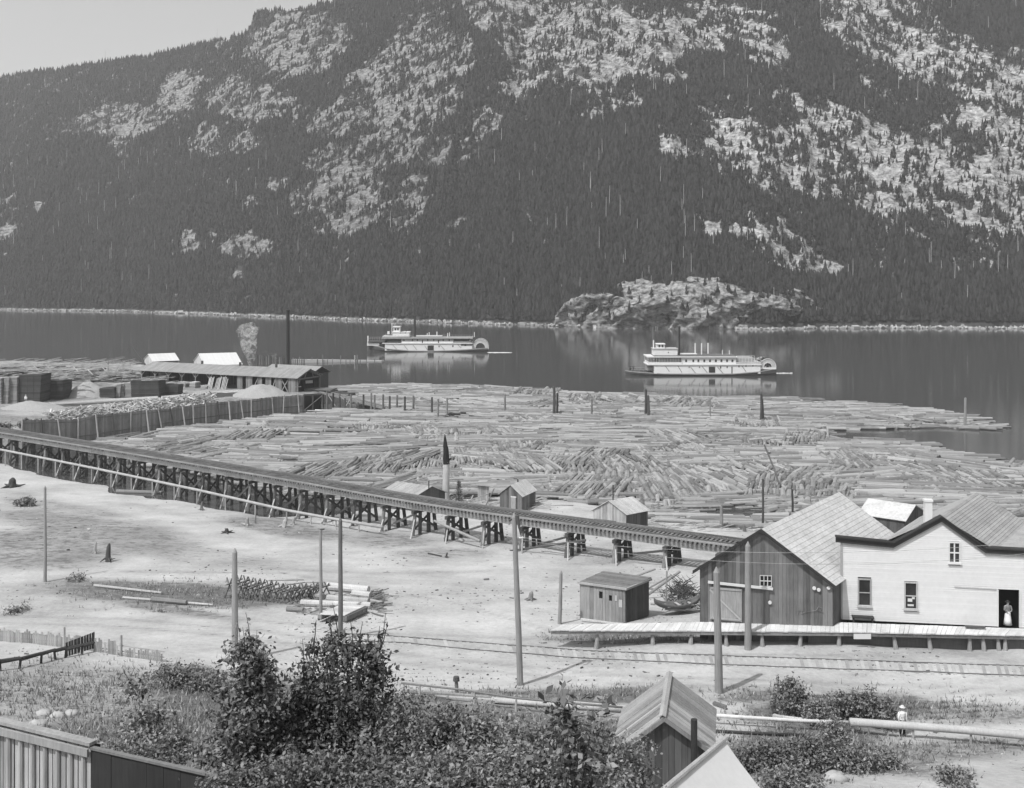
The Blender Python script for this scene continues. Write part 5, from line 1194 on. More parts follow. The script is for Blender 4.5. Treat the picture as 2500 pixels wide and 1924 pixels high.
for y in (1405, 1418, 1431): a, _ = fpt(1855, y, .13); c, _ = fpt(1884, y + 1, .13); m.bar(a, c, .05, .055)
sub(m, 'frame', 'board_pale', wn_)
for (px, py) in ((1987,1436),(1998,1440),(2022,1435),(1879,1471)):
    q, _ = fpt(px, py, .12); m = MB(); m.tube(q, q + nF * .06, .13, .12, 12); m.build('white_disc', 'white_paint', barn)
m = MB(); pts_ = [(1946,1500),(1950,1490),(1958,1489),(1955,1498),(1966,1494),(1980,1492),(1992,1490),(1998,1481),(2006,1484),(2001,1493),(1994,1488),(2010,1496)]
for (a_, c_) in zip(pts_[:-1], pts_[1:]): a, _ = fpt(*a_, .1); c, _ = fpt(*c_, .1); m.bar(a, c, .015, .025)
m.build('chalk_scrawl', 'board_mid', barn)

# building behind with the dark gable
t, *_r = house('outbuilding', 'pale-roofed outbuilding with small dark gable between barn roof and white warehouse', 'outbuilding', H2(2208,1270,8.6), (36.9, 98.6), H2(2100,1254,8.6), 8.6, 3, .9, wall='board_dark', roof='barn_roof', over=.2, plankroof=False)

# ------------------------------------------------------------------ white warehouse
A0 = Vector((22.87, 76.4, 0)); du = Vector((.989, -.149, 0)).normalized(); dn = Vector((.149, .989, 0)).normalized()
wh = empty('warehouse', (30, 73.5, 5.9), 'large white board warehouse with dark curved cornice and gabled front on the dock', 'warehouse')
def wpt(t_, z, off=0.0): q = A0 + du * t_ - dn * off; return Vector((q.x, q.y, z))
def wpx(px, py, off=0.0):
    k_ = (px - CX) / F; t_ = (k_ * A0.y - A0.x) / (du.x - k_ * du.y); q = wpt(t_, 0, off); q.z = zat(py, q.y); return q, t_
TOP = [(0, 11.45), (3.5, 11.22), (6.67, 13.12), (9.55, 11.08), (20, 10.9)]
def wtop(t_): return float(np.interp(t_, [a for a, _ in TOP], [b_ for _, b_ in TOP]))
ZB = 5.86; nb = int(5.6 / .145); m = MB()
# horizontal siding built as laps, cut round the openings
OPEN = []
for (x0, y0, x1, y1) in [(2094,1413,2127,1481),(2207,1421,2240,1489),(2315,1323,2345,1376),(2437,1442,2488,1520)]:
    a, t0 = wpx(x0, y1); c, t1 = wpx(x1, y0); OPEN.append((t0, t1, a.z if x0 != 2437 else ZB, c.z))
zz = ZB; lap = .15
while zz < 13.25:
    z1 = min(zz + lap, 13.3); xs_ = [0, 20.0]
    segs = []; cur = None
    for k in range(401):
        t_ = k * .05; ok = wtop(t_) >= min(z1, 13.3) - .08
        if ok and cur is None: cur = t_
        if cur is not None and (not ok or k == 400):
            if t_ - cur > .03: segs.append((cur, t_))
            cur = None
    for (o0, o1, oz0, oz1) in OPEN:
        if z1 > oz0 + .01 and zz < oz1 - .01:
            segs = [s_ for (a_, c_) in segs for s_ in ([(a_, min(c_, o0)), (max(a_, o1), c_)] if a_ < o1 and c_ > o0 else [(a_, c_)]) if s_[1] - s_[0] > .02]
    for (a_, c_) in segs:
        m.prism([wpt(a_, zz, .035), wpt(a_, z1, .012), wpt(a_, z1, -.05), wpt(a_, zz, -.05)], du * (c_ - a_))
    zz += lap
m.build('front_wall', 'white_paint', wh)
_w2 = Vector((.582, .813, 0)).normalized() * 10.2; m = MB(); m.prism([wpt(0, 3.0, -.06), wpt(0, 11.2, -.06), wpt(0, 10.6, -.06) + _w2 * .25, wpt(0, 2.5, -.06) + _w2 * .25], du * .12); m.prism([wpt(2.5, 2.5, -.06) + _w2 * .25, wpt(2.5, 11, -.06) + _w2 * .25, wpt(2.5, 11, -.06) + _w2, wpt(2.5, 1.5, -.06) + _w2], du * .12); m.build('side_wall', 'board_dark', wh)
m = MB(); m.prism([wpt(.15, 3.0, -.9), wpt(20, 3.0, -.9), wpt(20, 10.8, -.9), wpt(.15, 10.9, -.9)], dn * .1); m.build('inner_wall', 'interior_shade', wh)
m = MB(); m.prism([wpt(2.5, 1.5, 0) + _w2, wpt(20, 1.5, 0) + _w2, wpt(20, 10.4, 0) + _w2, wpt(2.5, 10.9, 0) + _w2], dn * .1); m.build('rear_wall', 'board_light', wh)
m = MB(); m.box(wpt(.06, 8.6, .03), (.14, .1, 5.4), rz=math.atan2(du.y, du.x)); m.build('corner_board', 'ship_grey', wh)
m = MB(); m2 = MB()
cps = [(-.35, 11.47)] + TOP[1:]
for (a_, c_) in zip(cps[:-1], cps[1:]):
    p0 = wpt(a_[0], a_[1], .2); p1 = wpt(c_[0], c_[1], .2)
    m.prism([p0 + Vector((0, 0, -.22)), p1 + Vector((0, 0, -.22)), p1 + Vector((0, 0, .1)), p0 + Vector((0, 0, .1))], dn * .16)
    m.prism([p0 + Vector((0, 0, .1)) - dn * .12, p1 + Vector((0, 0, .1)) - dn * .12, p1 + Vector((0, 0, .2)) - dn * .12, p0 + Vector((0, 0, .2)) - dn * .12], dn * .6)
    q0 = wpt(max(0, a_[0]), wtop(max(0, a_[0])) - .22, .06); q1 = wpt(c_[0], c_[1] - .22, .06)
    m2.prism([q0 + Vector((0, 0, -.16)), q1 + Vector((0, 0, -.16)), q1, q0], dn * .04)
m.build('cornice', 'trim_dark', wh); m2.build('frieze', 'ship_cover', wh)
# gabled roof running back; the depth of the building heads right like the barn's
dn2 = Vector((.582, .813, 0)).normalized()
def wp2(t_, z, dep): q = A0 + du * t_ + dn2 * dep; return Vector((q.x, q.y, z))
DEP = 10.3
for nm_, a_, b_ in (('roof', (2.5, 11.12), (6.67, 13.16)), ('roof', (10.3, 10.95), (6.67, 13.16))):
    m = MB(); n_ = 18
    for i in range(n_):
        f0, f1 = i / n_, min(1, (i + 1.1) / n_); p0 = (a_[0] + (b_[0] - a_[0]) * f0, a_[1] + (b_[1] - a_[1]) * f0); p1 = (a_[0] + (b_[0] - a_[0]) * f1, a_[1] + (b_[1] - a_[1]) * f1)
        m.prism([wp2(p0[0], p0[1] + .03, .1), wp2(p0[0], p0[1] + .05, DEP), wp2(p1[0], p1[1] + .02, DEP), wp2(p1[0], p1[1], .1)], (0, 0, .025))
    m.build(nm_, 'roof_mid', wh)
m = MB(); m.prism([wp2(10.2, 10.97, .3), wp2(10.2, 10.97, DEP), wp2(20, 10.5, DEP), wp2(20, 10.5, .3)], (0, 0, .06)); m.build('side_roof', 'roof_mid', wh)
m = MB(); m.prism([wp2(0.0, 10.7, .3), wp2(0.0, 10.7, DEP * .25), wp2(2.6, 11.1, DEP * .25), wp2(2.6, 11.1, .3)], (0, 0, .05)); m.build('side_roof', 'roof_mid', wh)
m = MB(); m.prism([wp2(2.6, 9.5, DEP - .2), wp2(10.2, 9.5, DEP - .2), wp2(10.2, 10.9, DEP - .2), wp2(6.67, 13.1, DEP - .2), wp2(2.6, 11.05, DEP - .2)], dn2 * .1); m.build('rear_gable', 'board_light', wh)
q, _ = wpx(2278, 1266, -1.6); ch = MB(); ch.box((q.x, q.y, 12.9), (.5, .5, 2.2), rz=-.15); ch.box((q.x, q.y, 14.0), (.6, .6, .14), rz=-.15); ch.build('chimney', 'white_paint', wh)
# windows
def window(x0, y0, x1, y1, panes, frame, glassm='glass'):
    a, t0 = wpx(x0, y1); c, t1 = wpx(x1, y0); z0, z1 = a.z, c.z; w_ = t1 - t0; rz = math.atan2(du.y, du.x)
    m = MB(); m.box(wpt((t0 + t1) / 2, (z0 + z1) / 2, -.05), (w_, .04, z1 - z0), rz=rz); o = m.build('window', glassm, wh)
    m = MB(); e_ = .09
    m.box(wpt(t0 + e_ / 2, (z0 + z1) / 2, .03), (e_, .12, z1 - z0 + .02), rz=rz); m.box(wpt(t1 - e_ / 2, (z0 + z1) / 2, .03), (e_, .12, z1 - z0 + .02), rz=rz)
    m.box(wpt((t0 + t1) / 2, z1 - e_ / 2, .032), (w_ - 2 * e_, .12, e_), rz=rz)
    if panes == 2: m.box(wpt((t0 + t1) / 2, (z0 + z1) / 2, 0), (w_ - 2 * e_, .06, .06), rz=rz)
    if panes == 4: m.box(wpt((t0 + t1) / 2, (z0 + z1) / 2, .01), (w_ - 2 * e_, .07, .08), rz=rz); m.box(wpt((t0 + t1) / 2, (z0 + z1) / 2, .012), (.08, .07, z1 - z0 - .1), rz=rz)
    sub(m, 'frame', frame, o)
    m = MB(); m.box(wpt((t0 + t1) / 2, z0 + .06, .06), (w_ + .08, .2, .14), rz=rz); sub(m, 'sill', 'ship_cover' if frame != 'white_paint' else 'white_paint', o)
    return o, t0, t1, z0, z1
window(2094,1413,2127,1481,2,'ship_grey'); _w = window(2207,1421,2240,1489,2,'ship_cover'); window(2315,1323,2345,1376,4,'white_paint')
for (f0, z_, w_, h_) in ((.45, .30, .3, .22), (.7, .38, .18, .16), (.5, .12, .4, .12)):
    _, t0, t1, z0, z1 = _w; m = MB(); m.box(wpt(t0 + (t1 - t0) * f0, z0 + (z1 - z0) * z_ + .1, -.02), (w_, .02, h_), rz=-.15); tagp = m.build('window_goods', 'canvas', wh)
# doorway
t0, t1, z0, z1 = OPEN[3]; m = MB(); m.box(wpt(t0 - .04, (z0 + z1) / 2, .02), (.08, .16, z1 - z0), rz=-.15); m.box(wpt(t1 + .04, (z0 + z1) / 2, .02), (.08, .16, z1 - z0), rz=-.15); m.build('door_frame', 'white_paint', wh)
m = MB(); a, ta = wpx(2330, 1432); c, tc_ = wpx(2432, 1438); m.bar(a - dn * .05, c - dn * .05, .06, .08); m.build('door_track', 'ship_cover', wh)
# dark bench and board on the dock in front
a, ta = wpx(2078, 1519); c, tc_ = wpx(2131, 1519); m = MB(); m.box(wpt((ta + tc_) / 2, 6.2, .35), (tc_ - ta, .5, .08), rz=-.15); bq = m.build('seat_dark', 'trim_dark'); bq.name = 'bench'; tag(bq, 'low dark bench against the wall under the first warehouse window', 'bench')
m = MB(); m.box(wpt(ta + .1, 6.03, .35), (.08, .4, .3), rz=-.15); m.box(wpt(tc_ - .1, 6.03, .35), (.08, .4, .3), rz=-.15); sub(m, 'leg', 'trim_dark', bq)
a, ta = wpx(2350, 1525); c, tc_ = wpx(2398, 1525); m = MB(); m.box(wpt((ta + tc_) / 2, 5.98, .7), (tc_ - ta, .3, .08), rz=-.15); tag(m.build('plank', 'board_dark'), 'dark plank lying on the dock left of the warehouse doorway', 'plank')

# ------------------------------------------------------------------ loading dock
ZD2 = 5.85
dock = empty('loading_dock', (18, 73, 4.8), 'long pale plank loading dock on short posts in front of barn and warehouse', 'dock')
fe = [onz(1345, 1537, ZD2), onz(1700, 1538.5, ZD2), onz(2060, 1541, ZD2), onz(2500, 1550, ZD2), onz(2900, 1563, ZD2)]
be = [onz(1375, 1524, ZD2), Vector((13.0, 75.9, ZD2)), Vector((22.9, 75.8, ZD2)), Vector((35.2, 74.45, ZD2)), Vector((42, 73.4, ZD2))]
m = MB()
for i in range(4):
    n = max(4, int((fe[i + 1] - fe[i]).length / .3))
    for k in range(n):
        a0 = fe[i].lerp(fe[i + 1], k / n); a1 = fe[i].lerp(fe[i + 1], (k + .95) / n); b0 = be[i].lerp(be[i + 1], k / n); b1 = be[i].lerp(be[i + 1], (k + .95) / n); z_ = rnd.uniform(-.01, .01)
        m.prism([a0 + Vector((0, rnd.uniform(-.06, .04), -.1 + z_)), a1 + Vector((0, -.02, -.1 + z_)), b1 + Vector((0, 0, -.1 + z_)), b0 + Vector((0, 0, -.1 + z_))], (0, 0, .08))
m.build('deck', 'dock_board', dock)
m = MB()
for i in range(4): m.bar(fe[i] + Vector((0, .12, -.23)), fe[i + 1] + Vector((0, .12, -.23)), .15, .22); m.bar(be[i] + Vector((0, -.3, -.23)), be[i + 1] + Vector((0, -.3, -.23)), .15, .22)
m.build('joist', 'board_mid', dock)
for px in (1460, 1595, 1690, 1774, 1862, 1958, 2052, 2186, 2272, 2372, 2404, 2440, 2458):
    s_ = fe[0]; i = 0
    while i < 3 and CX + F * fe[i + 1].x / fe[i + 1].y < px: i += 1
    k_ = (px - CX) / F; A_ = fe[i]; B_ = fe[i + 1]; f_ = (k_ * A_.y - A_.x) / ((B_.x - A_.x) - k_ * (B_.y - A_.y)); q = A_.lerp(B_, f_) + Vector((0, .3, -.34))
    m = MB(); g_ = G(q.x, q.y) - .2; m.tube((q.x + rnd.uniform(-.15, .15), q.y - .1, g_), q, .17, .11, 8, jit=.1); m.build('post', 'pole', dock)
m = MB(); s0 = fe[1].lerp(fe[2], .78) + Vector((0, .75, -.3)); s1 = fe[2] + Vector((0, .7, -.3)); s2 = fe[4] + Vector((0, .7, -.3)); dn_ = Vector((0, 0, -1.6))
m.prism([s0, s1, s1 + dn_, s0 + dn_], (0, .08, 0)); m.prism([s1, s2, s2 + dn_, s1 + dn_], (0, .08, 0)); m.build('skirting', 'board_dark', dock)  # dark boards set forward to make the shaded band under the dock
# board hung under the dock edge, blank from this distance
m = MB(); a = onz(2084, 1546, ZD2 - .05); c = onz(2126, 1546, ZD2 - .05); m.prism([(a.x, a.y - .05, 5.42), (c.x, c.y - .05, 5.42), (c.x, c.y - .05, 5.76), (a.x, a.y - .05, 5.76)], (0, .04, 0)); tag(m.build('signboard', 'white_paint'), 'small white board hung under the dock edge below the dark bench', 'sign')
# ------------------------------------------------------------------ poles
PO = [(110,1186,1421,.13,'thin pale pole standing alone on the bare ground at far left',0),(573,1338,1612,.20,'short thick pole at the left end of the trestle-horse row',0),(783,1290,1506,.12,'slim pole with a small bracket on top, left of a taller one',1),
      (831,1263,1560,.16,'tall pole rising from the foreground tree crown',0),(1270,1252,1673,.18,'tallest dark-topped pole leaning left in the middle of the flat',2),(1366,1393,1524,.14,'short pole leaning right at the left end of the dock',0),
      (1755,1384,1692,.23,'thick pointed pole nearest the camera in front of the barn door',0),(1826,1322,1587,.22,'thick pointed pole in front of the barn gable beside the dock',0),(1114,1652,1690,.11,'very short post on the roadside by the foreground pipe',3)]
for px, pt, pb, r, lb, sty in PO:
    p = onground(px, pb); top = aty(px + (-15 if px == 1270 else (4 if px == 1366 else (-6 if px == 1755 else 0))), pt, p.y)
    nm_ = 'utility_pole' if px != 1114 else 'post'
    t = empty(nm_, (p.x, p.y, p.z), lb, 'pole' if px != 1114 else 'post')
    m = MB(); d = (top - p); m.chain([p - d.normalized() * .3, p + d * .33 + Vector((.02, 0, 0)), p + d * .66, top - d.normalized() * r * 1.4, top], [r * 1.1, r, r * .9, r * .8, r * .15], 12); m.build('shaft', 'pole' if px not in (1114, 831) else 'pile_grey', t)
    if sty == 1: m = MB(); m.bar(top + Vector((-.05, 0, -.1)), top + Vector((.28, 0, -.05)), .12, .1); m.build('bracket', 'pile', t)
    if sty == 2:
        q = aty(1262, 1262, p.y); m = MB(); m.tube(q + Vector((0, -.1, .1)), aty(1271, 1305, p.y) + Vector((0, -.15, 0)), .13, .03, 7); m.bar(q, aty(1243, 1272, p.y), .1, .08); m.build('bracket', 'pile', t)
        m = MB(); q = aty(1272, 1312, p.y); m.tube(q + Vector((-.12, -.15, 0)), q + Vector((.15, -.15, .02)), .06, .05, 8); m.build('insulator', 'white_paint', t)
    if sty == 3: m = MB(); m.tube(top + Vector((0, 0, -.25)), top, .2, .17, 10); m.build('cap', 'pile', t)

# ------------------------------------------------------------------ railway on the flat
rt = empty('railway_track', tuple(onz(1750, 1615, 4.95)), 'half-buried railway track crossing the flat in front of the dock', 'railway')
R1 = [(800,1546),(920,1552),(1150,1569),(1427,1590),(1750,1602),(2053,1613),(2500,1628),(2800,1638)]; R2 = [(800,1562),(1000,1572),(1150,1587),(1427,1609),(1750,1624),(2053,1635),(2500,1651),(2800,1662)]
def gp_(px, py): q = onground(px, py); q.z = G(q.x, q.y); return q
for RR in (R1, R2):
    m = MB(); ps = []
    for i in range(len(RR) - 1):
        for k in range(6): ps.append(gp_(RR[i][0] + (RR[i + 1][0] - RR[i][0]) * k / 6, RR[i][1] + (RR[i + 1][1] - RR[i][1]) * k / 6))
    for a, c in zip(ps[:-1], ps[1:]): m.bar(a + Vector((0, 0, .0)), c + Vector((0, 0, .0)), .07, .12)
    m.build('rail', 'steel', rt)
for k in range(90):
    px = 900 + k * 18.5
    if px > 2560: break
    a = gp_(px, interp([px], R1)[0] - 3); c = gp_(px + 8, interp([px + 8], R2)[0] + 4); m = MB(); m.bar(a + Vector((0, 0, .0)), c + Vector((0, 0, -.02)), .22, .07); m.build('sleeper', 'board_light', rt)

# thin wires strung from the tallest pole to the right
for i_, (y0_, dz_) in enumerate(((1312, 0), (1318, -.9))):
    a = aty(1272, y0_, 65.5); c = aty(2700, 1300 + i_ * 26, 70.0); ps_ = []
    for k in range(25): s_ = k / 24; q = a.lerp(c, s_); q.z -= 4 * s_ * (1 - s_) * (1.1 + .3 * i_); ps_.append(q)
    m = MB(); m.chain(ps_, [.012] * 25, 4); tag(m.build('wire', 'board_light'), ('upper' if i_ == 0 else 'lower') + ' thin wire running right from the tallest pole across the barn', 'wire')
# ------------------------------------------------------------------ timber horses, timber stack, stumps on the flat
def pg(px, py): q = onground(px, py); q.z = G(q.x, q.y); return q
HG = 'timber horses in a long row'
nh = 16
ords = ['leftmost','second','third','fourth','fifth','sixth','seventh','eighth','ninth','tenth','eleventh','twelfth','thirteenth','fourteenth','fifteenth','rightmost']
for i in range(nh):
    px = 572 + i * 14.2; py = 1458 + (i * 1.5 if i < 10 else 12 - (i - 10) * 2.2); p = pg(px, py)
    h_ = 1.6 - .03 * i + rnd.uniform(-.08, .08); t = empty('timber_horse', tuple(p), ords[i] + ' of the row of crossed-leg timber horses behind the short thick pole', 'timber horse', HG)
    u_ = Vector((.62, .78, 0)).normalized() if i % 2 else Vector((.5, .86, 0)).normalized(); s_ = Vector((u_.y, -u_.x, 0))
    for e_ in (-.55, .55):
        a = p + u_ * e_; m = MB(); m.bar(a + s_ * .5, a - s_ * .28 + Vector((0, 0, h_)), .09, .07); m.build('leg', 'timber_deck', t)
        m = MB(); m.bar(a - s_ * .5, a + s_ * .28 + Vector((0, 0, h_)), .09, .07); m.build('leg', 'timber_deck', t)
    m = MB(); m.bar(p - u_ * .9 + Vector((0, 0, h_ * .72)), p + u_ * .9 + Vector((0, 0, h_ * .75)), .12, .1); m.build('beam', 'board_mid', t)
for i, (x0, y0, x1, y1, z_, mt, lb) in enumerate([(655,1421,742,1419,1.1,'board_light','long thin plank lying across the left timber horses'),(690,1433,745,1425,1.1,'board_light','plank lying across the middle timber horses'),(745,1426,792,1424,1.1,'board_light','short plank on the right-hand timber horses'),(540,1427,560,1427,.7,'pile_grey','dark pole end projecting left of the short thick pole')]):
    a = pg(x0, y0 + 30); c = pg(x1, y1 + 30); m = MB(); m.bar(a + Vector((0, 0, z_)), c + Vector((0, 0, z_)), .15, .08); tag(m.build('plank', mt), lb, 'plank')
TB = [(800,1441,900,1450,.34,'board_pale','topmost round pale log at the far side of the timber pile'),(862,1458,905,1463,.3,'board_light','hewn log with dark end in the middle of the timber pile'),(722,1458,790,1464,.25,'board_light','pale timber lying left of the tall pole in the timber pile'),(735,1480,905,1486,.26,'board_pale','long pale timber on the near side of the pile'),
      (800,1470,900,1478,.3,'board_light','short thick timber below the topmost log'),(905,1472,935,1478,.16,'board_light','thin timber sticking out to the right of the pile'),(700,1493,740,1496,.2,'board_mid','half-buried timber near the foot of the slim pole')]
for (x0, y0, x1, y1, w_, mt, lb) in TB:
    a = pg(x0, y0); c = pg(x1, y1); m = MB(); m.tube(a + Vector((0, 0, w_)), c + Vector((0, 0, w_)), w_, w_ * .9, 9); tag(m.build('timber', mt), lb, 'timber')
    m = None
t = empty('timber_sledge', tuple(pg(865, 1512)), 'flat pale plank platform on heavy bearers at the near end of the timber pile', 'sledge')
a = pg(842, 1521); c = pg(893, 1497); dd = (c - a); nn_ = Vector((-1.9, .3, 0))
m = MB()
for k in range(7): q0 = a + dd * (k / 7); q1 = a + dd * ((k + .93) / 7); m.prism([q0 + Vector((0, 0, .5)), q1 + Vector((0, 0, .5)), q1 + nn_ + Vector((0, 0, .5)), q0 + nn_ + Vector((0, 0, .5))], (0, 0, .07))
m.build('deck', 'board_pale', t)
m = MB(); m.bar(a + Vector((0, 0, .3)), c + Vector((0, 0, .3)), .3, .35); m.build('bearer', 'board_mid', t); m = MB(); m.bar(a + nn_ + Vector((0, 0, .3)), c + nn_ + Vector((0, 0, .3)), .3, .35); m.build('bearer', 'board_mid', t)
b = MB()
for k in range(150):
    q = pg(rnd.gauss(905, 14), rnd.gauss(1462, 9)) if k < 60 else pg(rnd.uniform(700, 930), rnd.uniform(1455, 1500)); a_ = rnd.uniform(-.8, .8); b.bar(q + Vector((0, 0, .1)), q + Vector((math.cos(a_), math.sin(a_), rnd.uniform(0, .3))) * rnd.uniform(.4, 1.3) + Vector((0, 0, .1)), .1, .05)
tag(b.build('wood_debris', 'board_mid'), 'splintered wood scattered around the timber pile', 'debris', kind='stuff')
def stump(px, py, h_, r, label, mat='pile_grey', roots=5):
    p = pg(px, py); t = empty('stump', tuple(p), label, 'stump'); m = MB()
    m.chain([p - Vector((0, 0, .15)), p + Vector((0, 0, h_ * .4)), p + Vector((.05, 0, h_ * .8)), p + Vector((.12, 0, h_))], [r * 1.3, r, r * .85, r * .35], 8); m.build('trunk', mat, t)
    for k in range(roots):
        a = k * 6.28 / roots + rnd.uniform(-.3, .3); d = Vector((math.cos(a), math.sin(a), 0)); L_ = r * rnd.uniform(2.2, 4)
        m = MB(); m.chain([p + Vector((0, 0, h_ * .25)), p + d * L_ * .5 + Vector((0, 0, h_ * .15)), p + d * L_ + Vector((0, 0, rnd.uniform(-.05, h_ * .3)))], [r * .5, r * .35, r * .1], 6); m.build('root', mat, t)
for px, py, h_, r, lb, mt in [(264,1372,1.7,.22,'dark upright burnt stump with spread roots on the bare left flat','bark'),(232,1352,1.1,.13,'small pale leaning stump just left of the dark burnt one','board_light'),(603,1284,1.0,.22,'pale rooty stump beside a bent twig left of centre','board_light'),(624,1278,1.7,.07,'bent thin twig stump right beside the rooty pale one','pile_grey'),
     (695,1287,.9,.3,'left of two pale stumps below the pale pipe','board_light'),(716,1282,.9,.16,'right of two pale stumps below the pale pipe','board_light'),(492,1246,1.1,.16,'forked stump near the waterline beneath the pale pipe','pile_grey'),(553,1302,.5,.25,'low dark stump on the flat below the rooty one','bark'),
     (1296,1466,.7,.2,'small round stump alone on the flat between the tall pole and the plank shed','pile_grey'),(1090,1362,.5,.1,'little twiggy stump in the dark scrub right of centre','bark'),(30,1190,1.3,.5,'broad stump mound at the left edge under the pale pipe','bark')]: stump(px, py, h_, r, lb, mt)
for px, py, s_, lb in [(1135,1310,.5,'pale boulder under the trestle near the leaning pole'),(1125,1322,.35,'smaller pale stone beside the boulder under the trestle'),(342,1205,.4,'pale stone in the shallows under the trestle'),(108,1747,.36,'left white stone above the board wall'),(140,1752,.34,'middle white stone above the board wall'),(175,1745,.3,'right white stone above the board wall'),(92,1775,.4,'largest pale stone half behind the board wall'),(2040,1905,.45,'white stone at the bottom edge right of the tent'),(1855,1858,.5,'pale rock between tent and scrub')]:
    p = pg(px, py); m = MB(); n = 9; vs = []
    for i in range(5):
        for j in range(n):
            a = j * 6.283 / n; ph = math.pi * (i + .5) / 5; rr = s_ * (.75 + .5 * rnd.random()); vs.append((p.x + math.cos(a) * math.sin(ph) * rr * 1.2, p.y + math.sin(a) * math.sin(ph) * rr, p.z + s_ * .2 + math.cos(ph) * rr * .6))
    fs = [(i * n + j, i * n + (j + 1) % n, (i + 1) * n + (j + 1) % n, (i + 1) * n + j) for i in range(4) for j in range(n)] + [tuple(range(n)), tuple(range(4 * n, 5 * n))]
    m.add(vs, fs); tag(m.build('rock', 'stone', None, True), lb, 'rock')
# poles and logs lying about
for (x0, y0, x1, y1, r, mt, lb) in [(1045,1353,1078,1360,.08,'bark','thin dark stick lying on the flat right of centre'),(230,1433,395,1452,.12,'board_light','long pale pole lying along the grassy strip at left'),(300,1462,520,1480,.1,'board_light','second long pole on the lower edge of the grassy strip'),(370,1470,455,1478,.22,'pile_grey','dark short log at the lower edge of the grassy strip'),(1430,1312,1245,1345,.13,'pile','slanting dark pole caught between the trestle bents'),(1165,1330,1060,1268,.16,'board_light','pale fallen pole leaning down through the trestle')]:
    a = pg(x0, y0); c = pg(x1, y1)
    if y1 == 1268: c = aty(1060, 1275, 119); a = aty(1172, 1325, 114)
    if y1 == 1345: a = aty(1430, 1322, 110); c = aty(1245, 1348, 113)
    m = MB(); m.tube(a + Vector((0, 0, r)), c + Vector((0, 0, r)), r, r * .8, 7); tag(m.build('pole', mt), lb, 'pole')

# ------------------------------------------------------------------ small gabled plank shed in the foreground
t, *_r = house('gabled_shed', 'small plank shed with steep striped board roof and pale ridge cap in the foreground', 'shed', (7.75, 43.6), (4.25, 43.6), (8.55, 47.6), 11.15, 7.6, 1.3, wall='board_dark', roof='shed_roof', over=.3, bw_=.25, th=.04)
C_, Gp, Sp = _r[0], _r[1], _r[2]; mid = (C_ + Gp) / 2; v_ = (Sp - C_).normalized()
m = MB(); a = mid - v_ * .38; c = mid + (Sp - C_) + v_ * .38
for s_ in (-1, 1): m.prism([Vector((a.x, a.y, 12.55)), Vector((c.x, c.y, 12.55)), Vector((c.x + s_ * .14, c.y, 12.48)), Vector((a.x + s_ * .14, a.y, 12.48))], (0, 0, .04))
m.build('ridge_cap', 'board_light', t)
m = MB(); m.tube((7.15, 43.1, 10.4), (7.15, 43.1, 12.45), .13, .13, 10); m.build('stovepipe', 'iron', t)
m = MB(); a = Vector((8.0, 43.28, 10.95)); ap = Vector((6.0, 43.26, 12.4)); b0 = Vector((4.0, 43.28, 10.95)); m.bar(a, ap, .06, .16); m.bar(b0, ap, .06, .16); m.build('barge_board', 'board_mid', t)
# tent
tent = empty('tent', (6, 36, 11), 'white canvas tent roof with pale ridge pole at the bottom edge', 'tent')
a = Vector((4.1, 33.0, 14.0)); c = Vector((7.27, 37.5, 14.0)); d = (c - a).normalized(); s_ = Vector((d.y, -d.x, 0))
def ptn(u_, w_): # along ridge, across
    q = a + (c - a) * u_ + s_ * w_; return q
for sg in (1, -1):
    vs = []; n = 14; k = 10
    for i in range(n + 1):
        for j in range(k + 1):
            w_ = sg * 2.0 * j / k; sag = .10 * math.sin(math.pi * j / k) + .05 * math.sin(i * 1.3) * (j / k)
            q = ptn(i / n, w_); vs.append((q.x, q.y, 14.0 - abs(w_) * .95 - sag))
    fs = [(i * (k + 1) + j, i * (k + 1) + j + 1, (i + 1) * (k + 1) + j + 1, (i + 1) * (k + 1) + j) for i in range(n) for j in range(k)]
    m = MB(); m.add(vs, fs); m.build('roof_cloth', 'canvas', tent, True)
m = MB(); q0, q1, q2 = ptn(0, -1.9), ptn(0, 1.9), ptn(0, 0); q0.z = q1.z = 12.1
m.prism([q0, q1, q2 + Vector((0, 0, -.05))], d * .03); q0, q1, q2 = ptn(1, -1.9), ptn(1, 1.9), ptn(1, 0); q0.z = q1.z = 12.1; m.prism([q0, q1, q2 + Vector((0, 0, -.05))], -d * .03); m.build('gable_cloth', 'canvas', tent)
m = MB()
for w_ in (-1.85, 1.85):
    q0, q1 = ptn(0, w_), ptn(1, w_); m.prism([Vector((q0.x, q0.y, 10.3)), Vector((q1.x, q1.y, 10.3)), Vector((q1.x, q1.y, 12.2)), Vector((q0.x, q0.y, 12.2))], s_ * .03)
m.build('side_wall', 'canvas', tent)
m = MB(); m.tube(a - d * .5 + Vector((0, 0, .06)), c + d * .15 + Vector((0, 0, .06)), .1, .08, 8); m.build('ridge_pole', 'board_light', tent)

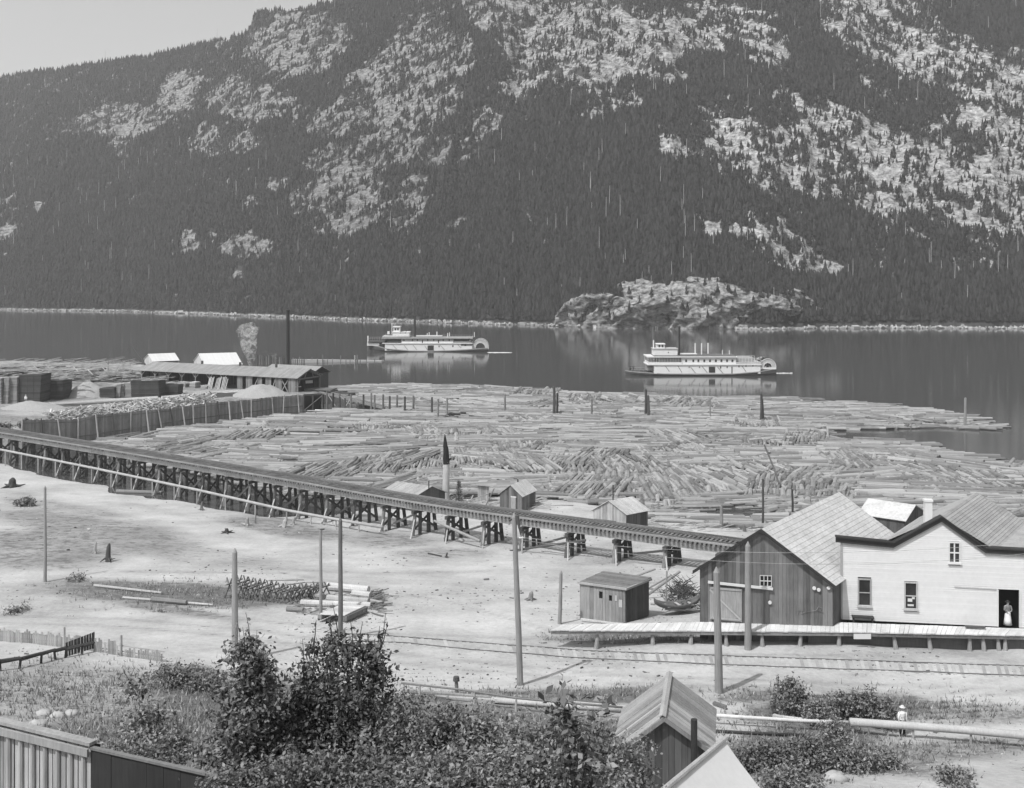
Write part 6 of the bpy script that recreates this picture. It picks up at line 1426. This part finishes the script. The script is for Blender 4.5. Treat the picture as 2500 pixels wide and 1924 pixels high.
# ------------------------------------------------------------------ board-and-batten shed and dark lean-to at bottom left
W0 = Vector((-17, 26.7, 0)); W1 = Vector((-8.72, 22.85, 0)); W2 = Vector((-5.4, 21.35, 0)); wn_ = Vector((W1.y - W0.y, -(W1.x - W0.x), 0)).normalized()
sh = empty('batten_shed', (-11, 24, 16), 'pale board-and-batten shed wall with a light top cap in the bottom left corner', 'shed')
m = MB(); boards(m, W0, W1, 15.5, lambda s: 20.12, wn_, .36, .05, .03); m.build('wall', 'pale_board', sh)
m = MB(); L_ = (W1 - W0).length; k = int(L_ / .36)
for i in range(k):
    q = W0.lerp(W1, (i + .5) / k) + wn_ * .07; m.tube((q.x, q.y, 15.5), (q.x, q.y, 20.05), .06, .06, 8)
m.build('battens', 'pale_board', sh)
m = MB(); m.bar(Vector((W0.x, W0.y, 20.2)), Vector((W1.x, W1.y, 20.2)), .2, .07); m.bar(Vector((W0.x, W0.y, 20.05)) + wn_ * .14, Vector((W1.x, W1.y, 20.05)) + wn_ * .14, .05, .16); m.build('cap', 'board_light', sh)
m = MB(); m.prism([Vector((W0.x, W0.y, 15.5)), Vector((W1.x, W1.y, 15.5)), Vector((W1.x, W1.y, 20.1)), Vector((W0.x, W0.y, 20.1))], -wn_ * .2); m.build('shade_liner', 'interior_shade', sh)
lt = empty('lean_to', (-6.5, 21.8, 16), 'dark tarred lean-to with thin pale top strip at the bottom left', 'lean-to')
a = Vector((W1.x, W1.y, 20.12)); c = Vector((W2.x, W2.y, 20.15)); e9 = c + (c - a).normalized() * 1.6 + Vector((0, 0, -.9))
m = MB(); boards(m, W1 + wn_ * .02, Vector((e9.x, e9.y, 0)), 15.5, lambda s: 20.1 - max(0, s - .7) * 2, wn_, .45, .04, .004); m.build('wall', 'tar', lt)
m = MB(); m.bar(a + wn_ * .04, c + wn_ * .04, .1, .05); m.build('top_strip', 'board_mid', lt)
m = MB(); m.prism([a + Vector((0, 0, -.05)) - wn_ * .1, c + Vector((0, 0, -.05)) - wn_ * .1, Vector((c.x, c.y, 17)) - wn_ * 2.2, Vector((a.x, a.y, 17)) - wn_ * 2.2], (0, 0, -.08)); m.build('roof', 'roof_dark', lt)

# ------------------------------------------------------------------ fences of the garden at left
pf = empty('picket_fence', tuple(pg(120, 1570)), 'low worn picket fence along the back of the garden at left', 'fence')
pts_ = [(-60,1562),(0,1566),(150,1580),(290,1602),(400,1618)]
for (x0, y0), (x1, y1) in zip(pts_[:-1], pts_[1:]):
    a = pg(x0, y0); c = pg(x1, y1); m = MB(); n = int((c - a).length / .17)
    for k in range(n):
        if rnd.random() < .12: continue
        q = a.lerp(c, k / n); hh = rnd.uniform(.6, .95) * (1 if x0 < 250 else .75); m.box((q.x, q.y, G(q.x, q.y) + hh / 2), (.11, .03, hh), rz=rnd.uniform(-.1, .1))
    po = m.build('pickets', 'picket', pf)
    m = MB(); m.bar(a + Vector((0, .05, .3)), c + Vector((0, .05, .3)), .05, .07); sub(m, 'rail', 'picket', po); m = MB(); m.bar(a + Vector((0, .05, .65)), c + Vector((0, .05, .65)), .05, .07); sub(m, 'rail', 'picket', po)
for px, py in ((157,1582),(296,1603)): p = pg(px, py); m = MB(); m.tube(p, p + Vector((0, 0, 1.35)), .08, .07, 7); m.build('post', 'board_light', pf)
rf = empty('rail_fence', tuple(pg(130, 1610)), 'dark log rail fence slanting from the left edge to a hanging board panel', 'fence')
ps = [(-60,1640),(0,1630),(48,1624),(100,1612),(135,1603),(160,1598),(200,1590),(230,1583)]
for (x0, y0), (x1, y1) in zip(ps[:-1], ps[1:]):
    a = pg(x0, y0 + 8); c = pg(x1, y1 + 8); m = MB(); m.tube(a + Vector((0, 0, .55)), c + Vector((0, 0, .6)), .13, .11, 7, jit=.2); m.build('rail', 'bark', rf)
    m = MB(); m.tube(a, a + Vector((rnd.uniform(-.1, .1), 0, .65)), .09, .07, 6); m.build('post', 'bark', rf)
m = MB(); a = pg(160, 1606); c = pg(232, 1590)
boards(m, a, c, a.z + .05, lambda s: a.z + .95 + .15 * s, (0, -1, 0), .2, .05, .05); m.build('board_panel', 'bark', rf)

# ------------------------------------------------------------------ near pipelines and walk on the right
def run(name, label, cat, pts, r, mat, lift=.12, posts=None, n=9, group=None):
    P_ = [pg(x, y) for x, y in pts]; P_ = [Vector((p.x, p.y, p.z + lift)) for p in P_]
    t = empty(name, tuple(P_[0] - Vector((0, 0, lift))), label, cat, group); m = MB(); m.chain(P_, [r] * len(P_), n); m.build('pipe', mat, t, True)
    if posts:
        for k in posts:
            q = P_[0].lerp(P_[-1], k); i = min(int(k * (len(P_) - 1)), len(P_) - 2); f_ = k * (len(P_) - 1) - i; q = P_[i].lerp(P_[i + 1], f_)
            m = MB(); m.tube((q.x, q.y, G(q.x, q.y) - .1), q, .07, .06, 6); m.build('post', 'board_light', t)
run('pipeline', 'thin dark-edged handrail pipe running right behind the foreground leaves', 'pipeline', [(980,1700),(1120,1716),(1260,1738),(1390,1750),(1520,1762)], .06, 'board_mid', .75, (.08, .32, .5, .78), 7)
run('pipeline', 'pale pipe lying between the leafy sapling and the gabled shed', 'pipeline', [(1200,1718),(1300,1726),(1400,1734),(1530,1742)], .16, 'board_light', .2, None)
run('pipeline', 'long pale pipe emerging right of the gabled shed and running to the scrub', 'pipeline', [(1700,1768),(1800,1774),(1950,1782),(2090,1788)], .1, 'board_pale', .5, (.12, .55), 8)
run('pipeline', 'thick white pipe starting beside the person and running off to the right', 'pipeline', [(2075,1793),(2200,1801),(2350,1813),(2560,1833)], .21, 'board_light', .66, (.02, .4, .7), 12)
run('pipeline', 'low dark pipe on the ground just right of the gabled shed', 'pipeline', [(1745,1790),(1850,1796),(1965,1801)], .08, 'pile', .1, None, 7)
for (x0, y0, x1, y1, w_, mt, lb) in [(1888,1752,1930,1764,.2,'board_light','pale plank lying left under the bushy row'),(1905,1757,2005,1768,.22,'board_pale','long pale plank lying below the bushy row'),(1886,1725,1892,1748,.25,'pile','short dark post-like block at the left foot of the round bush'),(1742,1722,1772,1732,.25,'pile_grey','dark weathered plank behind the gabled shed roof')]:
    a = pg(x0, y0); c = pg(x1, y1); m = MB(); m.bar(a + Vector((0, 0, .12)), c + Vector((0, 0, .12)), w_, .14); tag(m.build('plank', mt), lb, 'plank')
for (x0, y0, x1, y1, lb) in [(985,1690,1250,1712,'upper edge plank of the roadside walk behind the foreground leaves'),(1060,1706,1390,1726,'lower plank of the roadside walk behind the foreground leaves'),(1400,1722,1530,1733,'plank of the roadside walk reaching the gabled shed')]:
    a = pg(x0, y0); c = pg(x1, y1); m = MB(); m.bar(a + Vector((0, 0, .1)), c + Vector((0, 0, .1)), .25, .12); tag(m.build('walk_plank', 'board_light'), lb, 'plank')

# ------------------------------------------------------------------ people
def person(label, foot, height, face=0.0, top='cloth_white', legs='cloth_dark', hat='canvas', arm='down', skirt=False, lean=0.0):
    """one skinned figure; face = heading in radians (0 looks toward the camera)"""
    s = height / 1.75; t = empty('person', tuple(foot), label, 'person'); R_ = Matrix.Rotation(face, 3, 'Z')
    def W(v): v = Vector(v); v.x += lean * v.z; return foot + R_ @ (v * s)
    J = {'pel': (0, 0, .95), 'wst': (0, 0, 1.08), 'chs': (0, .01, 1.32), 'nk': (0, .0, 1.48), 'hd0': (0, -.02, 1.56), 'hd': (0, -.02, 1.65), 'hd2': (0, -.01, 1.73)}
    rad = {'pel': .15, 'wst': .135, 'chs': .165, 'nk': .06, 'hd0': .08, 'hd': .10, 'hd2': .07}
    E = [('pel', 'wst'), ('wst', 'chs'), ('chs', 'nk'), ('nk', 'hd0'), ('hd0', 'hd'), ('hd', 'hd2')]
    for sd, sg in (('l', -1), ('r', 1)):
        J.update({sd + 'hip': (.1 * sg, 0, .88), sd + 'kn': (.11 * sg, -.03, .48), sd + 'an': (.12 * sg, .02, .09), sd + 'to': (.13 * sg, -.14, .04), sd + 'sh': (.19 * sg, 0, 1.40)})
        rad.update({sd + 'hip': .095, sd + 'kn': .062, sd + 'an': .045, sd + 'to': .04, sd + 'sh': .07})
        if arm == 'down': el, wr, hn = (.24 * sg, .02, 1.12), (.23 * sg, -.08, .88), (.225 * sg, -.1, .80)
        else: el, wr, hn = (.27 * sg, -.05, 1.14), (.13 * sg, -.24, 1.08), (.07 * sg, -.27, 1.07)
        J.update({sd + 'el': el, sd + 'wr': wr, sd + 'hn': hn}); rad.update({sd + 'el': .045, sd + 'wr': .03, sd + 'hn': .035})
        E += [('pel', sd + 'hip'), (sd + 'hip', sd + 'kn'), (sd + 'kn', sd + 'an'), (sd + 'an', sd + 'to'), ('chs', sd + 'sh'), (sd + 'sh', sd + 'el'), (sd + 'el', sd + 'wr'), (sd + 'wr', sd + 'hn')]
        d = (Vector(hn) - Vector(wr)).normalized()
        for f_ in range(5):
            off = Vector((0, (f_ - 1.5) * .022, 0)) if f_ < 4 else Vector((-.03 * sg, -.03, .02)); ln = (.07, .085, .08, .065, .05)[f_]
            a_, b_ = sd + 'f%da' % f_, sd + 'f%db' % f_; J[a_] = tuple(Vector(hn) + off + d * .03); J[b_] = tuple(Vector(hn) + off * 1.1 + d * (.03 + ln) + Vector((-.012 * sg, 0, 0))); rad[a_] = .011; rad[b_] = .008
            E += [(sd + 'hn', a_), (a_, b_)]
    keys = list(J); me = bpy.data.meshes.new('body'); me.from_pydata([W(J[k]) - foot for k in keys], [(keys.index(a_), keys.index(b_)) for a_, b_ in E], [])
    o = bpy.data.objects.new('body', me); COL.objects.link(o); o.parent = t
    md = o.modifiers.new('skin', 'SKIN'); md.use_smooth_shade = True
    for i, k in enumerate(keys): me.skin_vertices[0].data[i].radius = (rad[k] * s, rad[k] * s)
    me.skin_vertices[0].data[0].use_root = True
    ss = o.modifiers.new('sub', 'SUBSURF'); ss.levels = 1; ss.render_levels = 1; me.materials.append(M['skin'])
    def ring(name, prof, mat, sx=1.0, sy=.72):
        m = MB(); n = 14; vs = []
        for (z, r) in prof:
            for i in range(n): a_ = 6.283 * i / n; vs.append(W((math.cos(a_) * r * sx, math.sin(a_) * r * sy, z)))
        fs = [(k * n + i, k * n + (i + 1) % n, (k + 1) * n + (i + 1) % n, (k + 1) * n + i) for k in range(len(prof) - 1) for i in range(n)]
        fs += [tuple(range(n)), tuple(range((len(prof) - 1) * n, len(prof) * n))]
        m.add(vs, fs); return m.build(name, mat, t, True)
    ring('coat', [(.9, .19), (1.0, .175), (1.12, .165), (1.3, .2), (1.42, .205), (1.48, .09)], top)
    for sd, sg in (('l', -1), ('r', 1)):
        m = MB(); m.chain([W(J[sd + 'sh']), W(J[sd + 'el']), W(J[sd + 'wr'])], [.085 * s, .062 * s, .048 * s], 9); m.build('sleeve', top, t, True)
        if not skirt:
            m = MB(); m.chain([W((.09 * sg, 0, .96)), W(J[sd + 'hip']), W(J[sd + 'kn']), W((J[sd + 'an'][0], J[sd + 'an'][1], .1))], [.11 * s, .115 * s, .085 * s, .07 * s], 10); m.build('trouser_leg', legs, t, True)
        m = MB(); m.chain([W((J[sd + 'an'][0], .05, .05)), W((J[sd + 'an'][0], -.04, .05)), W((J[sd + 'to'][0], -.16, .035))], [.055 * s, .055 * s, .04 * s], 8); m.build('shoe', 'cloth_dark', t, True)
    if skirt: ring('skirt', [(.06, .3), (.4, .25), (.8, .2), (1.0, .16)], legs, 1, .9)
    ring('hat', [(1.70, .19), (1.715, .19), (1.72, .11), (1.80, .1), (1.82, .06)], hat, 1, 1)
    m = MB(); m.box(W((0, -.115, 1.64)), (.03 * s, .04 * s, .05 * s)); m.build('nose', 'skin', t)
    return t
p = pg(2203, 1796); person('person in pale hat and light shirt with dark trousers standing behind the thick white pipe', Vector((p.x, p.y, p.z)), 1.6, 0.15, 'cloth_white', 'cloth_dark')
q, tq = wpx(2464, 1515); pd = wpt(tq, ZD2, -.35); person('person in dark coat and white apron standing in the warehouse doorway', pd, 1.66, 0, 'cloth_mid', 'cloth_white', 'cloth_dark', arm='bent', skirt=True)
p = yp(66, 984, 3.1); p.y -= .6; person('tiny person in light clothes standing before the tallest dark lumber stack', p, 1.7, 0, 'cloth_white', 'cloth_mid')
for k, (px, lb) in enumerate([(1538,'dark-coated person on the bow deck of the right steamboat, nearest the stem'),(1546,'dark-coated person on the bow deck of the right steamboat, farther aft')]):
    person(lb, Vector(((px - CX) / F * (yc2), yc2 - .8 + k, Z2(567) - .05)), 1.7, .5, 'cloth_dark', 'cloth_dark', 'cloth_dark')

# ------------------------------------------------------------------ leafy plants
def leaves(C_, size, rs, droop=.35, aspect=.55):
    n = len(C_); th = rs.rand(n) * 6.283; el = rs.randn(n) * .5 - droop
    d = np.stack([np.cos(th) * np.cos(el), np.sin(th) * np.cos(el), np.sin(el)], 1)
    up = np.stack([rs.randn(n) * .6, rs.randn(n) * .6, np.ones(n)], 1); sd = np.cross(d, up); sd /= np.linalg.norm(sd, axis=1)[:, None]
    nr = np.cross(sd, d); L_ = (size * (.6 + .8 * rs.rand(n)))[:, None]
    v = np.stack([C_, C_ + d * L_ * .5 + sd * L_ * aspect * .5 - nr * L_ * .08, C_ + d * L_ - nr * L_ * .12, C_ + d * L_ * .5 - sd * L_ * aspect * .5 - nr * L_ * .08], 1).reshape(-1, 3)
    return v, np.arange(n * 4).reshape(n, 4)
def plant(name, label, cat, base, blobs_, nleaf, size, mat, shoots=0, group=None, seed=0, stem_r=.06, nclump=70, clump=.22, shoot_h=.8):
    rs = np.random.RandomState(100 + seed); rn = random.Random(seed); t = empty(name, tuple(base), label, cat, group)
    cl = []
    tot = sum(b_[3] * b_[5] for b_ in blobs_)
    for (x, y, z, rx, ry, rz) in blobs_:
        k = max(6, int(nclump * rx * rz / tot))
        for _ in range(k):
            v = rs.randn(3); v /= np.linalg.norm(v); r = rs.rand() ** .45; cl.append((x + v[0] * r * rx, y + v[1] * r * ry, z + v[2] * r * rz))
    m = MB(); cx_ = sum(c[0] for c in cl) / len(cl); cy_ = sum(c[1] for c in cl) / len(cl); top_ = max(c[2] for c in cl)
    tr0 = Vector(base) + Vector((0, 0, -.3)); tr1 = Vector((cx_, cy_, base[2] + (top_ - base[2]) * .55))
    m.chain([tr0, tr0.lerp(tr1, .5) + Vector((rn.uniform(-.8, .8) * stem_r, 0, 0)), tr1, Vector((cx_, cy_, base[2] + (top_ - base[2]) * .88))], [stem_r, stem_r * .85, stem_r * .6, stem_r * .2], 7)
    for c in cl[::3]:
        c = Vector(c); s_ = tr0.lerp(tr1, rn.uniform(.25, 1)); md_ = s_.lerp(c, .55) + Vector((0, 0, .1)); m.chain([s_, md_, c], [stem_r * .3, stem_r * .18, stem_r * .06], 4)
    pts = []
    cl_ = np.array(cl); per = int(nleaf / len(cl)) + 1
    for c in cl_:
        k = max(3, int(per * (.4 + 1.2 * rs.rand()))); pts.append(c + rs.randn(k, 3) * clump * np.array([1, 1, .8]) * (.6 + .8 * rs.rand()))
    for _ in range(shoots):
        c = Vector(cl[rn.randrange(len(cl))]); 
        cands = [q for q in cl if q[2] > base[2] + (top_ - base[2]) * .75] or cl; c = Vector(cands[rn.randrange(len(cands))]); h_ = rn.uniform(.4, 1) * shoot_h; e_ = c + Vector((rn.uniform(-.2, .2), rn.uniform(-.2, .2), h_))
        m.chain([c, c.lerp(e_, .5) + Vector((.02, 0, 0)), e_], [stem_r * .14, stem_r * .1, stem_r * .05], 4)
        n_ = int(9 * h_ / size * .14) + 8; f_ = rs.rand(n_, 1); pts.append(np.array(c)[None] * (1 - f_) + np.array(e_)[None] * f_ + rs.randn(n_, 3) * .035)
    m.build('trunk', 'bark', t)
    v, f_ = leaves(np.concatenate(pts), size, rs); npmesh('crown', v, f_, mat, parent=t)
    return t
def P3(px, py, Y): p = aty(px, py, Y); return (p.x, p.y, p.z)
def B3(px, py, Y, rx, ry, rz): return (*P3(px, py, Y), rx, ry, rz)
def gb(px, Y): x = (px - CX) / F * Y; return (x, Y, G(x, Y))
def k_(Y): return Y / F
Y_ = 25.0; kq = k_(Y_)
plant('leafy_tree', 'tallest dark leafy tree in the foreground, crown around the tall pole', 'tree', gb(820, Y_), [B3(825,1610,Y_,75*kq,.8,65*kq), B3(900,1625,Y_,42*kq,.5,60*kq), B3(850,1700,Y_,125*kq,1.1,90*kq), B3(745,1720,Y_,75*kq,.9,100*kq), B3(800,1860,Y_,150*kq,1.3,130*kq), B3(915,1790,Y_,95*kq,1,100*kq), B3(700,1800,Y_,90*kq,1,110*kq)], 17000, .115, 'leaf_dark', 40, seed=1, stem_r=.12, nclump=230, clump=.15, shoot_h=1.05)
Y_ = 24.0; kq = k_(Y_)
plant('leafy_tree', 'second dark leafy tree, left of the tallest, with two spiky tops', 'tree', gb(600, Y_), [B3(592,1600,Y_,26*kq,.4,62*kq), B3(645,1625,Y_,30*kq,.4,62*kq), B3(600,1720,Y_,85*kq,.9,80*kq), B3(575,1850,Y_,90*kq,1.2,90*kq), B3(640,1870,Y_,110*kq,1.2,100*kq)], 11000, .115, 'leaf', 18, seed=2, stem_r=.09, nclump=210, clump=.16, shoot_h=.7)
Y_ = 26.0; kq = k_(Y_)
plant('sapling', 'thin airy sapling left of the two leafy trees', 'sapling', gb(350, Y_), [B3(345,1690,Y_,28*kq,.4,45*kq), B3(350,1770,Y_,70*kq,.6,50*kq), B3(420,1830,Y_,110*kq,.9,60*kq)], 2600, .11, 'leaf_mid', 5, seed=3, stem_r=.04, nclump=70, clump=.17, shoot_h=.5)
SG = 'foreground shrubs along the bottom'
for i, (px, py, Y_, rx, rz, n, mt, lb) in enumerate([(330,1870,24,130,70,3200,'leaf_mid','pale ragged shrub above the dark lean-to'),(985,1800,24,95,95,4200,'leaf','round shrub touching the right side of the tallest tree'),
     (1090,1800,23,90,90,4200,'leaf','dark shrub with upright leaves below the very short post'),(1190,1830,23,100,80,4200,'leaf_mid','broad shrub in the bottom centre, left of the tall-leaved sapling'),(1300,1840,22,100,80,4300,'leaf_mid','shrub at the foot of the tall-leaved sapling'),
     (1430,1850,23,95,80,3800,'leaf','dark shrub between tall-leaved sapling and gabled shed'),(1530,1880,25,80,70,2800,'leaf_mid','fringe shrub in front of the gabled shed corner'),(720,1905,20,150,60,4500,'leaf','dark shrub at the bottom below the tallest tree'),(900,1915,20,140,55,4200,'leaf','dark shrub at the bottom left of centre'),
     (1080,1910,19.5,130,60,4200,'leaf_mid','light-leaved shrub at the bottom centre'),(1260,1915,19.5,140,60,4200,'leaf_mid','light-leaved shrub at the bottom right of centre'),(1430,1925,20,130,60,3600,'leaf_mid','lowest shrub left of the tent'),(610,1930,20,120,50,3200,'leaf','dark low shrub under the spiky-topped tree')]):
    kq = k_(Y_); plant('shrub', lb, 'shrub', gb(px, Y_), [B3(px, py, Y_, rx*kq, .9, rz*kq), B3(px + 20, py + 80, Y_, rx*kq*1.1, .9, rz*kq)], n * 2.0, .09, mt, 12, SG, seed=10 + i, stem_r=.04, nclump=75, clump=.16, shoot_h=.6)
Y_ = 17.0; kq = k_(Y_)
plant('sapling', 'tall-leaved sapling with large drooping leaves standing out against the pale ground', 'sapling', gb(1385, Y_), [B3(1380,1690,Y_,20*kq,.12,38*kq), B3(1378,1760,Y_,55*kq,.25,38*kq), B3(1455,1730,Y_,16*kq,.12,42*kq), B3(1400,1850,Y_,90*kq,.5,60*kq)], 360, .15, 'leaf', 4, seed=40, stem_r=.03, nclump=70, clump=.09, shoot_h=.35)
m = None
# bushes on the right flat
for i, (px, py, rx, rz, n, lb) in enumerate([(1932,1700,42,45,2600,'round feathery bush left of the bushy row on the right'),(2000,1735,40,28,1700,'first low bush of the row right of the round one'),(2055,1722,40,38,2000,'second bush of the row, with upright tips'),(2105,1722,42,40,2100,'tallest tips bush in the middle of the row'),(2150,1735,40,32,1800,'last bush of the row, left of the person')]):
    p = pg(px, py + 38 if i else 1745); kq = p.y / F; plant('bush', lb, 'bush', tuple(p), [(p.x, p.y, p.z + rz * kq * .9, rx * kq, .9, rz * kq)], n, .17, 'leaf_mid', 12, 'bushes beside the pipe', seed=60 + i, stem_r=.04, nclump=50, clump=.18, shoot_h=.6)
for i, (px, py, rx, rz, n, lb) in enumerate([(2035,1795,30,34,1200,'small bush poking up in front of the long pale pipe'),(1835,1860,50,30,1500,'dark scrub bush right of the tent top'),(1900,1850,70,32,2600,'broad dark scrub bush in the bottom right thicket'),(1990,1855,80,40,3000,'large scrub bush in the middle of the bottom right thicket'),(2080,1860,70,34,2400,'scrub bush at the right side of the bottom right thicket'),(1930,1905,80,24,2000,'low scrub bush at the bottom edge of the thicket'),(2150,1850,60,22,1200,'thin low bush right of the thicket'),(2330,1895,40,16,700,'small isolated tuft bush near the bottom right corner')]):
    p = pg(px, py + 22); kq = p.y / F; plant('bush', lb, 'bush', tuple(p), [(p.x, p.y, p.z + rz * kq * .7, rx * kq, 1.2, rz * kq)], n * 1.6, .16, 'leaf' if i in (1, 2, 3) else 'leaf_mid', 8, 'scrub right of the tent', seed=80 + i, stem_r=.04, nclump=60, clump=.2, shoot_h=.4)
for i, (px, py, rx, rz, n, mt, lb) in enumerate([(440,1650,60,25,1500,'leaf_mid','dark bush at the right corner of the garden'),(500,1665,50,22,1200,'leaf_mid','bush joining the garden corner to the spiky tree'),(60,1225,26,10,500,'leaf_mid','low scrub on the shore at the left edge'),(40,1490,24,7,300,'leaf_mid','tiny bush at the left edge above the picket fence'),(190,1410,20,7,300,'leaf_mid','tiny bush at the left end of the grassy strip'),(75,1015,40,14,900,'leaf_dark','dark bushes hiding the fence end beside the slab heap'),(12,1030,26,9,400,'leaf_dark','dark low bush at the left frame edge above the trestle')]):
    if py < 1040: kq = 188 / F; p = Vector(((px - CX) / F * 188, 188, 3.0))
    else: p = pg(px, py + rz); kq = p.y / F
    plant('bush', lb, 'bush', tuple(p), [(p.x, p.y, p.z + rz * kq, rx * kq, 1.2, rz * kq)], n * 1.5, .18 if py > 1300 else .3, mt, 3, None, seed=120 + i, stem_r=.04, nclump=40, clump=.2, shoot_h=.3)
# little conifer beside the burnt snag
p = onz(1120, 1232, .3); rs = np.random.RandomState(8)
ct = empty('young_conifer', tuple(p), 'small dark conifer right of the burnt snag', 'conifer'); m = MB(); m.tube(p, p + Vector((0, 0, 3.2)), .06, .02, 6); m.build('trunk', 'bark', ct)
pts = []
for k in range(9):
    z = .4 + k * .32; r = .85 * (1 - k / 10)
    for a in range(9): an = a * .7 + k; f_ = rs.rand(16, 1); pts.append(np.array(p)[None] + np.array([0, 0, z])[None] + f_ * np.array([math.cos(an) * r, math.sin(an) * r, -.12])[None] + rs.randn(16, 3) * .05)
v, f_ = leaves(np.concatenate(pts), .22, rs, .1, .25); npmesh('crown', v, f_, 'leaf_dark', parent=ct)

# weeds, grass and chips (nobody could count them)
def gpt(n, L, rs, lo=28, hi=110):
    out = []
    A = np.array([b_[2] * b_[3] * b_[5] for b_ in L]); A = A / A.sum()
    for _ in range(n):
        b_ = L[rs.choice(len(L), p=A)]; out.append((b_[0] + rs.randn() * b_[2] * .5, b_[1] + rs.randn() * b_[3] * .5))
    return np.array(out)
def ground_hit(P):
    kk = (P[:, 1] - HY) / F; u_ = (P[:, 0] - CX) / F; ys = np.exp(np.linspace(math.log(29), math.log(170), 160)); res = np.zeros((len(P), 3)); ok = np.zeros(len(P), bool)
    X_ = u_[:, None] * ys; g = gz(X_, np.broadcast_to(ys, X_.shape).copy()); hit = g >= (CZ - kk[:, None] * ys); ok = hit.any(1); i = hit.argmax(1)
    return np.stack([X_[np.arange(len(P)), i], ys[i], g[np.arange(len(P)), i]], 1)[ok]
rs = np.random.RandomState(31)
WL = [b_ for b_ in VEG if b_[5] > .35 and b_[1] > 1400] + [(150,1690,320,70,0,.6),(1450,1565,180,8,0,1.2),(2250,1740,200,25,0,.6),(1150,1590,60,4,0,.3)]
Pw = ground_hit(gpt(11000, WL, rs)); n = len(Pw); bl = 3
Pw = np.repeat(Pw, bl, 0) + rs.randn(n * bl, 3) * np.array([.12, .12, 0]); N_ = len(Pw)
a = rs.rand(N_) * 6.283; h_ = .12 + .30 * rs.rand(N_) ** 2; w_ = .02 + .03 * rs.rand(N_); dx = np.cos(a) * w_; dy = np.sin(a) * w_
tip = Pw + np.stack([rs.randn(N_) * .1, rs.randn(N_) * .1, h_], 1)
V = np.stack([Pw + np.stack([dx, dy, 0 * dx], 1), Pw - np.stack([dx, dy, 0 * dx], 1), tip], 1).reshape(-1, 3)
tag(npmesh('weeds', V, np.arange(N_ * 3).reshape(-1, 3), 'weed'), 'rough weeds and grass in the garden, strips and hollows of the flat', 'weeds', kind='stuff')
Pc = ground_hit(np.stack([rs.uniform(-50, 2550, 16000), rs.uniform(1215, 1900, 16000)], 1)); b = MB()
for i in range(len(Pc)):
    if rs.rand() > 1.6 * (float(fbm(Pc[i][0] / 6, Pc[i][1] / 9, 3, 17)) - .36) ** 1.0 * 2: continue
    s_ = rnd.choice([.02, .02, .025, .03, .03, .04, .05, .07]) * (1 + Pc[i][1] / 160) * (2 if rs.rand() < .03 else 1); q = Vector(Pc[i]) + Vector((0, 0, s_ * .2)); b.box(q, (s_ * rnd.uniform(1, 2.6), s_, s_ * rnd.uniform(.4, .9)), rot=Matrix.Rotation(rnd.uniform(0, 3.1), 3, 'Z') @ Matrix.Rotation(rnd.uniform(-.4, .4), 3, 'X'))
tag(b.build('wood_chips', 'chip'), 'stones, bark and wood chips scattered over the bare flat', 'chips', kind='stuff')

# ------------------------------------------------------------------ haze over the lake
def haze():
    t = NT('haze'); v = t.n('ShaderNodeVolumePrincipled'); v.inputs['Color'].default_value = (.93, .93, .93, 1)
    v.inputs['Density'].default_value = HAZE; v.inputs['Anisotropy'].default_value = 0.3
    t.l(v.outputs[0], t.out.inputs['Volume']); M['haze'] = t.m; t.m.cycles.homogeneous_volume = True
    b = MB(); b.box((0, 900, 350), (6400, 5200, 730)); tag(b.build('haze', 'haze'), 'thin pale haze over the lake and mountain', 'haze', kind='stuff')
HAZE = 0.00021
if HAZE: haze()
